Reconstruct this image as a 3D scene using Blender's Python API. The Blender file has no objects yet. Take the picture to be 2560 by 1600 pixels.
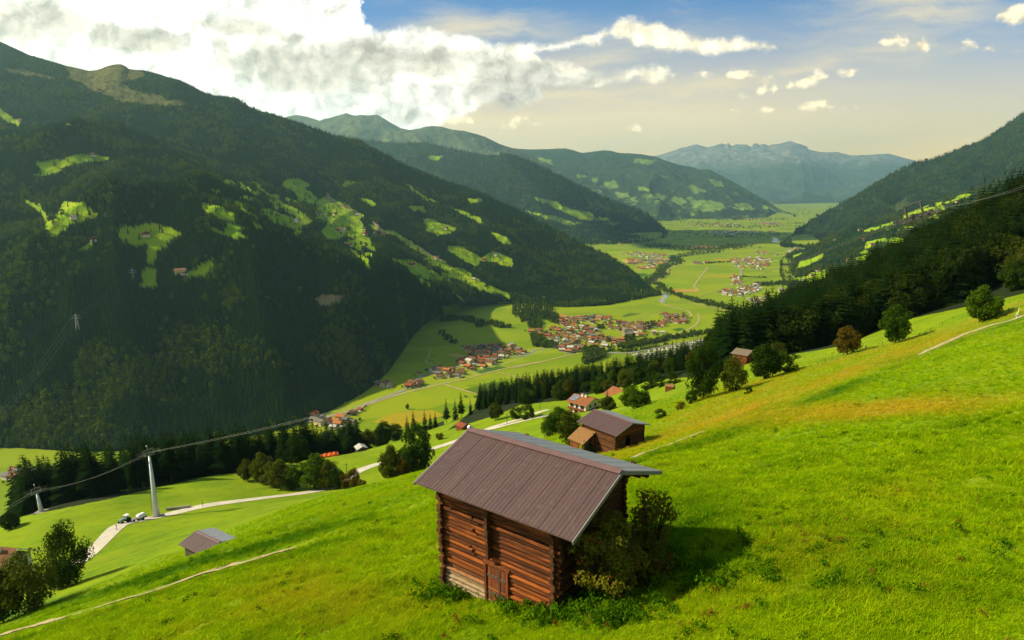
import bpy, bmesh, math, random
import numpy as np
from mathutils import Vector, Matrix
R = math.radians
scene = bpy.context.scene
COL = scene.collection
random.seed(7)
rng = np.random.default_rng(11)

# ------------------------------------------------------------------ camera model
FPX, PITCH, ROLL = 1600.0, R(11.1), R(1.2)
FLOOR = -380.0
_F = np.array([0, math.cos(PITCH), -math.sin(PITCH)])
_R0 = np.array([1.0, 0, 0]); _U0 = np.array([0, math.sin(PITCH), math.cos(PITCH)])
_R = _R0 * math.cos(ROLL) - _U0 * math.sin(ROLL)
_U = _R0 * math.sin(ROLL) + _U0 * math.cos(ROLL)

def ray(px, py):
    px = np.asarray(px, float); py = np.asarray(py, float)
    return _F + ((px - 1280) / FPX)[..., None] * _R + ((800 - py) / FPX)[..., None] * _U
def P(px, py, t):
    return ray(px, py) * np.asarray(t, float)[..., None]
def tfloor(px, py, z=FLOOR):
    return z / ray(px, py)[..., 2]
def proj(p):
    p = np.asarray(p, float)
    d = p @ _F
    d = np.where(np.abs(d) < 1e-6, 1e-6, d)
    return 1280 + FPX * (p @ _R) / d, 800 - FPX * (p @ _U) / d, d

# ------------------------------------------------------------------ noise
def _h(ix, iy, seed):
    n = (ix.astype(np.int64) * 374761393 + iy.astype(np.int64) * 668265263 + seed * 974634777) & 0x7fffffff
    n = ((n ^ (n >> 13)) * 1274126177) & 0x7fffffff
    n = (n ^ (n >> 16)) & 0xffff
    return n / 65535.0
def vnoise(x, y, seed=0):
    ix = np.floor(x); iy = np.floor(y)
    fx = x - ix; fy = y - iy
    fx = fx * fx * fx * (fx * (fx * 6 - 15) + 10); fy = fy * fy * fy * (fy * (fy * 6 - 15) + 10)
    a = _h(ix, iy, seed); b = _h(ix + 1, iy, seed); c = _h(ix, iy + 1, seed); d = _h(ix + 1, iy + 1, seed)
    return (a + (b - a) * fx) * (1 - fy) + (c + (d - c) * fx) * fy
def fbm(x, y, oct=4, seed=0, gain=.5):
    s = 0; a = 1; n = 0
    for o in range(oct):
        s = s + a * (vnoise(x, y, seed + o * 17) * 2 - 1); n += a
        a *= gain
        x, y = x * 1.62 + y * 1.21 + 31.7, y * 1.62 - x * 1.21 + 11.3
    return s / n
def ridged(x, y, oct=4, seed=0):
    s = 0; a = 1; n = 0
    for o in range(oct):
        v = 1 - np.abs(vnoise(x, y, seed + o * 13) * 2 - 1)
        s = s + a * v * v; n += a; a *= .5
        x, y = x * 1.62 + y * 1.21 + 5.7, y * 1.62 - x * 1.21 + 71.3
    return s / n

def inpoly(px, py, poly):
    px = np.asarray(px); py = np.asarray(py)
    r = np.zeros(px.shape, bool)
    n = len(poly)
    for i in range(n):
        x1, y1 = poly[i]; x2, y2 = poly[(i + 1) % n]
        if y1 == y2: continue
        c = ((y1 > py) != (y2 > py)) & (px < (x2 - x1) * (py - y1) / (y2 - y1) + x1)
        r ^= c
    return r
def sc(poly, s, ox=0, oy=0):
    return [(x * s + ox, y * s + oy) for x, y in poly]

# ------------------------------------------------------------------ object helpers
def tag(o, label=None, cat=None, group=None, kind=None):
    if label: o['label'] = label
    if cat: o['category'] = cat
    if group: o['group'] = group
    if kind: o['kind'] = kind
    return o
def add(name, me, mats=None, parent=None, loc=None, rot=None, link=True):
    o = bpy.data.objects.new(name, me)
    if link: COL.objects.link(o)
    if mats is not None and me is not None and len(me.materials) == 0:
        for m in (mats if isinstance(mats, (list, tuple)) else [mats]): me.materials.append(m)
    if parent is not None: o.parent = parent
    if loc is not None: o.location = loc
    if rot is not None: o.rotation_euler = rot
    return o
def empty(name, loc, rz=0.0):
    o = bpy.data.objects.new(name, None); COL.objects.link(o)
    o.location = loc; o.rotation_euler = (0, 0, rz); o.empty_display_size = .5
    return o
def npmesh(name, verts, faces, smooth=False, attrs=None, matidx=None):
    """faces: (n,3) or (n,4) int array"""
    me = bpy.data.meshes.new(name)
    verts = np.asarray(verts, np.float32); faces = np.asarray(faces, np.int32)
    n, k = faces.shape
    me.vertices.add(len(verts)); me.vertices.foreach_set('co', verts.ravel())
    me.loops.add(n * k); me.loops.foreach_set('vertex_index', faces.ravel())
    me.polygons.add(n)
    me.polygons.foreach_set('loop_start', np.arange(0, n * k, k, dtype=np.int32))
    if smooth: me.polygons.foreach_set('use_smooth', np.ones(n, bool))
    if matidx is not None: me.polygons.foreach_set('material_index', np.asarray(matidx, np.int32))
    for nm, a in (attrs or {}).items():
        a = np.asarray(a, np.float32)
        at = me.attributes.new(nm, 'FLOAT', 'POINT'); at.data.foreach_set('value', a.ravel())
    me.update(calc_edges=True)
    return me
def gridfaces(nu, nv):
    i = np.arange(nu * nv).reshape(nu, nv)
    return np.stack([i[:-1, :-1], i[1:, :-1], i[1:, 1:], i[:-1, 1:]], -1).reshape(-1, 4)

class MB:
    """mesh builder: boxes, tubes, prisms collected into one mesh"""
    def __init__(s): s.v = []; s.f = []; s.m = []
    def poly(s, pts, m=0):
        n = len(s.v); s.v += [tuple(p) for p in pts]; s.f.append(tuple(range(n, n + len(pts)))); s.m.append(m); return s
    def box(s, c, d, ax=None, m=0, taper=1.0):
        ax = ax if ax is not None else ((1, 0, 0), (0, 1, 0), (0, 0, 1))
        ax = [np.array(a, float) for a in ax]; c = np.array(c, float); n = len(s.v)
        for sz in (-1, 1):
            k = taper if sz > 0 else 1
            for sx, sy in ((-1, -1), (1, -1), (1, 1), (-1, 1)):
                s.v.append(tuple(c + ax[0] * sx * d[0] / 2 * k + ax[1] * sy * d[1] / 2 * k + ax[2] * sz * d[2] / 2))
        for q in ((0, 3, 2, 1), (4, 5, 6, 7), (0, 1, 5, 4), (1, 2, 6, 5), (2, 3, 7, 6), (3, 0, 4, 7)):
            s.f.append(tuple(n + i for i in q)); s.m.append(m)
        return s
    def tube(s, pts, r, n=8, m=0, caps=True):
        pts = [np.array(p, float) for p in pts]
        rs = r if isinstance(r, (list, tuple)) else [r] * len(pts)
        base = len(s.v); prev = None
        for i, p in enumerate(pts):
            d = pts[min(i + 1, len(pts) - 1)] - pts[max(i - 1, 0)]
            d = d / (np.linalg.norm(d) + 1e-12)
            if prev is None:
                a = np.cross(d, (0, 0, 1.0)) if abs(d[2]) < .95 else np.cross(d, (1.0, 0, 0))
            else: a = prev - d * np.dot(prev, d)
            a = a / np.linalg.norm(a); prev = a; b = np.cross(d, a)
            for k in range(n):
                t = 2 * math.pi * k / n
                s.v.append(tuple(p + (a * math.cos(t) + b * math.sin(t)) * rs[i]))
        for i in range(len(pts) - 1):
            for k in range(n):
                q = base + i * n
                s.f.append((q + k, q + (k + 1) % n, q + n + (k + 1) % n, q + n + k)); s.m.append(m)
        if caps:
            s.f.append(tuple(base + k for k in range(n))[::-1]); s.m.append(m)
            e = base + (len(pts) - 1) * n
            s.f.append(tuple(e + k for k in range(n))); s.m.append(m)
        return s
    def mesh(s, name, smooth=False):
        me = bpy.data.meshes.new(name); me.from_pydata(s.v, [], s.f); me.update()
        me.polygons.foreach_set('material_index', np.array(s.m, np.int32))
        if smooth: me.polygons.foreach_set('use_smooth', np.ones(len(s.f), bool))
        return me
    def build(s, name, mats, parent=None, loc=None, rot=None, smooth=False, bevel=0):
        me = s.mesh(name, smooth)
        if bevel:
            bm = bmesh.new(); bm.from_mesh(me)
            bmesh.ops.bevel(bm, geom=list(bm.edges), offset=bevel, segments=1, affect='EDGES', clamp_overlap=True)
            bm.to_mesh(me); bm.free()
        return add(name, me, mats, parent, loc, rot)

# ------------------------------------------------------------------ materials
class NT:
    def __init__(s, tree): s.t = tree; s.n = tree.nodes; s.l = tree.links
    def new(s, typ, ins=None, **kw):
        n = s.n.new(typ)
        for k, v in kw.items(): setattr(n, k, v)
        for k, v in (ins or {}).items(): s.set(n.inputs[k], v)
        return n
    def set(s, sock, v):
        if isinstance(v, bpy.types.NodeSocket): s.l.new(v, sock)
        elif isinstance(v, (tuple, list)) and sock.type == 'RGBA' and len(v) == 3: sock.default_value = (*v, 1)
        else: sock.default_value = v
    def math(s, op, a, b=None, c=None, clamp=False):
        n = s.n.new('ShaderNodeMath'); n.operation = op; n.use_clamp = clamp
        s.set(n.inputs[0], a)
        if b is not None: s.set(n.inputs[1], b)
        if c is not None: s.set(n.inputs[2], c)
        return n.outputs[0]
    def vmath(s, op, a, b=None):
        n = s.n.new('ShaderNodeVectorMath'); n.operation = op
        s.set(n.inputs[0], a)
        if b is not None: s.set(n.inputs[1], b)
        return n.outputs[0]
    def mix(s, f, a, b):
        n = s.n.new('ShaderNodeMix'); n.data_type = 'RGBA'
        s.set(n.inputs[0], f); s.set(n.inputs[6], a); s.set(n.inputs[7], b)
        return n.outputs[2]
    def ramp(s, f, lo, hi, smooth=True):
        n = s.n.new('ShaderNodeMapRange'); n.interpolation_type = 'SMOOTHSTEP' if smooth else 'LINEAR'
        s.set(n.inputs[0], f); s.set(n.inputs[1], lo); s.set(n.inputs[2], hi)
        return n.outputs[0]
    def noise(s, vec, scale, detail=4, rough=.55, dist=0.0):
        n = s.new('ShaderNodeTexNoise', {'Vector': vec, 'Scale': scale, 'Detail': detail, 'Roughness': rough, 'Distortion': dist})
        return n.outputs[0]
    def scale(s, vec, v):
        n = s.n.new('ShaderNodeVectorMath'); n.operation = 'MULTIPLY'
        s.set(n.inputs[0], vec); n.inputs[1].default_value = v
        return n.outputs[0]
    def attr(s, name, inst=False):
        n = s.n.new('ShaderNodeAttribute'); n.attribute_name = name
        if inst: n.attribute_type = 'INSTANCER'
        return n.outputs['Fac']

def newmat(name):
    m = bpy.data.materials.new(name); m.use_nodes = True
    t = NT(m.node_tree); t.n.clear()
    out = t.new('ShaderNodeOutputMaterial')
    return m, t, out
def pmat(name, col, rough=.8, spec=.25, metal=0.0, var=None, vscale=1.0, vstretch=(1, 1, 1), bump=0.0, bscale=8.0, var2=None):
    """principled with noise variation between col and var"""
    m, t, out = newmat(name)
    b = t.new('ShaderNodeBsdfPrincipled', {'Roughness': rough, 'Specular IOR Level': spec, 'Metallic': metal})
    c = t.new('ShaderNodeTexCoord').outputs['Object']
    if var is not None:
        f = t.ramp(t.noise(t.scale(c, vstretch), vscale, 5), .35, .65)
        cc = t.mix(f, col, var)
        if var2 is not None:
            cc = t.mix(t.ramp(t.noise(c, vscale * 4.3, 3), .55, .7), cc, var2)
        t.set(b.inputs['Base Color'], cc)
    else: t.set(b.inputs['Base Color'], col)
    if bump:
        bn = t.new('ShaderNodeBump', {'Strength': bump, 'Distance': .05, 'Height': t.noise(t.scale(c, vstretch), bscale, 5)})
        t.set(b.inputs['Normal'], bn.outputs[0])
    t.set(out.inputs[0], b.outputs[0])
    return m
def leafmat(name, dark, light, trans=.25, nscale=.35):
    """foliage: random per object and per clump, part translucent"""
    m, t, out = newmat(name)
    oi = t.new('ShaderNodeObjectInfo'); c = t.new('ShaderNodeTexCoord').outputs['Object']
    f = t.math('ADD', t.math('MULTIPLY', oi.outputs['Random'], .6), t.math('MULTIPLY', t.ramp(t.noise(c, nscale, 3), .3, .7), .5), clamp=True)
    col = t.mix(f, dark, light)
    d = t.new('ShaderNodeBsdfDiffuse', {'Color': col})
    tr = t.new('ShaderNodeBsdfTranslucent', {'Color': col})
    mx = t.new('ShaderNodeMixShader', {0: trans, 1: d.outputs[0], 2: tr.outputs[0]})
    t.set(out.inputs[0], mx.outputs[0])
    return m

# ------------------------------------------------------------------ camera object + render settings
cam = bpy.data.cameras.new('camera'); cam.sensor_width = 36.0; cam.lens = FPX / 2560 * 36
cam.clip_start = .5; cam.clip_end = 200000
camo = bpy.data.objects.new('camera', cam); COL.objects.link(camo)
camo.matrix_world = Matrix(((_R[0], _U[0], -_F[0], 0), (_R[1], _U[1], -_F[1], 0), (_R[2], _U[2], -_F[2], 0), (0, 0, 0, 1)))
scene.camera = camo
scene.render.engine = 'CYCLES'
cy = scene.cycles
cy.max_bounces = 5; cy.diffuse_bounces = 2; cy.glossy_bounces = 2; cy.transmission_bounces = 2; cy.volume_bounces = 0; cy.transparent_max_bounces = 8
cy.use_denoising = True
try: cy.denoiser = 'OPENIMAGEDENOISE'
except Exception: pass
cy.use_adaptive_sampling = True; cy.adaptive_threshold = .02
cy.sample_clamp_indirect = 4
cy.caustics_reflective = False; cy.caustics_refractive = False
vs = scene.view_settings; vs.view_transform = 'Standard'; vs.look = 'None'; vs.exposure = .62; vs.gamma = 1.0; vs.use_curve_mapping = False
SUN_AZ, SUN_EL = R(-85), R(36)
SUNDIR = np.array([math.sin(SUN_AZ) * math.cos(SUN_EL), math.cos(SUN_AZ) * math.cos(SUN_EL), math.sin(SUN_EL)])
# ------------------------------------------------------------------ vegetation prototypes
M_bark = pmat('bark', (.10, .065, .035), .95, .1, var=(.05, .035, .022), vscale=3, vstretch=(1, 1, .2), bump=.5)
M_bark_pale = pmat('pale_bark', (.30, .24, .16), .95, .1, var=(.12, .09, .06), vscale=2, vstretch=(1, 1, .3), bump=.5)
M_spruce = leafmat('spruce_needles', (.004, .014, .003), (.014, .034, .004), .10, .25)
M_spruce_far = leafmat('forest_needles', (.005, .028, .007), (.034, .078, .008), .15, .02)
M_broad_far = leafmat('forest_leaves', (.030, .074, .003), (.130, .170, .004), .3, .02)
M_leaf = leafmat('green_leaves', (.030, .070, .004), (.085, .150, .006), .3)
M_leaf_olive = leafmat('olive_leaves', (.045, .064, .005), (.115, .135, .010), .3)
M_leaf_rust = leafmat('rusty_leaves', (.060, .052, .005), (.150, .098, .009), .25, .8)
M_leaf_dark = leafmat('dark_leaves', (.018, .042, .004), (.048, .082, .006), .25)

def conifer(seed, h=1.0, rad=.16, whorls=16, nb=9, lod=2, droop=.35, bare=.06, lean=0.0):
    """crown of drooping branch fans, unit height; returns verts, quads"""
    g = np.random.default_rng(seed); V, Fc = [], []
    def kite(b, d, L, wd, dz):
        s = np.array([-d[1], d[0], 0]); n = len(V)
        tip = b + d * L + np.array([0, 0, dz]); m = b + d * L * .5 + np.array([0, 0, dz * .35])
        V.extend([b, m + s * wd + np.array([0, 0, -.3 * wd]), tip, m - s * wd + np.array([0, 0, -.3 * wd])]); Fc.append((n, n + 1, n + 2, n + 3))
    for i in range(whorls):
        f = (i + .3 * g.random()) / whorls
        z = bare + (1 - bare) * f ** .92
        r = rad * (1 - f) ** .85 * (.75 + .5 * g.random()) + .012
        if f < .1: r *= .8
        k = max(4, int(nb * (1 - .5 * f)))
        a0 = g.random() * 6.28
        for j in range(k):
            a = a0 + 6.283 * j / k + g.normal(0, .2); L = r * (.72 + .5 * g.random())
            d = np.array([math.cos(a), math.sin(a), 0]); b = np.array([0, 0, z]) + d * .005
            dz = -droop * L * (1.1 - f) + (.12 * L if f > .7 else 0) + g.normal(0, .04) * L
            kite(b, d, L, L * (.20 + .08 * g.random()), dz)
            if lod >= 2:
                for sg in (-1, 1):
                    for q in (.35, .62):
                        a2 = a + sg * (.75 + .2 * g.random()); d2 = np.array([math.cos(a2), math.sin(a2), 0])
                        kite(b + d * L * q + np.array([0, 0, dz * q * .8]), d2, L * (.48 - .25 * q + .1), L * .085, -droop * L * .35)
    n = len(V)
    if lod == 1:      # a dark core so that the far trees are not see-through
        for j in range(5):
            a = 6.283 * j / 5; V.append(np.array([rad * .5 * math.cos(a), rad * .5 * math.sin(a), bare * .6]))
        V.append(np.array([0, 0, .93]))
        for j in range(5): Fc.append((n + j, n + (j + 1) % 5, n + 5, n + 5))
    V.append(np.array([0, 0, 1.0])); t = len(V) - 1
    for j in range(3):
        a = 2.1 * j; V.append(np.array([.009 * math.cos(a), .009 * math.sin(a), .9]))
    for j in range(3): Fc.append((t + 1 + j, t + 1 + (j + 1) % 3, t, t))
    return np.array(V) * h, np.array(Fc)
def fixtri(F_):
    return F_
def quadmesh(name, V, Fq, mats, smooth=False):
    """quads, where a repeated last index means a triangle"""
    me = bpy.data.meshes.new(name)
    me.from_pydata([tuple(v) for v in V], [], [tuple(f[:3]) if f[2] == f[3] else tuple(f) for f in Fq.tolist()])
    if smooth: me.polygons.foreach_set('use_smooth', np.ones(len(me.polygons), bool))
    for m in (mats if isinstance(mats, (list, tuple)) else [mats]): me.materials.append(m)
    return me
def leafcloud(seed, n, centers, radii, leaf, flat=.5):
    """n leaf quads gathered in clumps round the given centres"""
    g = np.random.default_rng(seed); k = len(centers); C = np.asarray(centers, float); Rr = np.asarray(radii, float)
    w_ = Rr ** 2; pick = g.choice(k, n, p=w_ / w_.sum())
    d = g.normal(size=(n, 3)); d /= np.linalg.norm(d, axis=1)[:, None]
    rr = (.55 + .5 * g.random(n) ** .5) * Rr[pick]
    p = C[pick] + d * rr[:, None] * np.array([1, 1, .85])
    nrm = d + g.normal(0, .55, (n, 3)) + np.array([0, 0, .35]); nrm /= np.linalg.norm(nrm, axis=1)[:, None]
    a = np.cross(nrm, g.normal(size=(n, 3))); a /= np.linalg.norm(a, axis=1)[:, None]; b = np.cross(nrm, a)
    s = leaf * (.6 + .8 * g.random(n))[:, None]
    V = np.stack([p - a * s, p + b * s * flat, p + a * s, p - b * s * flat], 1).reshape(-1, 3)
    return V, np.arange(4 * n).reshape(n, 4)
def crown_centers(seed, k, rx, rz, zc, r0, shape=1.0, lift=0.0):
    """clump centres through an uneven crown"""
    g = np.random.default_rng(seed); c, r = [], []
    while len(c) < k:
        p = g.normal(size=3); p /= np.linalg.norm(p); q = p * (.30 + .62 * g.random() ** .45)
        zz = q[2]; tap = 1 - shape * .35 * max(zz, 0) - .10 * max(-zz, 0)
        c.append((q[0] * rx * tap, q[1] * rx * tap, zc + zz * rz)); r.append(r0 * (.6 + .7 * g.random()))
    return c, r
def limbs(seed, h, zc, rx, tr, k=6, lean=(0, 0)):
    m = MB(); g = np.random.default_rng(seed)
    top = np.array([lean[0], lean[1], zc + .25 * (h - zc)])
    m.tube([(0, 0, -.4), (lean[0] * .1 + .02, 0, h * .12), (lean[0] * .5, lean[1] * .5, zc * .6), tuple(top)], [tr * 1.35, tr, tr * .75, tr * .25], 7)
    for i in range(k):
        a = 6.283 * i / k + g.random(); z0 = zc * (.35 + .45 * g.random()); f = z0 / top[2]
        b = np.array([lean[0] * f, lean[1] * f, z0]); d = np.array([math.cos(a), math.sin(a), 0])
        m.tube([b, b + d * rx * .35 + (0, 0, (h - z0) * .22), b + d * rx * .62 + (0, 0, (h - z0) * .5)], [tr * .45, tr * .28, tr * .08], 5)
    return m.mesh('trunk_limbs')
# LOD meshes for the woods
CON_FAR = [quadmesh('far_conifer', *conifer(s, 1, r_, 8, 7, 1), M_spruce_far) for s, r_ in ((1, .17), (2, .14), (3, .20))]
def far_broad(seed):
    c, r = crown_centers(seed, 12, .30, .34, .58, .17, .6)
    V, Fq = leafcloud(seed, 90, c, r, .105, .8)
    return quadmesh('far_broadleaf', V, Fq, M_broad_far)
BRO_FAR = [far_broad(s) for s in (5, 6)]
CON_MID = [quadmesh('spruce_crown', *conifer(s, 1, r_, 20, 10, 2, .4, b_), M_spruce) for s, r_, b_ in ((11, .16, .05), (12, .125, .10), (13, .19, .04), (14, .145, .22))]
TRUNK_MID = MB().tube([(0, 0, -.04), (0, 0, .5), (0, 0, .96)], [.013, .009, .002], 6).mesh('trunk'); TRUNK_MID.materials.append(M_bark)

# forests: thousands of trees as instances of unit trees
def gn_scatter(name, pts, scl, rz, src, label, cat='forest', tilt=None, attrs=None):
    me = bpy.data.meshes.new(name); n = len(pts)
    me.vertices.add(n); me.vertices.foreach_set('co', np.asarray(pts, np.float32).ravel())
    A = {'scl': scl, 'rz': rz}; A.update(attrs or {})
    for k, v in A.items():
        at = me.attributes.new(k, 'FLOAT', 'POINT'); at.data.foreach_set('value', np.asarray(v, np.float32).ravel())
    o = add(name, me)
    ng = bpy.data.node_groups.new(name, 'GeometryNodeTree')
    ng.interface.new_socket('Geometry', in_out='INPUT', socket_type='NodeSocketGeometry'); ng.interface.new_socket('Geometry', in_out='OUTPUT', socket_type='NodeSocketGeometry')
    N = ng.nodes; L = ng.links
    gi = N.new('NodeGroupInput'); go = N.new('NodeGroupOutput')
    ip = N.new('GeometryNodeInstanceOnPoints'); oi = N.new('GeometryNodeObjectInfo')
    so_ = bpy.data.objects.new(name + '_source', src); oi.inputs[0].default_value = so_; oi.transform_space = 'ORIGINAL'; oi.inputs['As Instance'].default_value = True
    a1 = N.new('GeometryNodeInputNamedAttribute'); a1.data_type = 'FLOAT'; a1.inputs[0].default_value = 'scl'
    a2 = N.new('GeometryNodeInputNamedAttribute'); a2.data_type = 'FLOAT'; a2.inputs[0].default_value = 'rz'
    cx = N.new('ShaderNodeCombineXYZ'); L.new(a2.outputs[0], cx.inputs[2])
    L.new(gi.outputs[0], ip.inputs['Points']); L.new(oi.outputs['Geometry'], ip.inputs['Instance'])
    L.new(cx.outputs[0], ip.inputs['Rotation']); L.new(a1.outputs[0], ip.inputs['Scale']); L.new(ip.outputs[0], go.inputs[0])
    md = o.modifiers.new('scatter', 'NODES'); md.node_group = ng
    tag(o, label, cat, kind='stuff')
    return o
# ------------------------------------------------------------------ hillside (near terrain, thin-plate spline through surveyed points)
_ctl = [  # px, py, distance along the ray
 (1384,1510,27.4),(1114,1443,31.7),(1280,1600,24.5),(0,1600,50),(2560,1600,16.5),(1900,1600,19.5),(2560,1300,28),(1900,1350,28.5),
 (570,1362,75),(740,1370,62),(300,1500,62),(515,1388,92),(900,1300,68),(1000,1240,78),(850,1230,120),
 (212,1400,150),(300,1310,172),(392,1292,185),(520,1262,195),(700,1240,208),(820,1222,222),(930,1165,248),(1060,1130,265),(1290,1050,287),(1370,1025,292),
 (280,1249,207),(392,1222,227),(550,1188,245),(667,1195,240),(100,1285,195),(20,1320,190),(120,1440,140),
 (400,1295,345),(100,1340,300),(600,1235,355),(800,1185,385),
 (1000,1105,300),(850,1140,280),(900,1128,300),(1150,1060,335),(1100,1062,365),(1300,1010,355),
 (1440,1035,275),(1560,1000,300),(1480,1130,103),(1533,1125,100),(1575,1145,73),(1420,1145,107),
 (1751,996,135),(1888,953,145),(2074,898,150),(2285,842,150),(2420,800,140),(2560,745,135),
 (2310,880,105),(2400,845,113),(2545,790,123),(1760,1080,85),(2100,1000,75),(2560,1000,56),
 (1855,917,215),(2000,880,215),(1900,902,238),(2100,868,236),(2280,797,226),(2500,750,216),(1640,985,235),(1700,960,245),(1600,965,300),
 (2300,665,400),(2560,520,450),(2000,815,400),(1800,890,400),(1500,960,420),(1250,1000,450),(2462,570,320),(2550,546,312),(2640,520,312),(2250,735,360),(2150,790,360),
]
_w = P(np.array([c[0] for c in _ctl]), np.array([c[1] for c in _ctl]), np.array([c[2] for c in _ctl]))
_far = np.array([(-520,400,-382),(-420,620,-384),(-240,800,-384),(60,1150,-384),(380,1380,-384),(700,1600,-384),(-420,980,-420),(300,1750,-430),
 (-700,150,-384),(-500,-60,-330),(60,-50,20),(-60,-50,-10),(350,100,30),(520,330,45),(600,620,20),(560,950,-120),(-160,20,-85),(-260,90,-145),(800,1100,-60),(-330,300,-240),
 (-250,480,-262),(0,620,-235),(200,760,-215),(420,900,-190)])
_w = np.vstack([_w, _far])
def _phi(r2): return np.where(r2 > 0, r2 * np.log(np.maximum(r2, 1e-12)) * .5, 0)
def _tps_fit(X, z, lam):
    n = len(X); d2 = ((X[:, None] - X[None]) ** 2).sum(-1)
    K = _phi(d2) + lam * np.eye(n); Q = np.c_[np.ones(n), X]
    A = np.block([[K, Q], [Q.T, np.zeros((3, 3))]])
    return np.linalg.solve(A, np.r_[z, 0, 0, 0])
_S = 100.0
_X = _w[:, :2] / _S
_cf = _tps_fit(_X, _w[:, 2], .004)
def H0(x, y):
    x = np.asarray(x, float); y = np.asarray(y, float); sh = x.shape
    q = np.stack([x.ravel(), y.ravel()], -1) / _S; out = np.empty(len(q))
    for i in range(0, len(q), 40000):
        b = q[i:i + 40000]
        d2 = ((b[:, None] - _X[None]) ** 2).sum(-1)
        out[i:i + 40000] = _phi(d2) @ _cf[:-3] + _cf[-3] + b @ _cf[-2:]
    return out.reshape(sh)
_ca, _sa = math.cos(R(53)), math.sin(R(53))      # contour direction (azimuth 53)
def Hn(x, y):
    c = x * _sa + y * _ca; d = -x * _ca + y * _sa   # along contour / downhill
    r = np.hypot(x, y)
    near = np.clip(1.3 - r / 220, 0.15, 1)
    return near * (.16 * fbm(c / 9, d / 1.6, 3, 5) + .10 * fbm(x / 1.3, y / 1.3, 3, 9)) + .7 * fbm(c / 42, d / 26, 3, 3) * np.clip(r / 60, .15, 1)
def H(x, y):
    return H0(x, y) + Hn(np.asarray(x, float), np.asarray(y, float))
def hit(px, py, t0=8, t1=1500):
    """first point of the hillside (or the valley floor) seen at a pixel of the photo"""
    d = ray(px, py); t = t0 * (t1 / t0) ** np.linspace(0, 1, 900)
    p = d * t[:, None]
    g = np.maximum(H(p[:, 0], p[:, 1]), FLOOR)
    b = p[:, 2] < g
    if not b.any(): return None
    i = int(np.argmax(b)); lo, hi = t[max(i - 1, 0)], t[i]
    for _ in range(18):
        m = (lo + hi) / 2; q = d * m
        if q[2] < max(float(H(q[0], q[1])), FLOOR): hi = m
        else: lo = m
    return d * hi
def onhill(px, py, t):
    p = P(px, py, t); return np.array([p[0], p[1], float(H(p[0], p[1]))])

_az = np.r_[np.arange(-178, -44, 3.0), np.arange(-44, 44.01, .125), np.arange(46, 180, 3.0)]
_rr = 5 * (1.0066 ** np.arange(int(math.log(1750 / 5) / math.log(1.0066))))
AZ, RR = np.meshgrid(np.radians(_az), _rr, indexing='ij')
hx, hy = RR * np.sin(AZ), RR * np.cos(AZ)
hz = H(hx, hy)
def tint_fields(x, y, px=None, py=None):
    """real colour of the sward: dry (yellow/orange) and lush (dark green) shares, in world space"""
    c = x * _sa + y * _ca; d = -x * _ca + y * _sa
    r = np.hypot(x, y)
    dry = .25 * fbm(c / 30, d / 7, 4, 21) + .15 * fbm(x / 3, y / 3, 3, 22)
    lush = fbm(c / 14, d / 4, 4, 23) * .6 + .25 * fbm(x / 2.2, y / 2.2, 3, 24)
    if px is None: px, py, _ = proj(np.stack([x, y, H0(x, y)], -1))
    # dry flowering band above the path, lush strip on the path's lower lip
    xs = [900, 1490, 1751, 1888, 2074, 2285, 2420, 2560, 2700]
    crest = np.interp(px, xs, [1250, 1140, 996, 953, 898, 842, 800, 750, 690])
    path = np.interp(px, [1300, 1575, 1760, 2000, 2310, 2400, 2545, 2700], [1235, 1145, 1080, 1000, 880, 845, 790, 740])
    s = (py - crest) / np.maximum(path - crest, 8)
    fr = (y > 10) & (px > 1450) & (px < 2750)
    band = np.exp(-((s - .72) / .30) ** 2) * .80 + np.exp(-((s - .16) / .22) ** 2) * .62
    dry = dry + np.where(fr, band * (.75 + .6 * fbm(c / 12, d / 2.5, 3, 25)), 0)
    lip = np.exp(-((s - 1.25) / .22) ** 2)
    lush = lush + np.where(fr, lip * .55, 0)
    # dry streak at mid right, dry patch lower left
    st = np.exp(-(((px - 2230) / 330) ** 2 + ((py - (1022 - (px - 2230) * .07)) / 26) ** 2))
    dry = dry + np.where(y > 10, st * 1.0, 0)
    dry = dry + np.where(y > 10, .35 * np.exp(-(((px - 850) / 260) ** 2 + ((py - 1500) / 70) ** 2)), 0)
    # lush ground in front and to the right of the log barn
    lush = lush + np.where(y > 8, .75 * np.exp(-(((px - 1680) / 230) ** 2 + ((py - 1370) / 120) ** 2)), 0)
    lush = lush + np.where(y > 8, .35 * np.exp(-(((px - 2200) / 420) ** 2 + ((py - 1430) / 170) ** 2)), 0)
    y1_ = np.interp(px, [-200, 0, 120, 250, 380, 520, 640, 740, 900], [1635, 1590, 1557, 1518, 1478, 1430, 1398, 1370, 1325]); w1_ = np.interp(px, [0, 740], [1.5, .8])
    lush = lush + np.where((y > 10) & (px > -300) & (px < 1000), .8 * np.exp(-((py - y1_ + 30 * w1_) / (13 * w1_)) ** 2) + .5 * np.exp(-((py - y1_ - 22 * w1_) / (9 * w1_)) ** 2), 0)
    dry = np.where(r > 170, dry * .55 + .06, dry)
    lush = np.where(r > 170, lush * .35, lush)
    return np.clip(dry, 0, 1), np.clip(lush, 0, 1)
hpx, hpy, _ = proj(np.stack([hx, hy, hz], -1))
hdry, hlush = tint_fields(hx, hy, hpx, hpy)
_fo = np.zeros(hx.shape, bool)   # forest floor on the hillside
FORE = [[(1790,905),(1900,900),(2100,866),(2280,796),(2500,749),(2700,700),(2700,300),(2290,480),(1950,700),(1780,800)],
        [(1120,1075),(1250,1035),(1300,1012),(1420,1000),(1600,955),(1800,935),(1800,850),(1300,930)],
        [(60,1290),(280,1246),(392,1219),(550,1185),(667,1180),(760,1130),(930,1108),(1110,1062),(1110,1000),(600,1040),(60,1120)]]
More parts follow.
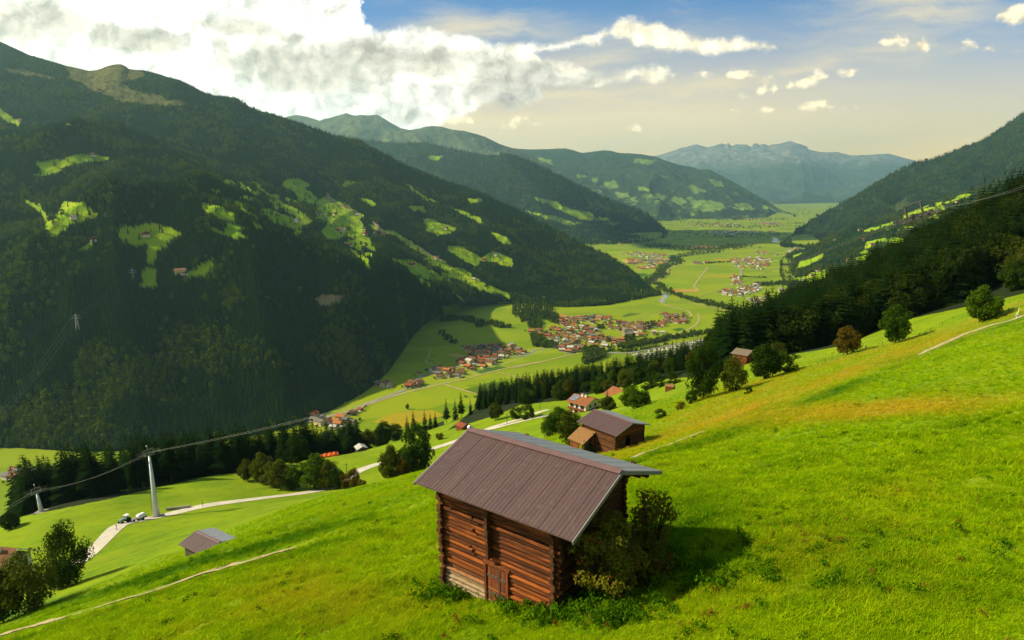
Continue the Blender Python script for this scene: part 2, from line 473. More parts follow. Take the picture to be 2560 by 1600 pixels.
for p_ in FORE: _fo |= inpoly(hpx, hpy, p_)
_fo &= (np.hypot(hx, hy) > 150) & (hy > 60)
_keep = (hz[:-1, :-1] > FLOOR - 14) | (hz[1:, 1:] > FLOOR - 14)
hill_me = npmesh('hillside', np.stack([hx, hy, hz], -1).reshape(-1, 3), gridfaces(*hx.shape)[_keep.ravel()], True,
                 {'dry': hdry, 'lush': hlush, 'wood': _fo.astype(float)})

def meadow_mat(name, near=True):
    m, t, out = newmat(name)
    c = t.new('ShaderNodeTexCoord').outputs['Object']
    dry, lush, wood = t.attr('dry'), t.attr('lush'), t.attr('wood')
    n1 = t.noise(c, .06, 5); n2 = t.noise(c, 1.7, 6, .65); n3 = t.noise(c, .35, 4)
    col = t.mix(t.ramp(n1, .35, .65), (.130, .225, .002), (.205, .295, .002))
    col = t.mix(t.math('MULTIPLY', t.ramp(n2, .42, .72), .55), col, (.225, .310, .003))
    col = t.mix(t.math('MULTIPLY', t.ramp(n3, .5, .7), .4), col, (.060, .160, .002))
    col = t.mix(lush, col, (.030, .115, .003))
    col = t.mix(t.math('MULTIPLY', dry, t.math('ADD', .6, t.math('MULTIPLY', n2, .7)), clamp=True), col, (.28, .225, .012))
    # scattered russet dock and sorrel
    sp = t.math('MULTIPLY', t.ramp(t.noise(c, .55, 2), .56, .66), t.ramp(t.noise(c, 3.1, 3), .58, .68))
    col = t.mix(t.math('MULTIPLY', sp, .7), col, (.21, .09, .018))
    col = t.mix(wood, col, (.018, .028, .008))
    b = t.new('ShaderNodeBsdfPrincipled', {'Roughness': .9, 'Specular IOR Level': .1, 'Base Color': col})
    hgt = t.math('ADD', t.math('MULTIPLY', n2, .6), t.noise(c, 6.5, 4, .7))
    bn = t.new('ShaderNodeBump', {'Strength': .55, 'Distance': .22, 'Height': hgt})
    t.set(b.inputs['Normal'], bn.outputs[0]); t.set(out.inputs[0], b.outputs[0])
    return m
M_meadow = meadow_mat('meadow')
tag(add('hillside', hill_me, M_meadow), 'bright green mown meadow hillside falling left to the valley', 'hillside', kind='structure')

# ------------------------------------------------------------------ valley floor
def floor_mat():
    m, t, out = newmat('valley_grass')
    c = t.new('ShaderNodeTexCoord').outputs['Object']
    rot = t.new('ShaderNodeMapping', {'Vector': c, 'Rotation': (0, 0, R(-18)), 'Scale': (1 / 210, 1 / 95, 1)})
    v = t.new('ShaderNodeTexVoronoi', {'Vector': rot.outputs[0], 'Scale': 1.0, 'Randomness': .75}, distance='CHEBYCHEV')
    sepc = t.new('ShaderNodeSeparateColor', {0: v.outputs['Color']})
    col = t.mix(sepc.outputs[0], (.175, .250, .002), (.265, .325, .003))
    col = t.mix(t.math('MULTIPLY', t.ramp(sepc.outputs[1], .80, .84), .6), col, (.25, .29, .004))
    col = t.mix(t.math('MULTIPLY', t.ramp(sepc.outputs[2], .8, .83), .5), col, (.100, .190, .002))
    col = t.mix(t.math('MULTIPLY', t.ramp(t.noise(c, .004, 5), .4, .7), .35), col, (.11, .205, .002))
    # mowing streaks
    w = t.new('ShaderNodeMapping', {'Vector': c, 'Rotation': (0, 0, R(-18)), 'Scale': (.004, .09, 1)})
    col = t.mix(t.math('MULTIPLY', t.ramp(t.noise(w.outputs[0], 1.0, 3), .4, .65), .25), col, (.21, .30, .003))
    # scattered hedges and copses far down the valley
    far = t.new('ShaderNodeSeparateXYZ', {0: c}).outputs[1]
    hed = t.math('MULTIPLY', t.ramp(t.noise(t.scale(c, (.0035, .008, 1)), 1.0, 6, .65), .56, .62), t.ramp(far, 4200, 5200))
    col = t.mix(hed, col, (.020, .050, .012))
    b = t.new('ShaderNodeBsdfPrincipled', {'Roughness': .9, 'Specular IOR Level': .1, 'Base Color': col})
    t.set(out.inputs[0], b.outputs[0])
    return m
fx = np.r_[np.linspace(-9000, 16000, 60)]; fy = np.r_[np.linspace(-400, 40000, 100)]
FX, FY = np.meshgrid(fx, fy, indexing='ij')
tag(add('valley_floor', npmesh('valley_floor', np.stack([FX, FY, np.full_like(FX, FLOOR)], -1).reshape(-1, 3), gridfaces(*FX.shape)), floor_mat()),
    'flat green valley floor of hay meadows running to the distant mountains', 'valley', kind='structure')

# ------------------------------------------------------------------ mountains (lofted between sight lines at real distances)
def catmull(a, n):
    """a (k, ...) -> (n, ...) Catmull-Rom through rows"""
    k = len(a); s = np.linspace(0, k - 1 - 1e-9, n); i = np.floor(s).astype(int); f = (s - i).reshape((-1,) + (1,) * (a.ndim - 1))
    p0 = a[np.maximum(i - 1, 0)]; p1 = a[i]; p2 = a[np.minimum(i + 1, k - 1)]; p3 = a[np.minimum(i + 2, k - 1)]
    return .5 * (2 * p1 + (p2 - p0) * f + (2 * p0 - 5 * p1 + 4 * p2 - p3) * f * f + (3 * p1 - p0 - 3 * p2 + p3) * f ** 3)
def loft(cols, ridge, nu, nv, amp, wl, gully=0.0, seed=1, back=900, drop=500, fine=0.0, finewl=60.0, spurs=(), rfall=2.2, rm=.16, uend=False, rend=0):
    A = []
    for c in cols:
        r = []
        for q in c:
            px, py = q[0], q[1]
            t = q[2] if len(q) > 2 and q[2] else float(tfloor(px, py))
            r.append((px, py, math.log(t)))
        A.append(r)
    A = np.array(A)                                   # ncol, nrow, 3
    G = catmull(A, nu)
    G = catmull(G.transpose(1, 0, 2), nv).transpose(1, 0, 2)
    if ridge is not None:
        rx = np.array([q[0] for q in ridge]); ry = np.array([q[1] for q in ridge])
        dy = np.interp(G[:, 0, 0], rx, ry) - G[:, 0, 1]
        v = np.linspace(0, 1, nv)
        G[:, :, 1] += dy[:, None] * np.clip(1 - v * rfall, 0, 1)[None] ** 2
    W = P(G[..., 0], G[..., 1], np.exp(G[..., 2]))
    v = np.linspace(0, 1, nv)[None]
    m = np.clip(v / rm, .0, 1) ** 1.3 * np.clip((1 - v) / .06, 0, 1)
    uu = np.linspace(0, 1, nu)[:, None]
    if uend: m = m * np.clip(uu / .2, 0, 1)
    if rend: m = m * np.clip((1 - uu) / rend, .12, 1)
    x, y = W[..., 0], W[..., 1]
    n = amp * fbm(x / wl, y / wl, 5, seed)
    if gully:
        # gullies run down the fall line: coordinate along the ridge, slowly wandering
        L = np.cumsum(np.r_[0, np.hypot(*np.diff(W[:, nv // 2, :2], axis=0).T)])[:, None] + 60 * fbm(x / 500, y / 500, 3, seed + 5)
        n = n + gully * (ridged(L / (wl * .8), v * 1.4 + 0 * L, 3, seed + 9) - .5)
    W[..., 2] += n * m
    for pts_, hh_, ww_ in spurs:
        q_ = []
        for a_, b_ in zip(pts_[:-1], pts_[1:]):
            for f_ in np.linspace(0, 1, 12):
                X_, Y_ = a_[0] + (b_[0] - a_[0]) * f_, a_[1] + (b_[1] - a_[1]) * f_; i_ = np.unravel_index(np.argmin((G[..., 0] - X_) ** 2 + (G[..., 1] - Y_) ** 2), G.shape[:2]); q_.append(W[i_][:2])
        q_ = np.array(q_); d2_ = np.full(x.shape, 1e18)
        for k_ in q_: d2_ = np.minimum(d2_, (x - k_[0]) ** 2 + (y - k_[1]) ** 2)
        W[..., 2] += hh_ * np.exp(-np.sqrt(d2_) / ww_ * 1.2) * np.clip((1 - v) / .15, 0, 1)
    if fine: W[..., 2] += fine * fbm(x / finewl, y / finewl, 3, seed + 33) * np.clip((1 - v) / .03, .0, 1) * np.clip(.25 + v / .1, 0, 1)
    d = W[:, 0, :2]; d = d / np.linalg.norm(d, axis=1)[:, None]
    b1 = np.c_[W[:, 0, :2] + d * back * .35, W[:, 0, 2] - drop * .35]; b2 = np.c_[W[:, 0, :2] + d * back, np.minimum(W[:, 0, 2] - drop, FLOOR - 40) if drop > 1e4 else W[:, 0, 2] - drop]
    f1 = W[:, -1].copy(); f1[:, 2] -= 45
    W = np.concatenate([b2[:, None], b1[:, None], W, f1[:, None]], 1)
    return W
def rz1(l, s, ox=0, oy=0): return [(x * s + ox, y * s + oy) for x, y in l]
Z1 = .5291
ridge1 = [(-2700, -160), (-1900, -100), (-1300, -60), (-900, -75), (-400, 0)] + rz1([(0,197),(40,215),(90,238),(140,262),(190,275),(240,290),(310,312),(385,328),(420,338),(450,338),(485,326),(520,315),(550,311),(575,312),(595,322),(610,335),(645,342),(680,345),(720,357),(760,370),(800,386),(850,400),(900,424),(960,455),(1010,468),(1060,470),(1110,475),(1150,495),(1180,515),(1240,535),(1290,545),(1340,562),(1440,600),(1540,640),(1640,690),(1740,725),(1840,760),(1960,815),(2060,850),(2180,900),(2300,945),(2419,985)], Z1) + [(1330,545),(1380,572),(1420,592),(1450,608),(1480,622),(1510,636),(1530,646),(1545,655),(1560,665),(1600,690),(1700,720)]
mtn1 = loft([
 [(-2600,-160,2500),(-2500,120,1900),(-2300,420,1400),(-2200,760,900),(-2200,1250)],
 [(-1300,-90,2800),(-1300,180,2200),(-1250,420,1650),(-1200,740,1080),(-1200,1200)],
 [(-300,-20,3100),(-300,230,2450),(-300,420,1900),(-300,720,1250),(-300,1150)],
 [(0,104,3200),(0,280,2550),(0,420,1950),(0,690,1330),(0,1120)],
 [(250,172,3250),(230,300,2650),(220,410,2050),(200,620,1420),(230,1130)],
 [(480,226,3300),(450,350,2700),(420,450,2200),(400,600,1450),(480,1110)],
 [(709,297,3450),(680,400,2850),(620,470,2350),(590,620,1450),(700,1075)],
 [(900,377,3500),(850,450,2950),(780,500,2500),(760,660,1480),(840,1020)],
 [(1090,450,3500),(1030,520,3000),(950,580,2450),(930,690,1620),(960,940)],
 [(1217,500,3450),(1160,570,3000),(1100,640,2450),(1060,720,1850),(1080,800)],
 [(1320,545,3400),(1280,610,3000),(1220,680,2550),(1190,730,2200),(1260,757)],
 [(1420,592,3300),(1390,650,2950),(1360,700,2600),(1340,735,2400),(1400,768)],
 [(1510,636,3150),(1500,665,2950),(1490,695,2750),(1480,730,2500),(1520,762)],
 [(1550,658,3000),(1575,685,2850),(1590,705,2700),(1600,722,2550),(1640,740)],
 [(1575,682),(1600,700),(1620,715),(1640,728),(1655,738)]], ridge1, 800, 380, 52, 560, 50, 3, fine=5.0, finewl=35, rm=.3, rend=.45, spurs=[([(110,425),(190,395),(280,392),(380,430),(470,490),(520,540)], 105, 190), ([(380,590),(320,600),(250,618),(150,660),(90,760),(40,900)], 85, 140), ([(230,790),(195,830),(170,900),(140,1010)], 55, 90), ([(560,605),(660,610),(760,640),(880,690),(990,760)], 60, 130), ([(430,240),(500,320),(600,400)], 60, 220), ([(900,380),(960,460),(1010,540)], 50, 200), ([(1180,500),(1230,580),(1290,650)], 40, 160)])
mtn2 = loft([
 [(700,330,7800),(700,430,6800),(700,520,6000),(700,610)],
 [(850,342,7700),(850,430,6800),(850,520,6000),(850,610)],
 [(1060,356,7600),(1060,430,6800),(1060,520,6000),(1060,610)],
 [(1210,387,7500),(1220,450,6700),(1240,530,5900),(1250,612)],
 [(1330,405,7300),(1350,470,6500),(1370,540,5900),(1380,612)],
 [(1480,480,6900),(1490,520,6400),(1500,570,5900),(1510,612)],
 [(1620,535,6400),(1610,560,6150),(1600,580,5900),(1600,606)],
 [(1655,566,6150),(1655,575,6050),(1650,585,5950),(1650,597)],
 [(1668,588),(1668,589),(1667,592),(1665,595)]],
 [(600,335),(850,340),(930,352),(1000,358),(1060,356),(1130,372),(1210,387),(1240,388),(1270,383),(1300,392),(1330,405),(1365,422),(1400,440),(1440,461),(1480,480),(1520,497),(1560,510),(1595,524),(1620,535),(1640,550),(1655,566),(1668,588)], 320, 150, 70, 900, 110, 14, fine=16, finewl=60)
Z2 = .5291
ridge3 = [(600,320)] + rz1([(1340,560),(1365,550),(1400,543),(1450,550),(1480,560),(1510,570),(1560,555),(1600,545),(1635,533),(1655,540),(1680,547),(1710,541),(1740,545),(1780,540),(1800,550),(1830,570),(1860,588),(1890,605),(1960,615),(2010,600),(2050,596),(2080,597),(2130,610),(2200,620),(2250,632),(2290,645),(2320,660),(2360,680),(2419,698)], Z1) + [(1300,378),(1350,400),(1400,420)]
mtn3 = loft([
 [(660,310,12200),(660,350,11300),(660,420,9800)],
 [(760,295,12200),(760,340,11300),(760,420,9800)],
 [(870,285,12200),(870,340,11200),(870,420,9800)],
 [(960,300,12100),(970,350,11200),(980,420,9800)],
 [(1100,317,12000),(1100,360,11200),(1100,420,9800)],
 [(1200,340,12000),(1200,380,11200),(1200,430,9800)],
 [(1290,372,12000),(1290,400,11300),(1290,440,9800)],
 [(1400,425,12000),(1400,435,11500),(1400,450,9800)]], ridge3, 420, 110, 170, 1100, 260, 31, fine=45, finewl=190, rm=.6)
ridge4 = [(1100,380),(1200,372)] + rz1([(0,700),(60,705),(120,706),(170,705),(250,700),(290,710),(330,722),(380,716),(430,709),(470,713),(500,722),(550,724),(600,728),(640,733),(680,742),(720,757),(760,770),(800,781),(850,790),(890,802),(930,800),(960,814),(980,825),(1030,850),(1080,880),(1130,908),(1180,935),(1220,958),(1260,985),(1300,1002),(1325,1012)], Z2, 1280) + [(2010,545)]
mtn4 = loft([
 [(1100,380,13500),(1100,430,11500),(1100,480,10000),(1100,560)],
 [(1280,370,13300),(1280,430,11600),(1280,490,10200),(1300,556)],
 [(1412,373,13100),(1420,430,11500),(1430,490,10300),(1440,556)],
 [(1507,378,13000),(1530,430,11500),(1550,490,10300),(1570,554)],
 [(1597,385,12700),(1620,430,11500),(1640,490,10300),(1680,552)],
 [(1730,418,12200),(1740,450,11300),(1760,495,10300),(1800,549)],
 [(1851,465,11500),(1855,485,10900),(1870,512,10300),(1900,546)],
 [(1940,517,10700),(1945,525,10400),(1950,534,10100),(1960,544)],
 [(1990,539),(1990,540),(1990,541),(1990,542)]], ridge4, 420, 150, 120, 1300, 170, 47, fine=24, finewl=110, rm=.5)
ridge5 = [(1500,400)] + rz1([(600,740),(690,733),(730,722),(770,710),(800,698),(840,690),(870,683),(895,688),(920,696),(950,690),(990,678),(1008,683),(1022,674),(1034,690),(1045,686),(1060,680),(1085,681),(1110,682),(1120,690),(1130,692),(1142,677),(1155,678),(1170,685),(1190,679),(1202,686),(1215,690),(1232,682),(1250,684),(1270,678),(1290,674),(1305,668),(1320,667),(1340,673),(1360,682),(1385,688),(1398,693),(1395,703),(1420,712),(1450,720),(1500,716),(1540,718),(1570,727),(1600,735),(1650,732),(1700,730),(1740,726),(1770,724),(1800,733),(1840,742),(1880,752),(1910,760),(2000,790),(2100,850)], Z2, 1280)
mtn5 = loft([
 [(1480,420,28000),(1480,460,23000),(1480,500,19000),(1480,522)],
 [(1620,395,28000),(1620,440,23500),(1620,490,19500),(1620,518)],
 [(1745,370,28000),(1740,430,23500),(1740,480,19500),(1740,515)],
 [(1870,365,28000),(1870,420,23500),(1870,475,19500),(1870,512)],
 [(1990,358,28000),(1990,410,23500),(1990,470,19500),(1990,509)],
 [(2090,385,28000),(2090,430,23500),(2090,475,19500),(2090,507)],
 [(2220,388,28000),(2220,430,23500),(2220,475,19500),(2220,505)],
 [(2400,460,28000),(2400,470,25000),(2400,480,21000),(2400,503)]], ridge5, 560, 150, 520, 2600, 260, 59, back=2200, drop=1500, fine=110, finewl=480, rm=.5, rfall=6)
ridge6 = [(1900,630),(1962,606),(1985,588)] + rz1([(1320,1100),(1360,1076),(1400,1050),(1440,1024),(1480,1000),(1520,981),(1560,960),(1600,941),(1640,920),(1670,899),(1700,880),(1740,855),(1780,830),(1815,812),(1850,795),(1880,780),(1910,766),(1945,761),(1980,757),(2010,744),(2050,730),(2090,714),(2130,700),(2180,679),(2220,664),(2260,644),(2300,616),(2340,585),(2380,558),(2419,533)], Z2, 1280) + [(2640,240),(2760,190),(3200,120),(3700,50)]
mtn6 = loft([
 [(1950,616),(1955,617),(1958,618),(1960,619)],
 [(1985,588,5300),(1980,597,5250),(1975,606,5150),(1978,619)],
 [(2063,539,5600),(2040,566,5400),(2010,594,5200),(2010,620)],
 [(2150,486,5700),(2110,530,5300),(2070,575,4900),(2060,622)],
 [(2290,403,5800),(2210,490,5200),(2140,570,4500),(2120,632)],
 [(2390,359,5900),(2330,460,5100),(2250,550,4300),(2180,648)],
 [(2560,282,6000),(2500,420,4900),(2420,520,3900),(2320,660)],
 [(2760,190,6100),(2740,370,4700),(2700,540,3500),(2700,680)],
 [(3600,60,6000),(3500,330,4300),(3400,540,3000),(3400,720)]], ridge6, 460, 240, 90, 800, 170, 71, fine=14, finewl=55, uend=True)
mtn7 = loft([
 [(1950,662),(1951,672),(1952,690),(1955,705)],
 [(1965,640,3700),(1962,662,3300),(1962,690,3000),(1990,750)],
 [(2010,622,3500),(2010,660,3000),(2015,700,2600),(2020,790)],
 [(2100,588,3400),(2100,640,2800),(2100,690,2300),(2060,810)],
 [(2230,545,3300),(2210,610,2600),(2190,680,2000),(2120,860)],
 [(2420,482,3200),(2390,570,2400),(2370,660,1700),(2300,900)],
 [(2760,400,3000),(2720,520,2200),(2700,640,1500),(2600,950)],
 [(3600,330,2700),(3500,500,1900),(3400,640,1300),(3300,1000)]], None, 320, 260, 26, 380, 40, 83, fine=5, finewl=45, uend=True)

# colour patches on the slopes, traced where they lie (photo pixels)
MEAD1 = [sc(p, Z1) for p in [
 [(180,770),(280,755),(330,740),(420,728),(495,745),(490,760),(400,765),(300,790),(240,820),(160,822),(200,795)],
 [(950,960),(1020,968),(1110,1015),(1100,1035),(1040,1030),(985,1005)],
 [(560,1085),(660,1068),(780,1072),(850,1100),(800,1130),(730,1148),(640,1150),(590,1130)],[(690,1185),(730,1150),(800,1160),(745,1190),(728,1235),(690,1232)],
 [(120,960),(190,965),(240,1040),(300,965),(380,970),(460,1020),(350,1050),(280,1085),(250,1110),(215,1070),(200,1010)],
 [(1060,850),(1110,865),(1100,875),(1050,862)],[(1125,930),(1160,922),(1220,938),(1200,950)],
 [(1330,885),(1370,850),(1420,852),(1460,880),(1440,890),(1490,925),(1480,960),(1420,945),(1395,910)],
 [(1500,955),(1560,935),(1640,975),(1705,1010),(1660,1030),(1560,1050),(1490,1020)],
 [(1190,870),(1250,905),(1340,955),(1420,995),(1495,1040),(1440,1048),(1330,980),(1270,945)],
 [(1230,990),(1300,1000),(1400,1040),(1450,1060),(1380,1085),(1300,1050)],
 [(1560,1050),(1680,1020),(1700,1060),(1720,1100),(1780,1180),(1740,1165),(1640,1115),(1560,1130),(1520,1095)],
 [(1605,885),(1640,855),(1690,860),(1660,875),(1625,890)],
 [(1740,1080),(1800,1090),(1880,1110),(1960,1160),(2080,1230),(2180,1270),(2260,1330),(2250,1355),(2190,1310),(2060,1240),(1900,1150),(1850,1120)],
 [(1850,1230),(1940,1230),(2000,1260),(2060,1290),(2090,1320),(2040,1325),(1960,1290),(1900,1250)],
 [(1990,1225),(2080,1235),(2190,1300),(2240,1345),(2160,1310),(2080,1270)],
 [(2010,1040),(2060,1050),(2160,1070),(2130,1100),(2070,1110),(2020,1080)],
 [(2110,1170),(2180,1165),(2260,1220),(2240,1255),(2170,1220)],[(2260,1230),(2330,1190),(2419,1230),(2419,1260),(2330,1240)],
 [(1905,865),(1940,880),(2010,930),(2070,960),(2040,955),(1960,915)],[(1920,975),(1990,970),(2020,995),(1950,1000)],
 [(2120,985),(2190,1000),(2290,1050),(2240,1040)],[(2200,935),(2260,940),(2280,955),(2220,955)],[(2310,1100),(2380,1115),(2419,1150),(2370,1150)],
 [(860,1290),(1000,1230),(1015,1265),(950,1300),(880,1310)],[(660,1350),(690,1260),(740,1270),(740,1350)],
 [(2090,1450),(2160,1445),(2260,1465),(2340,1500),(2419,1512),(2260,1512),(2130,1490)],
 [(1070,1080),(1130,1095),(1175,1115),(1120,1125),(1070,1110)],[(1180,1045),(1240,1060),(1235,1080),(1200,1075)],
 [(0,520),(40,545),(100,570),(95,595),(40,575),(0,540)],[(310,575),(350,582),(345,592),(320,590)],[(400,1150),(450,1140),(440,1170),(370,1190)]]]
def grow(p, k): cx_ = sum(a for a, _ in p) / len(p); cy_ = sum(b for _, b in p) / len(p); return [(cx_ + (a - cx_) * k, cy_ + (b - cy_) * (k + .1)) for a, b in p]
MEAD1 = [grow(p, 1.08) for p in MEAD1]
MEAD1 += [sc(p, .16537, 1100, 680) for p in [
 [(0,0),(100,10),(290,100),(200,90),(60,60),(0,130)],[(160,0),(420,0),(480,60),(560,100),(600,150),(600,220),(540,210),(450,150),(380,90)],
 [(20,570),(150,510),(260,515),(420,580),(560,640),(700,700),(780,740),(690,800),(560,720),(400,690),(200,660),(60,640)],
 [(520,520),(700,515),(800,580),(790,620),(640,580)],[(600,590),(720,660),(860,730),(910,780),(780,760),(640,670)],
 [(880,470),(1000,440),(1100,480),(1100,520),(1000,600),(940,650),(1000,640),(1090,690),(1090,730),(1030,750),(960,700),(850,600),(830,540)]]]
_g = np.random.default_rng(12)
for _k in range(44):
    _x = _g.uniform(540, 1330); _y = 462 + (_x - 560) * .40 + _g.normal(0, 46) + (30 if _x > 950 else 0); _l = _g.uniform(9, 34); _w = _g.uniform(2.5, 6.5); _a = R(30) + _g.normal(0, .22)
    MEAD1.append([(_x + math.cos(_a) * _l * a - math.sin(_a) * _w * b, _y + math.sin(_a) * _l * a + math.cos(_a) * _w * b) for a, b in ((-1, .2), (-.5, -.9), (.4, -1), (1, -.1), (.5, .9), (-.4, 1))])
ALP1 = [sc(p, Z1) for p in [[(300,300),(385,315),(480,315),(520,300),(575,295),(640,320),(690,350),(640,370),(600,385),(570,400),(640,425),(760,455),(860,480),(900,492),(800,500),(640,490),(520,465),(440,425),(370,390),(330,370)],
 [(20,320),(120,330),(200,350),(260,375),(180,365),(60,340)]]]
SCAR1 = [sc(p, Z1) for p in [[(1530,905),(1560,930),(1640,975),(1700,1005),(1690,1012),(1600,965),(1540,935)],[(1755,1040),(1800,1070),(1850,1110),(1840,1115),(1790,1085),(1760,1050)],[(1860,1118),(1960,1160),(2080,1228),(2076,1233),(1960,1168)],
 [(1490,1410),(1560,1390),(1640,1400),(1600,1430),(1560,1445),(1520,1450)]]]
MEAD2 = [sc(p, Z2, 1280) for p in [[(100,930),(180,945),(280,985),(370,1010),(400,1045),(330,1040),(240,1000),(160,965)],[(60,995),(130,1005),(210,1020),(330,1060),(260,1060),(150,1030)],[(410,1025),(450,1030),(470,1045),(420,1045)]]] + [[(1080,386),(1110,388),(1095,398),(1065,395)]]
MEAD4 = [sc(p, Z2, 1280) for p in [[(290,825),(340,825),(350,840),(310,845)],[(430,870),(470,850),(510,880),(460,895)],[(480,905),(540,910),(555,935),(500,938)],[(820,880),(860,875),(905,900),(860,908)],
 [(830,965),(940,940),(1000,960),(1015,990),(900,995)],[(930,850),(990,860),(1005,885),(950,880)],[(1060,965),(1110,958),(1140,985),(1080,988)],[(760,925),(830,960),(800,975),(740,945)],[(560,750),(690,755),(650,772),(580,768)],[(600,880),(640,885),(650,900),(610,900)],[(1170,965),(1220,985),(1250,1000),(1190,990)],
 [(120,745),(180,760),(190,785),(150,770)],[(700,820),(740,830),(720,845)],[(380,835),(420,840),(410,860),(370,855)],[(560,930),(600,940),(590,955),(550,945)],[(660,915),(730,930),(710,950),(650,935)]]]
MEAD7 = [sc(p, .26455, 2160, 380) for p in [
 [(560,480),(680,430),(820,365),(905,365),(860,400),(760,450),(660,470),(600,520),(560,560)],[(760,480),(860,430),(970,380),(1010,400),(900,450),(800,500)],
 [(0,735),(60,720),(250,655),(300,660),(180,710),(60,755),(0,760)],[(350,590),(640,520),(720,540),(560,600),(440,640),(360,640)],[(0,880),(60,850),(200,800),(240,810),(120,860),(80,900),(0,910)],
 [(180,830),(360,800),(390,850),(260,885)],[(-120,1020),(0,985),(120,955),(215,905),(205,955),(100,1010),(0,1030)],[(160,720),(240,715),(230,745),(170,745)],[(380,690),(460,700),(450,740),(370,730)],
 [(-60,940),(40,920),(60,950),(-40,970)],[(20,1200),(110,1150),(120,1170),(40,1230)],[(170,1060),(200,1050),(190,1070)],[(560,620),(680,590),(690,640),(600,650)],[(680,480),(740,475),(740,560),(690,560)]]]
MEAD7 += [sc(p, .2397, 1480, 500) for p in [[(2120,660),(2200,640),(2300,605),(2420,560),(2420,595),(2240,690),(2130,725)],[(2060,825),(2200,800),(2420,710),(2420,840),(2300,860),(2180,850),(2060,860)],[(2080,580),(2140,560),(2200,540),(2180,560),(2100,600)]]]
SCAR6 = [sc(p, .26455, 2160, 380) for p in [[(270,520),(340,460),(390,440),(380,480),(320,540),(280,550)],[(970,240),(1000,210),(1010,230),(985,255)]]] + [sc(p, Z2, 1280) for p in [[(1800,985),(1870,930),(1880,960),(1830,1000)]]]
def patchmask(px, py, polys):
    m = np.zeros(px.shape)
    jx = px + 9 * fbm(px / 30, py / 18, 3, 90) + 3 * fbm(px / 9, py / 6, 2, 92); jy = py + 6 * fbm(px / 28, py / 16, 3, 91) + 2 * fbm(px / 8, py / 5, 2, 93)
    for p in polys:
        xs = [q[0] for q in p]; ys = [q[1] for q in p]
        b = (jx > min(xs)) & (jx < max(xs)) & (jy > min(ys)) & (jy < max(ys))
        if b.any(): m[b] = np.maximum(m[b], inpoly(jx[b], jy[b], p))
    return m
def slope_mat(name, forest1, forest2, meadow1, meadow2, alp=(.13, .13, .035), scar=(.26, .19, .09), rock=None, fs=.004, speck=None):
    m, t, out = newmat(name)
    c = t.new('ShaderNodeTexCoord').outputs['Object']
    n1 = t.noise(c, fs, 6, .6); n2 = t.noise(c, fs * 9, 5, .65)
    col = t.mix(t.ramp(n1, .35, .65), forest1, forest2)
    col = t.mix(t.math('MULTIPLY', t.ramp(n2, .4, .7), .5), col, forest1)
    mead = t.mix(t.ramp(t.noise(c, fs * 3, 4), .35, .65), meadow1, meadow2)
    if speck:
        pz_ = t.new('ShaderNodeSeparateXYZ', {0: c}).outputs[2]
        col = t.mix(t.math('MULTIPLY', t.ramp(t.noise(t.scale(c, (1, 1, 2.5)), speck[0], 5, .6), .585, .63), t.ramp(pz_, speck[2], speck[1])), col, mead)
    col = t.mix(t.attr('meadow'), col, mead)
    col = t.mix(t.attr('alpine'), col, t.mix(t.ramp(n2, .4, .6), alp, tuple(a * .6 for a in alp)))
    col = t.mix(t.attr('scar'), col, scar)
    if rock:
        g = t.new('ShaderNodeNewGeometry'); z = t.new('ShaderNodeSeparateXYZ', {0: g.outputs['Position']}).outputs[2]
        nz = t.new('ShaderNodeSeparateXYZ', {0: g.outputs['Normal']}).outputs[2]
        hi = t.math('ADD', z, t.math('MULTIPLY', t.math('SUBTRACT', t.noise(c, fs * 2, 6, .65), .5), rock[2]))
        f = t.ramp(hi, rock[0], rock[1])
        col = t.mix(f, col, t.mix(t.ramp(t.noise(c, fs * 7, 6, .7), .4, .6), rock[3], rock[4]))
    b = t.new('ShaderNodeBsdfPrincipled', {'Roughness': 1.0, 'Specular IOR Level': .05, 'Base Color': col})
    bn = t.new('ShaderNodeBump', {'Strength': .6, 'Distance': 14.0, 'Height': n2}); t.set(b.inputs['Normal'], bn.outputs[0])
    t.set(out.inputs[0], b.outputs[0])
    return m
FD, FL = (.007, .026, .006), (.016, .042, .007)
MD1, MD2 = (.180, .315, .003), (.300, .400, .005)
MTN = {}
def mountain(key, name, W, mat, label, meadows=(), alpine=(), scars=()):
    nu, nv = W.shape[:2]
    px, py, d = proj(W)
    me = patchmask(px, py, meadows); al = patchmask(px, py, alpine); s_ = patchmask(px, py, scars)
    o = add(name, npmesh(name, W.reshape(-1, 3), gridfaces(nu, nv), True, {'meadow': me, 'alpine': al, 'scar': s_}), mat)
    tag(o, label, 'mountain', kind='structure')
    MTN[key] = (W, px, py, me, al, s_)
    return o
mountain(1, 'mountain', mtn1, slope_mat('left_slope', FD, FL, MD1, MD2), 'tall forested mountainside with bright farm clearings, filling the left half', MEAD1, ALP1, SCAR1)
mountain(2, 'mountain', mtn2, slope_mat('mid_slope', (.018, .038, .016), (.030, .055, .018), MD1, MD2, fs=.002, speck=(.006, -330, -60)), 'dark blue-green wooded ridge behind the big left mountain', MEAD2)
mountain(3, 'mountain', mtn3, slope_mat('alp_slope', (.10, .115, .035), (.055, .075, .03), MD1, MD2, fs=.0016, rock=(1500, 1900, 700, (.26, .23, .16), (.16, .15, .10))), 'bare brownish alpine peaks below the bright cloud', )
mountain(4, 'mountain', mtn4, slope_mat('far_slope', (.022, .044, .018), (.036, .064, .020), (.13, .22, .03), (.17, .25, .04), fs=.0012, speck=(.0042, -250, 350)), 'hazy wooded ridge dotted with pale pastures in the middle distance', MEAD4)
mountain(5, 'mountain', mtn5, slope_mat('rock_range', (.030, .055, .024), (.05, .075, .03), MD1, MD2, fs=.0006, rock=(650, 1300, 900, (.25, .23, .18), (.10, .11, .085))), 'distant blue rocky mountain range at the valley end')
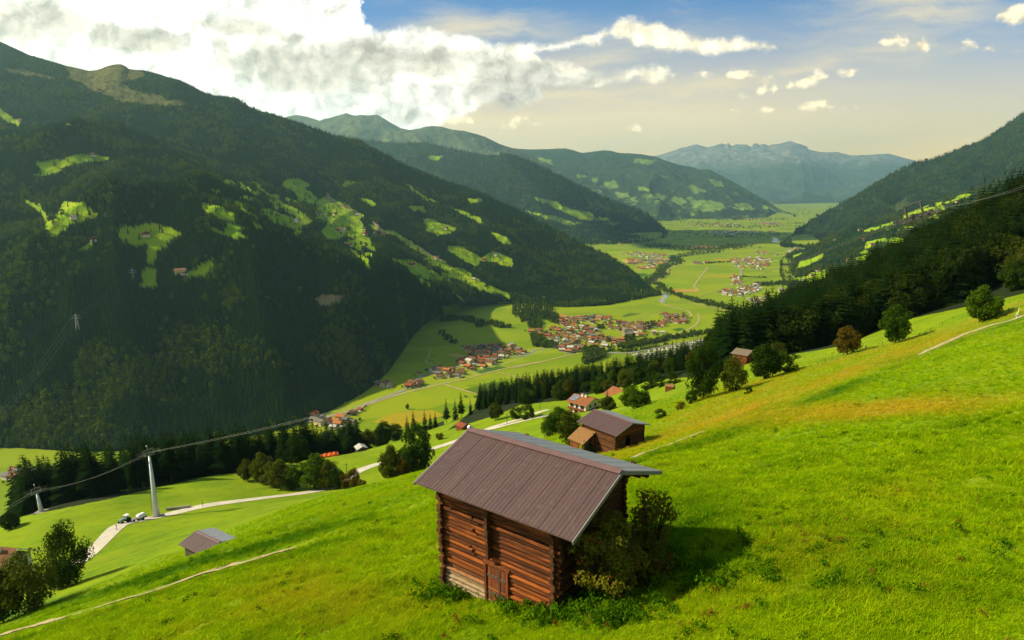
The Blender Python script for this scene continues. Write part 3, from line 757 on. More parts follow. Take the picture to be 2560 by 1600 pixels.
mountain(6, 'mountain', mtn6, slope_mat('right_slope', (.020, .038, .012), (.038, .062, .014), MD1, MD2, scar=(.045, .062, .012), fs=.0022), 'steep dark green mountain descending from the upper right', (), (), SCAR6)
mountain(7, 'mountain', mtn7, slope_mat('hamlet_slope', FD, FL, MD1, MD2), 'wooded lower slope with scattered farms at the foot of the right mountain', MEAD7)
# ------------------------------------------------------------------ woods on the mountains
def wood_points(key, n, seed, tmax=1e9, bias=1.6, excl=True):
    W, px, py, me, al, s_ = MTN[key]; g = np.random.default_rng(seed)
    A = W[2:-1]; A = W[:, 2:-1]          # drop back side and buried foot
    e1 = A[1:, :-1] - A[:-1, :-1]; e2 = A[:-1, 1:] - A[:-1, :-1]; nr = np.cross(e1, e2); ar = np.linalg.norm(nr, axis=2)
    c = A[:-1, :-1]; d = np.linalg.norm(c, axis=2)
    X, Y = px[:-1, 2:-2], py[:-1, 2:-2]
    wgt = ar / d ** bias * ((X > -420) & (X < 2800) & (Y > -150) & (Y < 1350))
    wgt = wgt.ravel() / wgt.sum()
    k = g.choice(len(wgt), n, p=wgt); i, j = np.unravel_index(k, ar.shape)
    a, b = g.random(n)[:, None], g.random(n)[:, None]
    p = A[i, j] * (1 - a) * (1 - b) + A[i + 1, j] * a * (1 - b) + A[i, j + 1] * (1 - a) * b + A[i + 1, j + 1] * a * b
    qx, qy, _ = proj(p)
    dens = .5 + .5 * fbm(p[:, 0] / 160, p[:, 1] / 160, 3, seed)
    thin = al[:, 2:][np.minimum(i, al.shape[0] - 1), j]; cut = np.maximum(me, s_)[:, 2:][i, j]
    polys = {1: MEAD1 + SCAR1, 2: MEAD2, 4: MEAD4, 6: SCAR6, 7: MEAD7}.get(key, [])
    hp = 20 * FPX / np.linalg.norm(p, axis=1)
    inm = (patchmask(qx, qy, polys) > .5) | (patchmask(qx, qy - hp * .45, polys) > .5)
    r_ = g.random(n)
    keep = ~(inm & (r_ > .045)) & ~((cut > .5) & (r_ > .02)) & ~((thin > .5) & (r_ > .05)) & (r_ * .9 < dens + .35)
    # villages' gardens keep clear of the dense wood on the fan
    return p[keep], g
def wood(key, n, seed, hmin, hmax, where, broad=.22, bias=1.6):
    p, g = wood_points(key, n, seed, bias=bias)
    kind = fbm(p[:, 0] / 90, p[:, 1] / 90, 3, seed + 3) + g.normal(0, .22, len(p))
    isb = kind > np.quantile(kind, 1 - broad)
    h = hmin + (hmax - hmin) * g.random(len(p)); rz = g.random(len(p)) * 6.28
    d = np.linalg.norm(p, axis=1); h = h * np.clip((d / 2200) ** .25, .9, 1.5) * (np.clip(1.15 - (p[:, 2] - 250) / 650, .3, 1) if key == 1 else 1)
    p = p - np.array([0, 0, .6])
    con = np.flatnonzero(~isb); parts = np.array_split(g.permutation(con), len(CON_FAR))
    for i, q in enumerate(parts):
        gn_scatter('conifer_forest', p[q], h[q], rz[q], CON_FAR[i], 'dense dark conifer forest covering ' + where)
    b = np.flatnonzero(isb)
    gn_scatter('broadleaf_forest', p[b], h[b] * .8, rz[b], BRO_FAR[seed % 2], 'lighter broadleaf trees mixed into the forest on ' + where)
wood(1, 195000, 3, 11, 21, 'the big left mountainside', .14)
wood(2, 26000, 8, 22, 34, 'the second ridge behind the left mountain', .12)
wood(6, 42000, 12, 18, 30, 'the mountain at the upper right', .25)
wood(7, 16000, 15, 14, 24, 'the farm slope below the right mountain', .35)
# ------------------------------------------------------------------ trees of the hillside, one by one
def crown_mesh(seed, n, k, rx, rz, zc, r0, shape, leaf, mat, extra=()):
    c, r = crown_centers(seed, k, rx, rz, zc, r0, shape)
    for e in extra: c.append(e[:3]); r.append(e[3])
    V, Fq = leafcloud(seed + 50, n, c, r, leaf, .55)
    return quadmesh('crown', V, Fq, mat)
_cm = {}
SHAPES = {  # seed, leaves, clumps, half width, half height, centre height, clump radius, taper, leaf size (unit height 1, unit width 1)
 'round': (21, 7000, 70, .46, .47, .50, .115, .1, .027), 'round2': (22, 7000, 70, .45, .48, .50, .12, .35, .027),
 'tall': (23, 8000, 80, .43, .46, .52, .12, .6, .021), 'cone': (24, 9500, 90, .44, .50, .46, .14, 1.6, .019),
 'loose': (25, 6500, 70, .46, .48, .46, .13, .2, .021), 'bush': (26, 3000, 34, .50, .50, .44, .14, .2, .032)}
def crown_of(shape, mat):
    k = (shape, mat.name)
    if k not in _cm:
        s = SHAPES[shape]; _cm[k] = crown_mesh(*s[:8], s[8], mat)
    return _cm[k]
_tk = {}
def trunk_of(shape, mat=None):
    k = shape + (mat.name if mat else '')
    if k not in _tk:
        me = limbs(len(_tk) + 3, 1.0, .62, .45, .022 if shape != 'bush' else .014, 7); me.materials.append(mat or M_bark); _tk[k] = me
    return _tk[k]
def leafy(x, y, z, h, wd, shape, mat, label, group=None, name='broadleaf_tree', cat='tree', bark=None):
    r = empty(name, (x, y, z), random.random() * 6.28); tag(r, label, cat, group)
    a = add('trunk', trunk_of(shape, bark), None, r); b = add('crown', crown_of(shape, mat), None, r)
    a.scale = (wd * .8, wd * .8, h); b.scale = (wd, wd, h)
    return r
def leafy_px(px, py, hpx, wpx, shape, mat, label, t=None, group=None, name='broadleaf_tree', cat='tree', bark=None, sink=0.0):
    p = onhill(px, py, t) if t else hit(px, py)
    d = float(np.dot(p, _F)); k = d / FPX
    r = leafy(p[0], p[1], p[2] - sink - .1, hpx * k * 1.04, wpx * k, shape, mat, label, group, name, cat, bark)
    return r
def spruce(x, y, z, h, label, group, mi=None, wide=1.0):
    i = random.randrange(4) if mi is None else mi
    r = empty('spruce_tree', (x, y, z - .3), random.random() * 6.28); tag(r, label, 'tree', group)
    r.scale = (h * wide, h * wide, h)
    add('trunk', TRUNK_MID, None, r); add('crown', CON_MID[i], None, r)
    return r
def spruce_px(px, py, hpx, label, t=None, group=None, mi=None, wide=1.0):
    p = onhill(px, py, t) if t else hit(px, py)
    return spruce(p[0], p[1], p[2], hpx * float(np.dot(p, _F)) / FPX * 1.03, label, group, mi, wide)
CON_WIDE = quadmesh('spruce_crown', *conifer(17, 1, .23, 18, 10, 2, .42, .03), M_spruce)
FO = leafmat('forest_olive_leaves', (.014, .030, .003), (.042, .060, .005), .2)
G, OL, RU, DK = M_leaf, M_leaf_olive, M_leaf_rust, M_leaf_dark
singles = [
 (2450,806,90,86,'round',G,'full round green tree beside the gravel path at upper right',None),
 (2238,858,100,80,'round2',G,'tall rounded green tree on the crest, middle one of three along the meadow edge',None),
 (2118,886,70,70,'round',RU,'small rust-tinged round tree on the meadow crest near the far dark barn',None),
 (1757,998,150,100,'tall',DK,'big dark tree with a bare trunk at the yellow meadow edge',None),
 (1832,978,98,74,'loose',OL,'airy olive tree just right of the big dark tree',None),
 (1912,948,94,84,'round2',DK,'dark bushy tree in front of the small dark-red barn',None),
 (1968,930,58,64,'bush',DK,'low dark bush right of the small dark-red barn',None),
 (1585,1050,56,82,'round',G,'spreading green tree behind the second barn roof',185),
 (1398,1070,70,74,'round2',G,'green tree below the white farmhouse, left of the second barn',170),
 (1425,1112,96,72,'tall',OL,'olive and russet tree close to the left end of the second barn',125),
 (1375,1085,62,50,'loose',G,'slender green tree leftmost of the clump by the second barn',165),
 (655,1188,82,64,'round2',OL,'rounded olive tree, leftmost of the roadside clump',232),
 (700,1212,74,70,'round',OL,'low rounded tree at the left of the roadside clump, near the road bend',222),
 (788,1222,92,94,'round2',G,'broad green tree in the middle of the roadside clump',222),
 (618,1186,58,50,'round2',OL,'smaller olive bush-tree at the far left end of the roadside clump',236),
 (678,1204,62,58,'round',OL,'olive tree between the two leftmost roadside trees',227),
 (736,1222,62,60,'round2',G,'green tree left of the broad roadside tree',222),
 (822,1230,72,62,'round',OL,'olive tree right of the broad roadside tree',219),
 (745,1172,78,66,'round',DK,'dark tree behind the roadside clump near the orange roof',262),
 (846,1232,60,46,'tall',DK,'small dark tree at the right of the roadside clump by the road',216),
 (866,1242,44,32,'tall',RU,'little reddish tree beside the road bend',212),
 (888,1250,56,36,'tall',RU,'orange-red autumn tree standing right of the roadside clump',208),
 (980,1258,98,66,'round2',OL,'olive tree left of the log barn roof in the lower meadow',190),
 (1012,1254,58,44,'tall',RU,'red-brown autumn tree under the left eave of the log barn',188),
 (1045,1212,124,88,'round',G,'tall full green tree behind the left corner of the log barn roof',215),
 (1022,1222,66,50,'round2',DK,'dark tree between the olive tree and the tall green tree',208),
 (180,1500,172,116,'cone',DK,'dark cone-shaped tree in the lower left, near the bottom of the road',118),
 (80,1545,170,150,'loose',OL,'large olive tree filling the lower left corner',100),
 (8,1560,150,120,'round2',OL,'olive tree cut by the left picture edge',98),
 (1240,1090,44,40,'round',OL,'small olive tree beside the road above the log barn ridge',305),
 (1318,1092,40,44,'bush',DK,'dark roadside bush between the two pale road branches',285),
 (1290,1082,34,38,'bush',DK,'dark bush left of the road fork above the barn',292),
 (1620,990,36,44,'bush',DK,'dark hedge bush right of the brown-roofed farmhouse',285),
 (1652,985,38,44,'bush',DK,'dark hedge bush in the middle of the hedge beside the tiny red shed',275),
 (1686,976,34,36,'bush',DK,'dark hedge bush next to the tiny red shed',268),
 (1728,1008,38,34,'loose',DK,'thin dark shrub left of the bare trunk of the big tree',None),
 (1650,1046,26,34,'bush',DK,'small scrub bush on the slope right of the second barn roof',None),
 (1700,1024,24,26,'bush',RU,'small reddish scrub bush on the slope below the hedge',None),
 (1518,1038,36,52,'round',OL,'rounded tree between the two farmhouses and the second barn',240),
 (1870,985,20,26,'bush',DK,'tiny dark bush on the meadow edge right of the olive tree',None),
 (1945,885,40,46,'loose',OL,'light yellowish tree just behind the small dark-red barn',225),
 (1100,1098,18,24,'bush',RU,'low reddish scrub beside the road below the forest row',None),
 (905,1240,22,28,'bush',RU,'low brown scrub next to the orange-red autumn tree',205),
 (25,1312,50,46,'round2',DK,'dark round tree at the left edge below the second lift pylon',186),
 (1470,1172,34,38,'loose',DK,'dark shrub against the second barn wall',101),
]
for px, py, hp, wp, sh, mt, lb, t in singles:
    bush_ = sh == 'bush' or 'shrub' in lb
    leafy_px(px, py, hp, wp, sh, mt, lb, t, None, 'bush' if bush_ else 'broadleaf_tree', 'bush' if bush_ else 'tree')
conif = [(60,1395,48,'small spruce behind the olive trees at lower left',132),(80,1400,34,'shorter spruce next to the small spruce at lower left',132),
 (38,1292,52,'young spruce left of the second lift pylon',188),(20,1290,30,'short young spruce at the left edge below the valley hamlet',190),
 (1518,1012,46,'small spruce in front of the brown-roofed farmhouse',268),
 (1020,1100,58,'slim spruce, left of a pair in the row before the yellow field',360),(1036,1100,64,'taller spruce of a pair in the row before the yellow field',362),
 (1064,1098,56,'dark spruce right of the spruce pair',362),(1078,1096,44,'short bushy conifer in the row behind the log barn roof',360),(1090,1092,42,'small conifer in the middle of the row behind the log barn roof',362),
 (1118,1088,64,'tall narrow spruce standing apart in the row above the log barn',366),(1140,1080,56,'ragged conifer right of the tall narrow spruce',370),(1155,1078,68,'full dark conifer above the log barn ridge',370),(1178,1074,42,'small round-topped conifer at the right end of the row',372)]
for px, py, hp, lb, t in conif: spruce_px(px, py, hp, lb, t)

# the spruce walls: front rows one by one, the depth behind as forest
def zone(xs, t0, t1, n, seed, by_px=True):
    g = np.random.default_rng(seed); out = []
    px = g.uniform(xs[0][0], xs[-1][0], n); f = g.random(n)
    a = np.interp(px, [q[0] for q in xs], [q[1] for q in xs]); b = np.interp(px, [q[0] for q in xs], [q[2] for q in xs])
    t = a + t0 + (t1 - t0) * f
    d = ray(px, np.interp(px, [q[0] for q in xs], [q[3] for q in xs])) * t[:, None]
    z = H(d[:, 0], d[:, 1])
    return np.c_[d[:, :2], z], g, b
LW = [(40,214,0,1290),(280,212,0,1249),(392,232,0,1222),(550,250,0,1188),(667,262,0,1180),(760,290,0,1150),(900,330,0,1110)]
p, g, _ = zone(LW, 2, 32, 110, 101)
for q in p: spruce(*q, float(g.uniform(15, 23)), 'tall dark spruce in the front of the black spruce wall behind the left meadow', 'spruces of the left forest edge', wide=1.35)
p, g, _ = zone(LW, 30, 150, 900, 102)
gn_scatter('spruce_forest', p - [0, 0, .3], g.uniform(16, 26, len(p)), g.random(len(p)) * 6.28, CON_WIDE, 'black spruce forest dropping away behind the left meadow crest')
MW = [(1190,372,0,1050),(1300,362,0,1010),(1420,345,0,1000),(1560,330,0,965),(1700,300,0,925),(1800,275,0,905)]
p, g, _ = zone(MW, 2, 40, 52, 103)
for q in p: spruce(*q, float(g.uniform(11, 18)), 'dark conifer of the wooded band behind the two farmhouses', 'conifers behind the farmhouses', wide=1.15)
p, g, _ = zone(MW, 30, 120, 330, 104)
gn_scatter('conifer_forest', p - [0, 0, .3], g.uniform(12, 17, len(p)), g.random(len(p)) * 6.28, CON_WIDE, 'dark conifer forest falling to the campsite behind the farmhouses')
p, g, _ = zone(MW, -14, 20, 40, 105)
for i, q in enumerate(p):
    mt = (OL, DK, DK, G, OL, DK, RU)[i % 7]; nm = {'olive_leaves': 'olive', 'dark_leaves': 'dark green', 'rusty_leaves': 'russet', 'green_leaves': 'fresh green'}[mt.name]
    leafy(*q - [0, 0, .2], float(g.uniform(6, 11)), float(g.uniform(6, 9)), ('round', 'round2', 'tall')[i % 3], mt, nm + ' broadleaf at the front of the wooded band behind the farmhouses', 'broadleaf trees behind the farmhouses, ' + nm)
p, g, _ = zone([(700,300,0,1165),(900,335,0,1118),(990,345,0,1104)], -4, 30, 26, 108)
for i, q in enumerate(p):
    leafy(*q - [0, 0, .2], float(g.uniform(9, 15)), float(g.uniform(8, 11)), ('round', 'round2', 'tall')[i % 3], (DK, OL, DK)[i % 3], ('dark green', 'olive', 'dark green')[i % 3] + ' broadleaf in the grove behind the grey-roofed shed', 'grove behind the grey shed, ' + ('dark green', 'olive', 'dark green')[i % 3])
# right-hand forest
RW = [(1810,262,0,900),(1900,244,0,902),(2000,240,0,884),(2100,240,0,866),(2180,236,0,830),(2280,230,0,796),(2400,224,0,772),(2500,220,0,749),(2640,216,0,715)]
p, g, _ = zone(RW, 1, 36, 62, 106)
for i, q in enumerate(p):
    if i % 5 < 3: spruce(*q, float(g.uniform(14, 22)), 'dark spruce at the lower edge of the right-hand forest', 'spruces along the right forest edge', wide=1.2)
    else:
        leafy(*q - [0, 0, .2], float(g.uniform(9, 15)), float(g.uniform(7, 10)), ('tall', 'round2')[i % 2], (OL, DK)[i % 2], ('olive', 'dark green')[i % 2] + ' leafy tree at the lower edge of the right-hand forest', 'leafy trees along the right forest edge, ' + ('olive', 'dark green')[i % 2])
RB = [(1790,300,0,880),(1900,290,0,880),(2050,300,0,830),(2200,300,0,770),(2300,300,0,730),(2640,300,0,640)]
p, g, _ = zone(RB, -62, 190, 1500, 107)
sel = g.random(len(p)) < .74
gn_scatter('spruce_forest', p[sel] - [0, 0, .3], g.uniform(19, 29, sel.sum()), g.random(sel.sum()) * 6.28, CON_WIDE, 'dense dark spruce forest climbing at the right edge')
q = p[~sel]
gn_scatter('mixed_forest', q - [0, 0, .3], g.uniform(14, 21, len(q)), g.random(len(q)) * 6.28, crown_of('tall', FO), 'olive leafy trees mixed into the forest at the right edge')
for px, py, hp, t in [(2365,530,95,330),(2430,515,85,335),(2478,505,105,325),(2540,495,110,315),(2330,560,75,345),(2300,600,60,345),(2400,535,70,340),(2510,505,88,330),(2290,640,70,340),(2270,690,80,330),(2235,740,84,330)]:
    pass
for px, yt, t in [(1835,805,285),(1862,792,290),(1885,788,300),(1908,776,300),(1935,778,310),(1960,766,310),(1984,762,320),(2006,752,320),(2030,752,325),(2050,742,325),(2070,736,330),(2088,728,330),(2108,714,330),(2130,712,335),(2150,702,335),(2166,698,335),(2186,700,340),(2206,688,340),(2227,668,340),(2240,668,345),(2256,642,345),(2272,612,340),(2292,588,335),(2312,580,340),(2332,566,340),(2352,556,340),(2372,536,335),(2392,520,335),(2412,500,330),(2432,486,330),(2448,470,325),(2464,438,315),(2482,468,325),(2497,440,315),(2514,462,320),(2532,428,310),(2552,416,305),(2570,440,310)]:
    d_ = ray(px, yt) * t; zb_ = float(H(d_[0], d_[1])); hh_ = d_[2] - zb_
    hh_ = min(max(hh_, 9), 36)
    spruce(d_[0], d_[1], zb_, hh_, 'tall black spruce on the spiky skyline of the right-hand forest', 'spruces on the right skyline', random.choice([0, 1, 2, 3]), wide=min(1.1, 22 / hh_ + .35))
if 0:
    spruce_px(px, py, hp, 'tall black spruce rising above the forest skyline at the right edge', t, 'spruces on the right skyline', random.choice([0, 2, 3]))
# ------------------------------------------------------------------ valley: fields, roads, river
def floorpt(px, py, z=FLOOR):
    return ray(px, py) * float(tfloor(px, py, z))
def flat_poly(name, poly, mat, dz, label, cat):
    pts = [floorpt(*q) for q in poly]
    m = MB().poly([(p[0], p[1], FLOOR + dz) for p in pts])
    me = m.mesh(name); bm = bmesh.new(); bm.from_mesh(me); bmesh.ops.triangulate(bm, faces=bm.faces[:])
    for f in bm.faces:
        if f.normal.z < 0: f.normal_flip()
    bm.to_mesh(me); bm.free()
    return tag(add(name, me, mat), label, cat, kind='structure')
def smooth_line(pts, step):
    pts = np.array(pts, float); n = max(8, int(np.linalg.norm(np.diff(pts, axis=0), axis=1).sum() / step))
    return catmull(pts, n)
def strip_mesh(name, line, width, zf):
    line = np.asarray(line, float); d = np.gradient(line[:, :2], axis=0); d /= np.linalg.norm(d, axis=1)[:, None] + 1e-9
    nrm = np.c_[-d[:, 1], d[:, 0]]; wv_ = (np.asarray(width) if np.ndim(width) else np.full(len(line), width))[:, None]
    k = np.linspace(-.5, .5, 5); V = np.stack([line[:, :2] + nrm * wv_ * s for s in k], 1)
    z = zf(V[..., 0], V[..., 1])
    return npmesh(name, np.concatenate([V, z[..., None]], -1).reshape(-1, 3), gridfaces(len(line), 5)[:, ::-1], True)
M_track = pmat('gravel_track', (.42, .36, .16), .95, .1, var=(.33, .27, .10), vscale=.05)
M_road = pmat('asphalt_road', (.30, .28, .24), .9, .2, var=(.24, .23, .20), vscale=.05)
M_water = pmat('river_water', (.10, .20, .19), .12, .5, var=(.14, .25, .23), vscale=.02)
FM = {'yellow': pmat('ripe_field', (.36, .27, .010), .95, .1, var=(.30, .25, .012), vscale=.03), 'dark': pmat('dark_field', (.075, .135, .008), .95, .1, var=(.095, .155, .008), vscale=.03),
      'tan': pmat('bare_field', (.50, .37, .12), .95, .1, var=(.42, .30, .09), vscale=.03), 'lime': pmat('lime_field', (.20, .29, .006), .95, .1, var=(.17, .27, .006), vscale=.03),
      'orange': pmat('stubble_field', (.36, .21, .035), .95, .1, var=(.42, .27, .05), vscale=.02), 'deep': pmat('clover_field', (.045, .125, .008), .95, .1, var=(.06, .14, .008), vscale=.03)}
r1 = (.19843, 880, 780); r2 = (.19843, 1280, 740); r3 = (.23967, 1480, 500); r4 = (.21168, 740, 1000)
FIELDS = [('yellow', r1, [(250,1385),(460,1300),(640,1260),(1000,1235),(1170,1300),(820,1400),(620,1450)], 'ripe yellow field behind the conifer row'),
 ('dark', r1, [(1390,985),(1790,872),(2030,950),(1880,1005),(1700,1062)], 'olive field between the village track and the wooded band'),
 ('deep', r1, [(1540,750),(1840,680),(1980,705),(1640,780)], 'dark green field along the front of the red-roofed village'),
 ('lime', r1, [(1790,868),(2060,838),(2150,860),(1880,905)], 'small lime field beside the olive field'),
 ('tan', r1, [(1200,545),(1280,525),(1480,560),(1400,580)], 'bare tan plot at the left edge of the red-roofed village'),
 ('lime', r1, [(1120,600),(1180,565),(1380,582),(1350,605),(1150,655)], 'bright lime meadow left of the red-roofed village'),
 ('deep', r2, [(2010,425),(2110,400),(2180,415),(2100,445)], 'dark green rectangle beside the curving track'),
 ('lime', r2, [(1820,540),(2000,500),(2419,430),(2419,468),(2000,556)], 'yellow-green strip along the hedge above the campsite'),
 ('orange', r2, [(510,225),(620,225),(880,280),(620,285),(560,255)], 'orange gravel ground at the top of the big village'),
 ('dark', r2, [(1480,212),(1640,222),(1420,268),(1380,255)], 'dark strip in the fields behind the big village'),
 ('orange', r3, [(800,930),(1080,930),(1110,955),(850,966)], 'orange stubble field by the river bend'),
 ('yellow', r3, [(1170,785),(1480,795),(1460,815),(1200,806)], 'narrow yellow strip in the wide mid-valley meadow'),
 ('yellow', r3, [(1280,612),(1560,616),(1540,640),(1290,636)], 'yellow field left of the church village'),
 ('lime', r3, [(700,850),(1060,890),(1070,905),(800,920)], 'lime field edge above the stubble by the river'),
 ('deep', r3, [(340,775),(560,765),(600,790),(380,820)], 'deep green field left of the river bend'),
 ('tan', r3, [(310,625),(450,615),(560,630),(540,660),(330,655)], 'pale works yard left of the river')]
for i, (k, s_, p_, lb) in enumerate(FIELDS):
    flat_poly('field', sc(p_, *s_), FM[k], .25 + .012 * i, lb, 'field')
def floor_strip(name, s_, pts, wdt, mat, dz, label, cat, step=12):
    w_ = np.array([floorpt(*q)[:2] for q in sc(pts, *s_)])
    me = strip_mesh(name, smooth_line(w_, step), wdt, lambda x, y: np.full_like(x, FLOOR + dz))
    return tag(add(name, me, mat), label, cat, kind='structure')
ROADS = [
 (r1, [(-700,1420),(-300,1320),(0,1240),(200,1150),(400,1082),(560,1022),(670,972),(720,920),(830,845),(950,788),(1160,722),(1300,700),(1470,650),(1640,625),(1820,592),(2180,545),(2300,478),(2430,465)], 8, M_road, 'grey valley road running past the red-roofed villages'),
 (r1, [(0,1248),(400,1105),(700,1010),(1000,945),(1200,895),(1420,847),(1650,782),(1980,703),(2200,660),(2420,622)], 6, M_track, 'straight pale track between the villages and the wide hayfields'),
 (r1, [(1155,912),(1290,955),(1420,992),(1560,1030),(1670,1068),(1685,1100),(1650,1142)], 5, M_track, 'pale field track bending towards the wooded band'),
 (r1, [(1825,762),(1960,790),(2100,830),(2200,850)], 4, M_track, 'short field track below the dark green field'),
 (r1, [(985,470),(975,540),(930,625),(980,655),(1050,685)], 4, M_track, 'thin track along the foot of the dark forest'),
 (r2, [(0,915),(200,868),(400,828),(620,770),(860,722)], 5, M_track, 'field track leading to the big village'),
 (r2, [(1925,0),(1875,60),(1900,95),(2000,135),(2200,185),(2250,225),(2260,262)], 7, M_track, 'pale road curving behind the hamlet with the white house'),
 (r2, [(2340,220),(2358,280),(2330,350),(2200,430),(2000,500),(1820,545),(1600,575),(1420,605)], 6, M_track, 'track sweeping round the fields to the big village'),
 (r2, [(1180,712),(1320,722),(1450,722),(1650,690),(1900,638),(2150,595),(2419,548),(2600,520)], 9, M_road, 'highway beside the campsite'),
 (r3, [(990,655),(900,675),(810,720),(785,745),(800,775),(740,800),(690,830),(665,860)], 9, M_track, 'pale road following the river bend'),
 (r3, [(1205,700),(1160,765),(1070,890),(1085,920),(1115,950)], 8, M_track, 'field track crossing the wide mid-valley meadow'),
 (r3, [(830,1045),(1000,1070),(1200,1110),(1400,1150),(1530,1185),(1600,1228)], 7, M_track, 'pale track below the riverside trees'),
 (r3, [(1550,720),(1555,780),(1520,850),(1600,900)], 9, M_road, 'village street joining the hamlets on the right')]
for i, (s_, p_, wd, mt, lb) in enumerate(ROADS):
    floor_strip('valley_road', s_, p_, wd, mt, .6 + .02 * i, lb, 'road')
floor_strip('river', r3, [(590,862),(625,838),(690,800),(742,778),(722,732),(760,695),(860,660),(885,640),(868,610),(940,582),(1100,560),(1350,540)], 34, M_water, .5, 'pale teal river winding through the middle of the valley', 'river')
floor_strip('river', r2, [(1925,-40),(1935,5),(1880,55),(1905,80)], 22, M_water, .52, 'short bright bend of the river below the dark nose of the left mountain', 'river')
floor_strip('river', r3, [(1895,395),(1920,410),(1908,430),(1925,445)], 40, M_water, .54, 'small pale bend of the river at the foot of the right mountain', 'river')

# ------------------------------------------------------------------ villages
M_plaster = pmat('white_plaster', (.74, .70, .60), .9, .2, var=(.66, .60, .48), vscale=.3)
M_cream = pmat('cream_plaster', (.66, .52, .30), .9, .2, var=(.60, .46, .26), vscale=.3)
M_timber = pmat('brown_timber', (.13, .060, .024), .85, .2, var=(.08, .038, .018), vscale=2, vstretch=(.3, .3, 3))
M_glass = pmat('dark_window', (.02, .024, .03), .15, .5)
ROOF = {'red': pmat('red_tiles', (.31, .078, .030), .85, .2, var=(.22, .060, .028), vscale=.5), 'orange': pmat('orange_tiles', (.42, .155, .042), .85, .2, var=(.33, .12, .035), vscale=.5),
        'brown': pmat('brown_tiles', (.20, .085, .040), .85, .2, var=(.15, .065, .032), vscale=.5), 'grey': pmat('grey_tiles', (.17, .155, .14), .8, .3, var=(.12, .11, .10), vscale=.5),
        'pale': pmat('pale_sheet', (.50, .48, .42), .6, .4, var=(.42, .40, .36), vscale=.5)}
def house_meshes(L, W, Hh, rise, over, timber, body):
    m = MB(); z1 = Hh * (.52 if timber else 1.0)
    m.box((0, 0, z1 / 2 - .6), (L, W, z1 + 1.2), m=0)
    if timber: m.box((0, 0, (z1 + Hh) / 2), (L + .12, W + .12, Hh - z1), m=1)
    g = 1 if timber else 0
    for s in (-1, 1):
        x = s * (L / 2 + (.06 if timber else 0)); y = W / 2 + (.06 if timber else 0)
        q = [(x, -y, Hh), (x, y, Hh), (x, 0, Hh + rise * (1 - over / (W / 2 + over)))]
        m.poly(q if s > 0 else q[::-1], g)
    for s in (-1, 1):
        for k in range(int(L // 2.6)):
            x = -L / 2 + 1.4 + k * 2.6
            m.box((x, s * (W / 2 + .02), z1 * .5), (1.0, .10, 1.1), m=2); m.box((x, s * (W / 2 + .08), Hh * .77), (.9, .10, 1.0), m=2)
        for k in range(max(1, int(W // 3))):
            y = -W / 2 + 1.5 + k * 3
            m.box((s * (L / 2 + .02), y, z1 * .5), (.10, 1.0, 1.1), m=2); m.box((s * (L / 2 + .08), y, Hh * .77), (.10, .9, 1.0), m=2)
    b = m.mesh('house_body')
    for mt in (body, M_timber, M_glass): b.materials.append(mt)
    r = MB(); hw = W / 2 + over; hl = L / 2 + over; th = .28
    zr = Hh + rise * 1.0 + .12; ze = Hh - rise * over / hw * .6
    for s in (-1, 1):
        a = [(-hl, s * hw, ze), (hl, s * hw, ze), (hl, 0, zr), (-hl, 0, zr)]
        up = [(x, y, z + th) for x, y, z in a]
        if s > 0: a, up = a[::-1], up[::-1]
        r.poly(up); r.poly(a[::-1])
        for i in range(4): r.poly([a[i], a[(i + 1) % 4], up[(i + 1) % 4], up[i]])
    r.box((L * .22, W * .12, zr + .35), (.8, .8, 1.5))
    return b, r
_hk = []
for (L, W, Hh, rise, over, tb, bd) in [(12, 9.5, 5.6, 2.2, 1.2, True, M_plaster), (14, 11, 6.4, 2.6, 1.3, True, M_cream), (11, 9, 5.4, 2.4, .9, False, M_plaster), (16, 11, 7.2, 2.6, 1.2, False, M_cream), (10, 8, 4.6, 1.9, .9, True, M_plaster)]:
    b, r = house_meshes(L, W, Hh, rise, over, tb, bd); rm = {}
    for k, mt in ROOF.items():
        me = r.mesh('roof'); me.materials.append(mt); rm[k] = me
    _hk.append((b, rm))
HPOS = []
def village_house(x, y, z, rz, kind, roof, label, group, s=1.0, name='village_house'):
    b, rm = _hk[kind]
    o = add(name, b, None, None, (x, y, z), (0, 0, rz)); o.scale = (s, s, s); tag(o, label, 'house', group)
    add('roof', rm[roof], None, o)
    HPOS.append((x, y)); return o
BODY = ['white and timber', 'cream and timber', 'white', 'large cream', 'small white and timber']
def cluster(s_, poly, n, pal, where, seed, spacing=17, smin=.85, smax=1.15, axis=24, kinds=(0, 1, 2, 3, 4)):
    g = np.random.default_rng(seed); pl = sc(poly, *s_); W_ = [tuple(floorpt(*q)[:2]) for q in pl]
    xs = [q[0] for q in W_]; ys = [q[1] for q in W_]; got = []
    for _ in range(n * 60):
        if len(got) >= n: break
        x, y = g.uniform(min(xs), max(xs)), g.uniform(min(ys), max(ys))
        if not inpoly(np.array([x]), np.array([y]), W_)[0]: continue
        if any((x - a) ** 2 + (y - b) ** 2 < spacing ** 2 for a, b in got): continue
        got.append((x, y))
    for x, y in got:
        roof = pal[int(g.integers(len(pal)))]; k = kinds[int(g.integers(len(kinds)))]
        rz = R(-axis) + (math.pi / 2 if g.random() < .35 else 0) + g.normal(0, .18)
        village_house(x, y, FLOOR, rz, k, roof, f'{roof}-roofed house in {where}', f'{roof}-roofed houses in {where}', g.uniform(smin, smax))
    return got
P1 = ['red', 'red', 'orange', 'orange', 'brown', 'brown', 'grey', 'pale']
P2 = ['orange', 'red', 'brown', 'brown', 'grey', 'pale', 'orange']
cluster(r1, [(1370,440),(1700,430),(1800,410),(2000,420),(2090,480),(2180,520),(1900,570),(1830,640),(1700,700),(1500,740),(1380,690),(1330,610),(1480,570),(1480,500)], 66, P1, 'the red-roofed village at the foot of the dark slope', 1, 18)
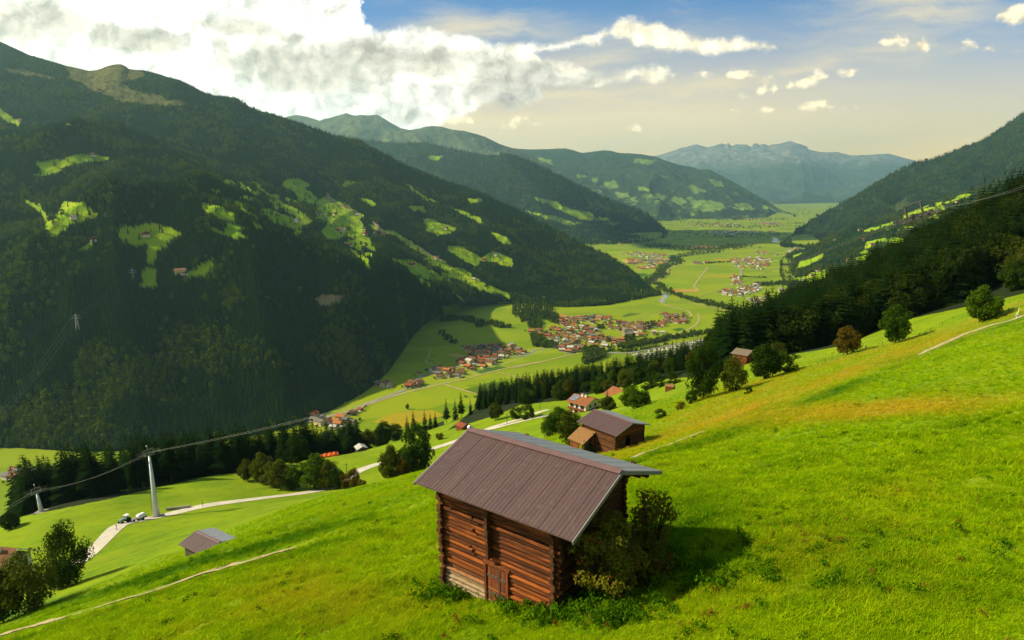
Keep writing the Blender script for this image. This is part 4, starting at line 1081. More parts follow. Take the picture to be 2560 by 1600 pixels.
cluster(r1, [(1000,740),(1080,700),(1320,730),(1430,750),(1330,830),(1100,840),(1000,790)], 13, ['red', 'brown', 'brown', 'grey', 'orange'], 'the farm hamlet in front of the red-roofed village', 2, 17)
cluster(r1, [(700,965),(760,900),(840,890),(880,920),(800,970)], 5, ['brown', 'red'], 'the small group by the bend of the valley road', 3, 13)
cluster(r1, [(300,930),(350,905),(490,930),(470,955),(320,950)], 4, ['brown', 'grey'], 'the shaded farm group on the meadow below the forest', 4, 14)
cluster(r1, [(810,785),(840,760),(880,770),(860,795)], 1, ['red'], 'the single farm in the meadow shade above the road', 5, 12)
cluster(r2, [(600,285),(850,275),(900,300),(870,350),(950,380),(1080,430),(1040,500),(1200,520),(1400,560),(1400,640),(1150,655),(900,640),(860,690),(700,725),(600,690),(540,600),(640,500),(640,420),(610,340)], 92, P2, 'the big village in the middle of the valley', 6, 19)
cluster(r2, [(230,440),(330,430),(480,450),(480,400),(570,400),(630,440),(560,560),(470,540),(400,490),(240,470)], 16, ['red', 'orange', 'brown'], 'the leafy left end of the big village', 7, 19)
cluster(r2, [(900,285),(1000,265),(1180,270),(1230,300),(1000,350)], 11, ['orange', 'brown', 'red', 'grey'], 'the back row of the big village', 8, 18)
cluster(r2, [(1160,360),(1340,335),(1600,350),(1900,345),(1880,390),(1700,420),(1540,470),(1380,450),(1200,400)], 38, ['brown', 'brown', 'grey', 'red', 'brown'], 'the dark right arm of the big village', 9, 19)
cluster(r2, [(1900,230),(2150,240),(2225,290),(2150,345),(1920,345)], 24, ['brown', 'red', 'brown', 'grey'], 'the hamlet at the right end of the big village', 10, 18)
cluster(r2, [(1500,485),(1900,460),(1900,490),(1600,505)], 8, ['brown', 'pale', 'orange'], 'the scattered row by the curving track', 11, 18)
cluster(r4, [(110,215),(200,200),(290,205),(390,250),(400,300),(230,300)], 9, ['grey', 'brown', 'grey', 'red'], 'the shaded end of the hamlet by the road below the forest', 12, 14)
cluster(r4, [(450,220),(560,205),(640,262),(740,260),(700,300),(560,345),(420,340)], 11, ['orange', 'brown', 'orange', 'grey', 'pale'], 'the sunny orange-roofed hamlet near the yellow field', 13, 13)
cluster(r4, [(615,165),(690,135),(770,115),(800,140),(700,180),(630,190)], 6, ['orange', 'red', 'brown'], 'the small row of houses along the road near the yellow field', 14, 12)
cluster((.27, 0, 1150), [(60,165),(130,120),(340,110),(400,150),(380,172),(100,185)], 7, ['brown', 'grey', 'brown'], 'the hamlet at the left edge beyond the spruce wall', 15, 13)
n_ind = len(HPOS)
# church of the big village
cp = floorpt(*sc([(1405,512)], *r2)[0]); ch = empty('church', (cp[0], cp[1], FLOOR), R(-20)); tag(ch, 'pale church with a tall tower at the right of the big village', 'church')
MB().box((0, 0, 14), (7, 7, 29)).box((0, 0, 24), (7.2, 7.2, 1)).build('tower', M_cream, ch)
sp = MB(); 
for i in range(4):
    a = [(-3.9, -3.9), (3.9, -3.9), (3.9, 3.9), (-3.9, 3.9)]; sp.poly([(*a[i], 28.5), (*a[(i + 1) % 4], 28.5), (0, 0, 46)])
sp.build('spire', ROOF['red'], ch)
MB().box((14, 0, 5), (22, 11, 11)).build('nave', M_cream, ch); MB().poly([(3, -6.5, 10), (26, -6.5, 10), (26, 0, 16.5), (3, 0, 16.5)]).poly([(26, 6.5, 10), (3, 6.5, 10), (3, 0, 16.5), (26, 0, 16.5)]).build('roof', ROOF['grey'], ch)
# the far villages: hundreds of houses too small to tell apart
def mass(name, clusters, label, seed, s=1.0):
    g = np.random.default_rng(seed); m = MB(); pts = []
    cols = list(ROOF)
    for s_, poly, n, big in clusters:
        W_ = [tuple(floorpt(*q)[:2]) for q in sc(poly, *s_)]; xs = [q[0] for q in W_]; ys = [q[1] for q in W_]; k = 0
        for _ in range(n * 30):
            if k >= n: break
            x, y = g.uniform(min(xs), max(xs)), g.uniform(min(ys), max(ys))
            if not inpoly(np.array([x]), np.array([y]), W_)[0] or any((x - a) ** 2 + (y - b) ** 2 < (17 * big) ** 2 for a, b in pts[-160:]): continue
            pts.append((x, y)); k += 1
            L, W, Hh = 12 * big * g.uniform(.8, 1.3), 10 * big * g.uniform(.8, 1.2), 5.5 * g.uniform(.9, 1.4); a = R(-24) + g.normal(0, .2) + (1.57 if g.random() < .4 else 0)
            ax = ((math.cos(a), math.sin(a), 0), (-math.sin(a), math.cos(a), 0), (0, 0, 1)); c = np.array([x, y, FLOOR])
            m.box(c + (0, 0, Hh / 2), (L, W, Hh), ax, m=0 if g.random() < .7 else 1)
            e1, e2 = np.array(ax[0]), np.array(ax[1]); rm_ = 2 + int(g.integers(5)); hw, hl = W * .62, L * .58; rs = 2.6 * min(big, 1.3)
            q = lambda u, v, z: c + e1 * u + e2 * v + (0, 0, z)
            m.poly([q(-hl, -hw, Hh - .4), q(hl, -hw, Hh - .4), q(hl, 0, Hh + rs), q(-hl, 0, Hh + rs)], rm_); m.poly([q(hl, hw, Hh - .4), q(-hl, hw, Hh - .4), q(-hl, 0, Hh + rs), q(hl, 0, Hh + rs)], rm_)
            m.poly([q(hl * .85, -W / 2, Hh), q(hl * .85, W / 2, Hh), q(hl * .85, 0, Hh + rs)], 0); m.poly([q(-hl * .85, W / 2, Hh), q(-hl * .85, -W / 2, Hh), q(-hl * .85, 0, Hh + rs)], 0)
            HPOS.append((x, y))
    o = m.build(name, [M_plaster, M_cream] + [ROOF[k] for k in ('red', 'orange', 'brown', 'grey', 'pale')])
    return tag(o, label, 'houses', kind='stuff')
mass('distant_houses', [(r3, [(1430,630),(1560,600),(1850,600),(1870,650),(1780,740),(1520,720)], 70, 1.15), (r3, [(1480,780),(1560,830),(1560,885),(1460,885)], 18, 1), (r3, [(1330,955),(1560,920),(1750,865),(1760,960),(1560,1010),(1350,990)], 46, 1.05),
  (r3, [(1600,1040),(1820,1010),(1870,1060),(1760,1110),(1650,1070)], 18, 1.0), (r3, [(1700,1120),(1800,1110),(1830,1180),(1780,1240)], 10, 1.3), (r3, [(260,560),(480,540),(800,580),(820,625),(480,615)], 40, 1.2), (r3, [(300,625),(560,622),(810,640),(690,680),(420,672)], 12, 3.0), (r3, [(490,710),(640,690),(650,720),(520,730)], 5, 2.4),
  (r3, [(1980,590),(2050,520),(2180,480),(2190,540),(2000,615)], 22, 1.1), (r3, [(1690,520),(1900,560),(1960,600),(1700,560)], 14, 1.1), (r3, [(900,480),(1300,490),(1300,520),(920,505)], 26, 1.3), (r3, [(1900,940),(2160,920),(2160,970),(2000,970)], 6, 2.2), (r3, [(1040,655),(1200,650),(1210,668),(1050,668)], 3, 2.6),
  (r3, [(1250,150),(1420,150),(1750,180),(1750,215),(1400,210),(1240,180)], 46, 2.0), (r3, [(1760,230),(1980,240),(1960,270),(1780,260)], 26, 2.2), (r3, [(1220,330),(1440,325),(1920,315),(1920,335),(1440,365),(1230,355)], 44, 1.8), (r3, [(780,120),(1240,170),(1230,190),(800,150)], 18, 2.0), (r3, [(960,250),(1560,240),(1560,275),(1000,275)], 26, 2.0), (r3, [(150,410),(500,400),(600,440),(240,480)], 14, 1.6)],
  'hundreds of tiny white and red-roofed houses in the far valley villages', 21)
# campsite
cv = MB().box((0, 0, 1.55), (5.2, 2.2, 2.0), taper=.95).box((0, 0, .45), (5.0, 2.0, .2)).mesh('caravan'); bm = bmesh.new(); bm.from_mesh(cv); bmesh.ops.bevel(bm, geom=bm.edges[:], offset=.18, segments=2, affect='EDGES'); bm.to_mesh(cv); bm.free()
M_van = pmat('caravan_white', (.80, .79, .75), .45, .4); cv.materials.append(M_van)
cvw = MB().box((0, -1.08, 1.8), (3.6, .1, .7)).box((0, 1.08, 1.8), (3.6, .1, .7)).box((-1.2, 0, .35), (.7, 2.0, .7)).box((-3.0, 0, .5), (1.4, .12, .1)).mesh('windows'); cvw.materials.append(M_glass)
aw = MB().poly([(-2.4, 1.1, 2.4), (2.4, 1.1, 2.4), (2.4, 3.6, 2.0), (-2.4, 3.6, 2.0)]).box((-2.3, 3.5, 1.0), (.08, .08, 2)).box((2.3, 3.5, 1.0), (.08, .08, 2)).mesh('awning'); aw.materials.append(M_cream)
g = np.random.default_rng(31); W_ = [tuple(floorpt(*q)[:2]) for q in sc([(1500,750),(1750,700),(2000,650),(2340,575),(2560,540),(2500,640),(2300,700),(2150,735),(1900,790),(1650,800)], *r2)]
xs = [q[0] for q in W_]; ys = [q[1] for q in W_]; got = []
for _ in range(9000):
    x, y = g.uniform(min(xs), max(xs)), g.uniform(min(ys), max(ys))
    if len(got) >= 190 or not inpoly(np.array([x]), np.array([y]), W_)[0] or any((x - a) ** 2 + (y - b) ** 2 < 81 for a, b in got): continue
    got.append((x, y)); o = add('caravan', cv, None, None, (x, y, FLOOR + .02), (0, 0, R(-25) + g.choice([0, 1.57, 3.14]) + g.normal(0, .1))); s = g.uniform(1.1, 1.5); o.scale = (s, s, s)
    tag(o, 'white caravan with an awning on the crowded campsite by the highway', 'caravan', 'caravans on the campsite'); add('windows', cvw, None, o); add('awning', aw, None, o)
CAMP = got
# ------------------------------------------------------------------ farms on the slopes
def mhit(key, px, py):
    W, X, Y, *_ = MTN[key]; d = np.linalg.norm(W, axis=2); q = (X - px) ** 2 + (Y - py) ** 2
    q = np.where(q < q.min() + 9, d, 1e12); i = np.unravel_index(np.argmin(q), q.shape); return W[i]
SL1 = [sc([p], Z1)[0] for p in [(1510,1010),(1587,1012),(1405,1048),(1605,1088),(1625,1086),(1720,1082),(1722,1107),(1775,1100),(1805,1113),(1690,1015),(440,735),(690,1118),(345,1040),(850,1300),(868,1296),(445,1140),(1950,1255),(2005,1232),(2065,1225),(2040,1265),(2110,1078),(2290,1228),(2345,1205),(90,570),(2240,1318),(1650,1160),(470,430)]] + [(1270,785),(1180,812),(1193,806),(1360,745)]
NM = ['on the bright terraced clearing', 'on the dark wooded slope']
g = np.random.default_rng(5)
for i, q in enumerate(SL1):
    p = mhit(1, *q); rf = ['brown', 'red', 'grey', 'brown', 'pale'][i % 5]
    village_house(p[0], p[1], p[2] + .2, R(-30) + g.normal(0, .4), i % 5, rf, f'{rf}-roofed farmhouse on a clearing of the left mountain', f'{rf}-roofed farms on the left mountain', 1.25, 'farmhouse')
SL7 = [(2216,462+20),(2240,560),(2250,578),(2180,612),(2206,628),(2195,640),(2120,650),(2085,600),(2150,575),(2260,575),(2275,572),(2300,560),(2172,662),(2200,690),(2060,660),(2045,675),(2160,600),(2010,700),(2030,690),(2330,540),(2345,530),(2390,505),(2140,690)]
for i, q in enumerate(SL7):
    p = mhit(7, *q); rf = ['brown', 'red', 'pale', 'brown', 'orange'][i % 5]
    village_house(p[0], p[1], p[2] + .2, R(10) + g.normal(0, .4), i % 5, rf, f'{rf}-roofed farmhouse on the meadows below the right mountain', f'{rf}-roofed farms below the right mountain', 1.2, 'farmhouse')
# ------------------------------------------------------------------ trees of the valley floor: gardens, river banks, copses
g = np.random.default_rng(77); TP = []
for x, y in HPOS:
    for _ in range(2 if g.random() < .7 else 1):
        a = g.random() * 6.28; TP.append((x + math.cos(a) * g.uniform(10, 17), y + math.sin(a) * g.uniform(10, 17), g.uniform(4, 9), 0))
for x, y in CAMP:
    if g.random() < .3: TP.append((x + 5, y + 4, g.uniform(4, 8), 0))
def band(s_, pts, wid, n, h0, h1, con=.3):
    w_ = smooth_line(np.array([floorpt(*q)[:2] for q in sc(pts, *s_)]), 8); k = g.integers(0, len(w_), n)
    q = w_[k] + g.normal(0, wid * .35, (n, 2))
    for x, y in q: TP.append((x, y, g.uniform(h0, h1), 1 if g.random() < con else 0))
def copse(s_, poly, n, h0, h1, con=.3):
    W_ = [tuple(floorpt(*q)[:2]) for q in sc(poly, *s_)]; xs = [q[0] for q in W_]; ys = [q[1] for q in W_]
    x, y = g.uniform(min(xs), max(xs), n * 3), g.uniform(min(ys), max(ys), n * 3); k = np.flatnonzero(inpoly(x, y, W_))[:n]
    for i in k: TP.append((x[i], y[i], g.uniform(h0, h1), 1 if g.random() < con else 0))
band(r3, [(580,880),(620,855),(700,815),(760,785),(745,735),(790,700),(890,665),(915,640),(900,615),(960,590),(1120,565),(1350,545)], 34, 420, 8, 15)
band(r3, [(570,850),(610,825),(670,790),(705,765),(690,725),(730,690),(830,650),(850,620),(830,600),(940,570),(1100,550),(1300,535)], 30, 380, 8, 15)
band(r3, [(690,880),(760,940),(900,1000),(1050,1045),(1250,1090),(1400,1125),(1600,1185),(1700,1215)], 34, 520, 8, 16, .2)
band(r3, [(480,420),(640,470),(800,495),(1000,520),(1300,510),(1500,480)], 190, 900, 9, 18, .3)
band(r3, [(1200,665),(1300,655),(1420,650)], 20, 60, 6, 12); band(r3, [(1560,800),(1700,810),(1800,812)], 14, 60, 5, 10); band(r3, [(1780,890),(1900,880),(2060,870),(2150,860)], 60, 240, 9, 18, .6)
band(r2, [(1380,650),(1550,625),(1720,590),(1900,558),(2150,510),(2419,470),(2700,420)], 26, 420, 8, 15, .4)
band(r2, [(1200,690),(1450,700),(1700,665),(2000,610)], 10, 120, 5, 9)
copse(r2, [(910,690),(1060,665),(1180,705),(1150,790),(1000,835),(880,870)], 260, 9, 17, .4)
copse(r2, [(230,500),(380,520),(420,600),(580,605),(560,660),(420,655),(270,640)], 240, 9, 17, .3); copse(r2, [(190,345),(360,300),(385,415),(220,410)], 130, 9, 16, .5)
copse(r2, [(80,260),(300,205),(540,225),(600,310),(570,360),(400,300),(120,335)], 260, 11, 20, .7)
copse(r2, [(1050,380),(1150,370),(1160,420),(1080,425)], 26, 7, 13); copse(r2, [(1620,370),(1850,330),(1880,360),(1700,420)], 60, 7, 14); copse(r2, [(1400,520),(1540,500),(1550,570),(1420,580)], 50, 7, 14); copse(r2, [(1190,540),(1250,530),(1250,580),(1190,585)], 18, 8, 14)
copse((.16537, 1100, 680), [(1090,420),(1240,385),(1400,440),(1740,475),(1700,600),(1790,790),(1700,740),(1500,690),(1100,690),(1090,560)], 420, 11, 21, .7)
copse((.16537, 1100, 680), [(0,720),(200,690),(480,700),(660,760),(690,820),(560,850),(500,780),(300,745),(0,760)], 170, 9, 18, .5); copse((.16537, 1100, 680), [(700,790),(780,750),(960,800),(1080,850),(900,850)], 120, 9, 17, .5)
band((.16537, 1100, 680), [(0,930),(100,1000),(180,1060),(230,1080)], 16, 60, 8, 15, .4)
band(r1, [(1400,1070),(1700,1062),(1850,1025)], 8, 20, 3, 6, 0)
for s_, pts, n in [((r3), [(720,200),(1200,250),(1700,290),(2200,240)], 260), (r3, [(760,150),(1200,200),(1900,210)], 260), (r3, [(900,330),(1500,380),(1900,360)], 160), (r3, [(1980,60),(2200,110),(2300,160)], 160)]: band(s_, pts, 420, n, 12, 22, .3)
TP = np.array(TP); hx_ = np.c_[TP[:, :2], np.full(len(TP), FLOOR - .3)]
hs = np.array([(q[0], q[1]) for q in HPOS]); kp = np.ones(len(TP), bool)
for i in range(0, len(TP), 400):
    d2 = ((TP[i:i + 400, None, :2] - hs[None]) ** 2).sum(-1).min(1); kp[i:i + 400] = d2 > 49
TP, hx_ = TP[kp], hx_[kp]
for k, src, nm, lb in ((1, CON_FAR[0], 'valley_conifer', 'dark conifers in the copses and river belts of the valley floor'), (0, BRO_FAR[0], 'valley_broadleaf', 'broadleaf garden trees, hedges and river belts of the valley floor')):
    s = TP[:, 3] == k
    gn_scatter(nm, hx_[s], TP[s, 2] * (1.15 if k else 1.0), g.random(s.sum()) * 6.28, src, lb, 'trees')
lp = floorpt(1019, 1023); leafy(lp[0], lp[1], FLOOR - .1, 11, 7.5, 'round', DK, 'lone dark round tree standing in the wide hayfield')
# ------------------------------------------------------------------ barns and farmhouses on the hillside
def logmat(name, light, dark, pale=None, sc_=1.0):
    """weathered hewn logs: grain drawn out along the log (object x), each course its own shade"""
    m, t, out = newmat(name)
    c = t.new('ShaderNodeTexCoord').outputs['Object']
    s = t.new('ShaderNodeSeparateXYZ', {0: c})
    u = t.math('ADD', s.outputs[0], s.outputs[1])
    gv = t.new('ShaderNodeCombineXYZ', {0: t.math('MULTIPLY', u, .35), 1: t.math('MULTIPLY', s.outputs[2], 5.0 * sc_), 2: 0}).outputs[0]
    g1 = t.noise(gv, 1.6, 6, .65); g2 = t.noise(gv, 9.0, 4, .6)
    big = t.noise(c, .55, 4); wn = t.new('ShaderNodeTexWhiteNoise', {1: t.math('FLOOR', t.math('MULTIPLY', t.math('ADD', s.outputs[2], .02), 5.0))}, noise_dimensions='1D').outputs[0]
    col = t.mix(t.ramp(g1, .42, .70), dark, light)
    col = t.mix(t.math('MULTIPLY', t.ramp(g2, .5, .75), .7), col, tuple(x * .35 for x in dark))
    col = t.mix(t.math('MULTIPLY', t.ramp(big, .45, .7), .55), col, dark)
    col = t.mix(t.math('MULTIPLY', t.ramp(wn, .45, .95), .75), col, tuple(x * .55 for x in dark)); col = t.mix(t.math('MULTIPLY', t.ramp(wn, .3, 0.0), .5), col, tuple(x * 1.25 for x in light))
    if pale:
        f = t.math('MULTIPLY', t.ramp(s.outputs[2], pale[1], pale[0]), t.ramp(t.math('ADD', t.math('MULTIPLY', s.outputs[0], -.25), t.math('MULTIPLY', big, 1.6)), .55, 1.05))
        col = t.mix(f, col, t.mix(t.ramp(g2, .35, .65), (.46, .36, .22), (.20, .12, .06)))
    b = t.new('ShaderNodeBsdfPrincipled', {'Roughness': .85, 'Specular IOR Level': .2, 'Base Color': col})
    bn = t.new('ShaderNodeBump', {'Strength': .8, 'Distance': .03, 'Height': t.math('ADD', g1, g2)}); t.set(b.inputs['Normal'], bn.outputs[0])
    t.set(out.inputs[0], b.outputs[0])
    return m
M_log = logmat('old_logs', (.37, .098, .017), (.075, .023, .008), (-4.75, -4.0))
M_log2 = logmat('brown_logs', (.20, .075, .022), (.075, .030, .012))
M_logend = pmat('log_ends', (.055, .028, .014), .95, .1, var=(.13, .055, .022), vscale=5)
M_plank = pmat('grey_planks', (.13, .10, .075), .9, .2, var=(.06, .045, .035), vscale=2, vstretch=(6, 6, .3), bump=.4)
M_redwood = pmat('red_brown_boards', (.25, .068, .020), .85, .2, var=(.10, .032, .014), vscale=2, vstretch=(5, 5, .3), bump=.4)
M_void = pmat('opening_shade', (.006, .005, .004), 1, 0)  # shade inside openings as near-black colour, on boxes set against the wall
M_tin = pmat('brown_sheet_roof', (.108, .062, .056), .48, .45, var=(.085, .050, .047), vscale=.8, vstretch=(4, .3, 1), var2=(.125, .072, .064))
M_tin2 = pmat('ridge_sheet', (.165, .088, .085), .45, .5, var=(.14, .078, .076), vscale=1.5)
M_verge = pmat('grey_verge_board', (.25, .235, .22), .7, .3, var=(.24, .22, .20), vscale=2)
M_stone = pmat('field_stone', (.36, .32, .26), .9, .2, var=(.22, .20, .17), vscale=3, bump=.6)
M_shingle = pmat('wood_shingles', (.30, .165, .060), .9, .15, var=(.20, .10, .04), vscale=3, vstretch=(1, 5, 5), bump=.5)
M_shinglegrey = pmat('grey_shingles', (.23, .19, .13), .9, .15, var=(.14, .115, .08), vscale=2, vstretch=(5, 1, 1), bump=.5)

def frame_of(cx, cy, ez, az, label, name, cat):
    """root at eave height; local x runs along the ridge to the near right, y to the far right"""
    rz = math.atan2(-math.cos(az), -math.sin(az))
    r = empty(name, (cx, cy, ez), rz); tag(r, label, cat)
    def gl(x, y): # local ground height
        c, s = math.cos(rz), math.sin(rz)
        return float(H(cx + c * x - s * y, cy + s * x + c * y)) - ez
    return r, gl
def log_course_wall(m, axis, a0, a1, pos, z0, z1, g, hh=.2, th=.19, over=.28, lim=None, phase=0.0):
    z = z0 + phase; k = 0
    while z < z1 - .04:
        b0, b1 = a0 - over * (.7 + .6 * g.random()), a1 + over * (.7 + .6 * g.random())
        if lim:
            q = lim(z + hh)
            if q <= .15: break
            if z > 0: b0, b1 = -q, q
        h2 = hh * (.93 + .05 * g.normal()); t2 = th * (1.25 + .18 * g.normal()); o = pos + g.normal(0, .02); tilt = g.normal(0, .012)
        prof = [(-.5, -.16), (-.30, -.5), (.30, -.5), (.5, -.16), (.5, .16), (.30, .5), (-.30, .5), (-.5, .16)]
        n = len(m.v); ends = (b0, b1)
        for e in ends:
            for py_, pz_ in prof:
                q_ = (e, o + py_ * t2, z + hh / 2 + pz_ * h2 + tilt * (1 if e == b1 else -1))
                m.v.append(q_ if axis == 'x' else (q_[1], q_[0], q_[2]))
        flip = axis == 'y'
        for i in range(8):
            f = (n + i, n + (i + 1) % 8, n + 8 + (i + 1) % 8, n + 8 + i)
            m.f.append(f if flip else f[::-1]); m.m.append(0)
        for f in (tuple(range(n, n + 8)), tuple(range(n + 8, n + 16))[::-1]): m.f.append(f if not flip else f[::-1]); m.m.append(1)
        z += hh; k += 1
M_tin_sheen = pmat('sheet_roof_sky_sheen', (.29, .30, .32), .38, .6, var=(.25, .26, .285), vscale=.8, vstretch=(4, .3, 1))  # far slopes of the brown sheet: sky sheen painted in as paler grey
def ribbed_roof(parent, L, w, h, mats, rib=.19, th=.05, ridge=True):
    sl = math.hypot(w, h); ca, sa = w / sl, h / sl
    for s in (-1, 1):
        m = MB(); n = int(2 * L / rib); prof = []
        for i in range(n):
            x = -L + 2 * L * i / n; d = 2 * L / n; hi = .009 if i % 5 else .016
            prof += [(x, 0), (x + d * .62, 0), (x + d * .72, hi), (x + d * .9, hi)]
        prof.append((L, 0))
        V = []
        for (q, base) in ((0.0, 0), (sl, 0)):
            for x, dz in prof:
                V.append((x, s * (w - q * ca) + s * sa * dz, q * sa + ca * dz + th))
        N = len(prof); b = len(m.v); m.v += V
        for i in range(N - 1):
            f = (b + i, b + i + 1, b + N + i + 1, b + N + i); m.f.append(f if s < 0 else f[::-1]); m.m.append(0)
        lo = [(-L, s * w, -.0), (L, s * w, -.0), (L, 0, h), (-L, 0, h)]
        m.poly(lo if s > 0 else lo[::-1]); up = [(-L, s * w, th), (L, s * w, th), (L, 0, h + th), (-L, 0, h + th)]
        for i in (0, 1, 3):
            q = [lo[i], lo[(i + 1) % 4], up[(i + 1) % 4], up[i]]; m.poly(q if s < 0 else q[::-1])
        m.build('roof_panel', M_tin_sheen if (mats is M_tin and s > 0) else mats, parent)
    if ridge:
        m = MB()
        for s in (-1, 1):
            q = [(-L - .02, s * .26, h + th + .065 - .26 * h / w), (L + .02, s * .26, h + th + .065 - .26 * h / w), (L + .02, 0, h + th + .085), (-L - .02, 0, h + th + .085)]
            m.poly(q if s < 0 else q[::-1])
        m.build('ridge_cap', M_tin2, parent)
def verge(parent, L, w, h, mat, deep=.16):
    for e in (-1, 1):
        m = MB()
        for s in (-1, 1):
            sl = math.hypot(w, h); y = np.array([0, -s * w / sl, h / sl]); z = np.array([0, s * h / sl, w / sl]); x = np.array([1.0, 0, 0])
            c = np.array([e * (L + .028), s * w / 2, h / 2 - deep * .25])
            m.box(c, (.05, sl, deep), (x, y, z))
        m.build('verge_board', mat, parent)

# --- the big log barn
az = R(-51.5); B1, gl = frame_of(1.10, 27.45, -12.78, az, 'old log barn with a purple-brown sheet roof, large on the meadow', 'log_barn', 'barn')
L, w_, h_ = 4.25, 3.80, 1.40
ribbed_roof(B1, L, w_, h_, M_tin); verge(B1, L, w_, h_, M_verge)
g = np.random.default_rng(4)
x0, x1, y0, y1 = -3.55, 2.75, -2.72, 2.75
zb = min(gl(x0, y0), gl(x1, y0), gl(x0, y1), gl(x1, y1)) - .3
lim = lambda z: max(0, (w_ * (1 - (z + .16) / h_))) if z > 0 else 9
zmax = .28
m = MB(); log_course_wall(m, 'x', x0, x1, y0, zb, zmax, g); m.build('front_wall', [M_log, M_logend], B1)
m = MB(); log_course_wall(m, 'x', x0, x1, y1, zb, zmax, g); m.build('rear_wall', [M_log2, M_logend], B1)
m = MB(); log_course_wall(m, 'y', y0, y1, x0, zb, h_, g, lim=lim, phase=.1); m.build('gable_wall', [M_log2, M_logend], B1)
m = MB(); log_course_wall(m, 'y', y0, y1, x1, zb, .35, g, lim=lim, phase=.1); m.build('gable_wall', [M_log2, M_logend], B1)
m = MB(); z = -2.75; k = 0                                # ends of the cross wall, half way along the front
while z < .1: m.box((-.62 + g.normal(0, .012), y0 - .2 - .06 * g.random(), z), (.19, .34, .19)); z += .2
m.build('cross_wall_ends', M_logend, B1, bevel=.02)
m = MB()                                                   # vertical boards and dark gap in the upper gable
for i in range(9): m.box((x1 - .02, -.95 + i * .2, .25 + .02 * g.normal()), (.03, .185, 1.2 - abs(-.95 + i * .2) * .4))
m.build('gable_boards', M_plank, B1)
m = MB()
for y, z in ((0, h_ - .22), (-w_ * .52, h_ * .48 - .22), (w_ * .52, h_ * .48 - .22), (-y1 - .02, .16), (y1 + .02, .16)): m.box((0, y, z), (2 * L - .3, .17, .19))
m.build('purlins', M_logend, B1)
m = MB()                                                   # long bracket logs carrying the rear eave
for k in range(4): m.box((x1 + .02, y1 + .55 - .12 * k, .02 - .21 * k), (.2, 1.3 - .28 * k, .18))
for k in range(3): m.box((x0, y1 + .5 - .12 * k, .02 - .21 * k), (.2, 1.2 - .28 * k, .18))
m.build('eave_brackets', M_logend, B1, bevel=.02)
dz0 = gl(-.35, y0) - .02; dx = -.30
d = MB()
for i in range(5): d.box((dx - .42 + i * .21, y0 - .125, dz0 + .85 + .02 * g.normal()), (.2, .04, 1.75))
door = d.build('door', M_redwood, B1)
MB().box((dx, y0 - .155, dz0 + .45), (1.05, .03, .1)).box((dx, y0 - .155, dz0 + 1.3), (1.05, .03, .1)).box((dx + .18, y0 - .155, dz0 + .9), (.07, .03, 1.6)).build('door_ledge', M_plank, door)
MB().box((dx - .62, y0 - .13, dz0 + .85), (.14, .14, 1.95)).box((dx + .62, y0 - .13, dz0 + .85), (.14, .14, 1.95)).box((dx, y0 - .13, dz0 + 1.86), (1.5, .14, .14)).build('door_frame', M_redwood, B1, bevel=.015)
MB().box((1.35, y0 - .12, dz0 + .75), (.34, .06, .14)).box((-1.2, y0 - .12, -1.45), (.12, .06, .12)).build('wall_slot', M_void, B1)
m = MB()
for x, z in ((-1.65, -1.25), (-1.6, -1.9), (-1.8, -2.75), (-1.7, -2.95)): m.tube([(x, y0 - .02, z), (x, y0 - .22, z + .01)], .06, 7)
m.build('peg', M_logend, B1)
MB().box((-2.2, y0 + .05, zb + .25 + .25), (2.7, .34, .55)).build('sill_stones', M_stone, B1, bevel=.05)
MB().tube([(-L - .05, 0, h_ + .1), (-L + .08, 0, h_ + .13)], .10, 8).build('ridge_end_cap', M_van, B1)

def plain_barn(name, cat, label, cx, cy, rz_, az, L, w_, h_, roofm, wallm, oe=.75, og=.7, boards=False, verge_m=None, door=True, wall_kids=True):
    r, gl = frame_of(cx, cy, rz_ - h_, az, label, name, cat); g = np.random.default_rng(int(abs(cx * 10)))
    ribbed_roof(r, L, w_, h_, roofm, rib=.25, ridge=roofm in (M_tin,)); verge(r, L, w_, h_, verge_m or M_verge, .14)
    x0, x1, y0, y1 = -L + og, L - og, -w_ + oe, w_ - oe
    zb = min(gl(x0, y0), gl(x1, y0), gl(x0, y1), gl(x1, y1)) - .3
    lim = lambda z: max(0, (w_ * (1 - (z + .1) / h_))) if z > 0 else 9
    wl = [wallm, M_logend]
    if boards:
        m = MB()
        zt = oe * h_ / w_
        m.box((0, y0, (zb + zt) / 2), (x1 - x0, .16, zt - zb)).box((0, y1, (zb + zt) / 2), (x1 - x0, .16, zt - zb))
        for x in (x0, x1):
            e = .08 if x > 0 else -.08
            for q in (-e, e):
                p = [(x + q, y0, zb), (x + q, y1, zb), (x + q, y1, zt), (x + q, 0, h_ - .02), (x + q, y0, zt)]
                m.poly(p if q > 0 else p[::-1])
        m.build('walls', wallm, r)
    else:
        for pos, nm in ((y0, 'front_wall'), (y1, 'rear_wall')):
            m = MB(); log_course_wall(m, 'x', x0, x1, pos, zb, oe * h_ / w_, g, hh=.24, over=.2); m.build(nm, wl, r)
        for pos in (x0, x1):
            m = MB(); log_course_wall(m, 'y', y0, y1, pos, zb, h_, g, hh=.24, over=.2, lim=lim, phase=.12); m.build('gable_wall', wl, r)
    return r, gl, (x0, x1, y0, y1, zb)
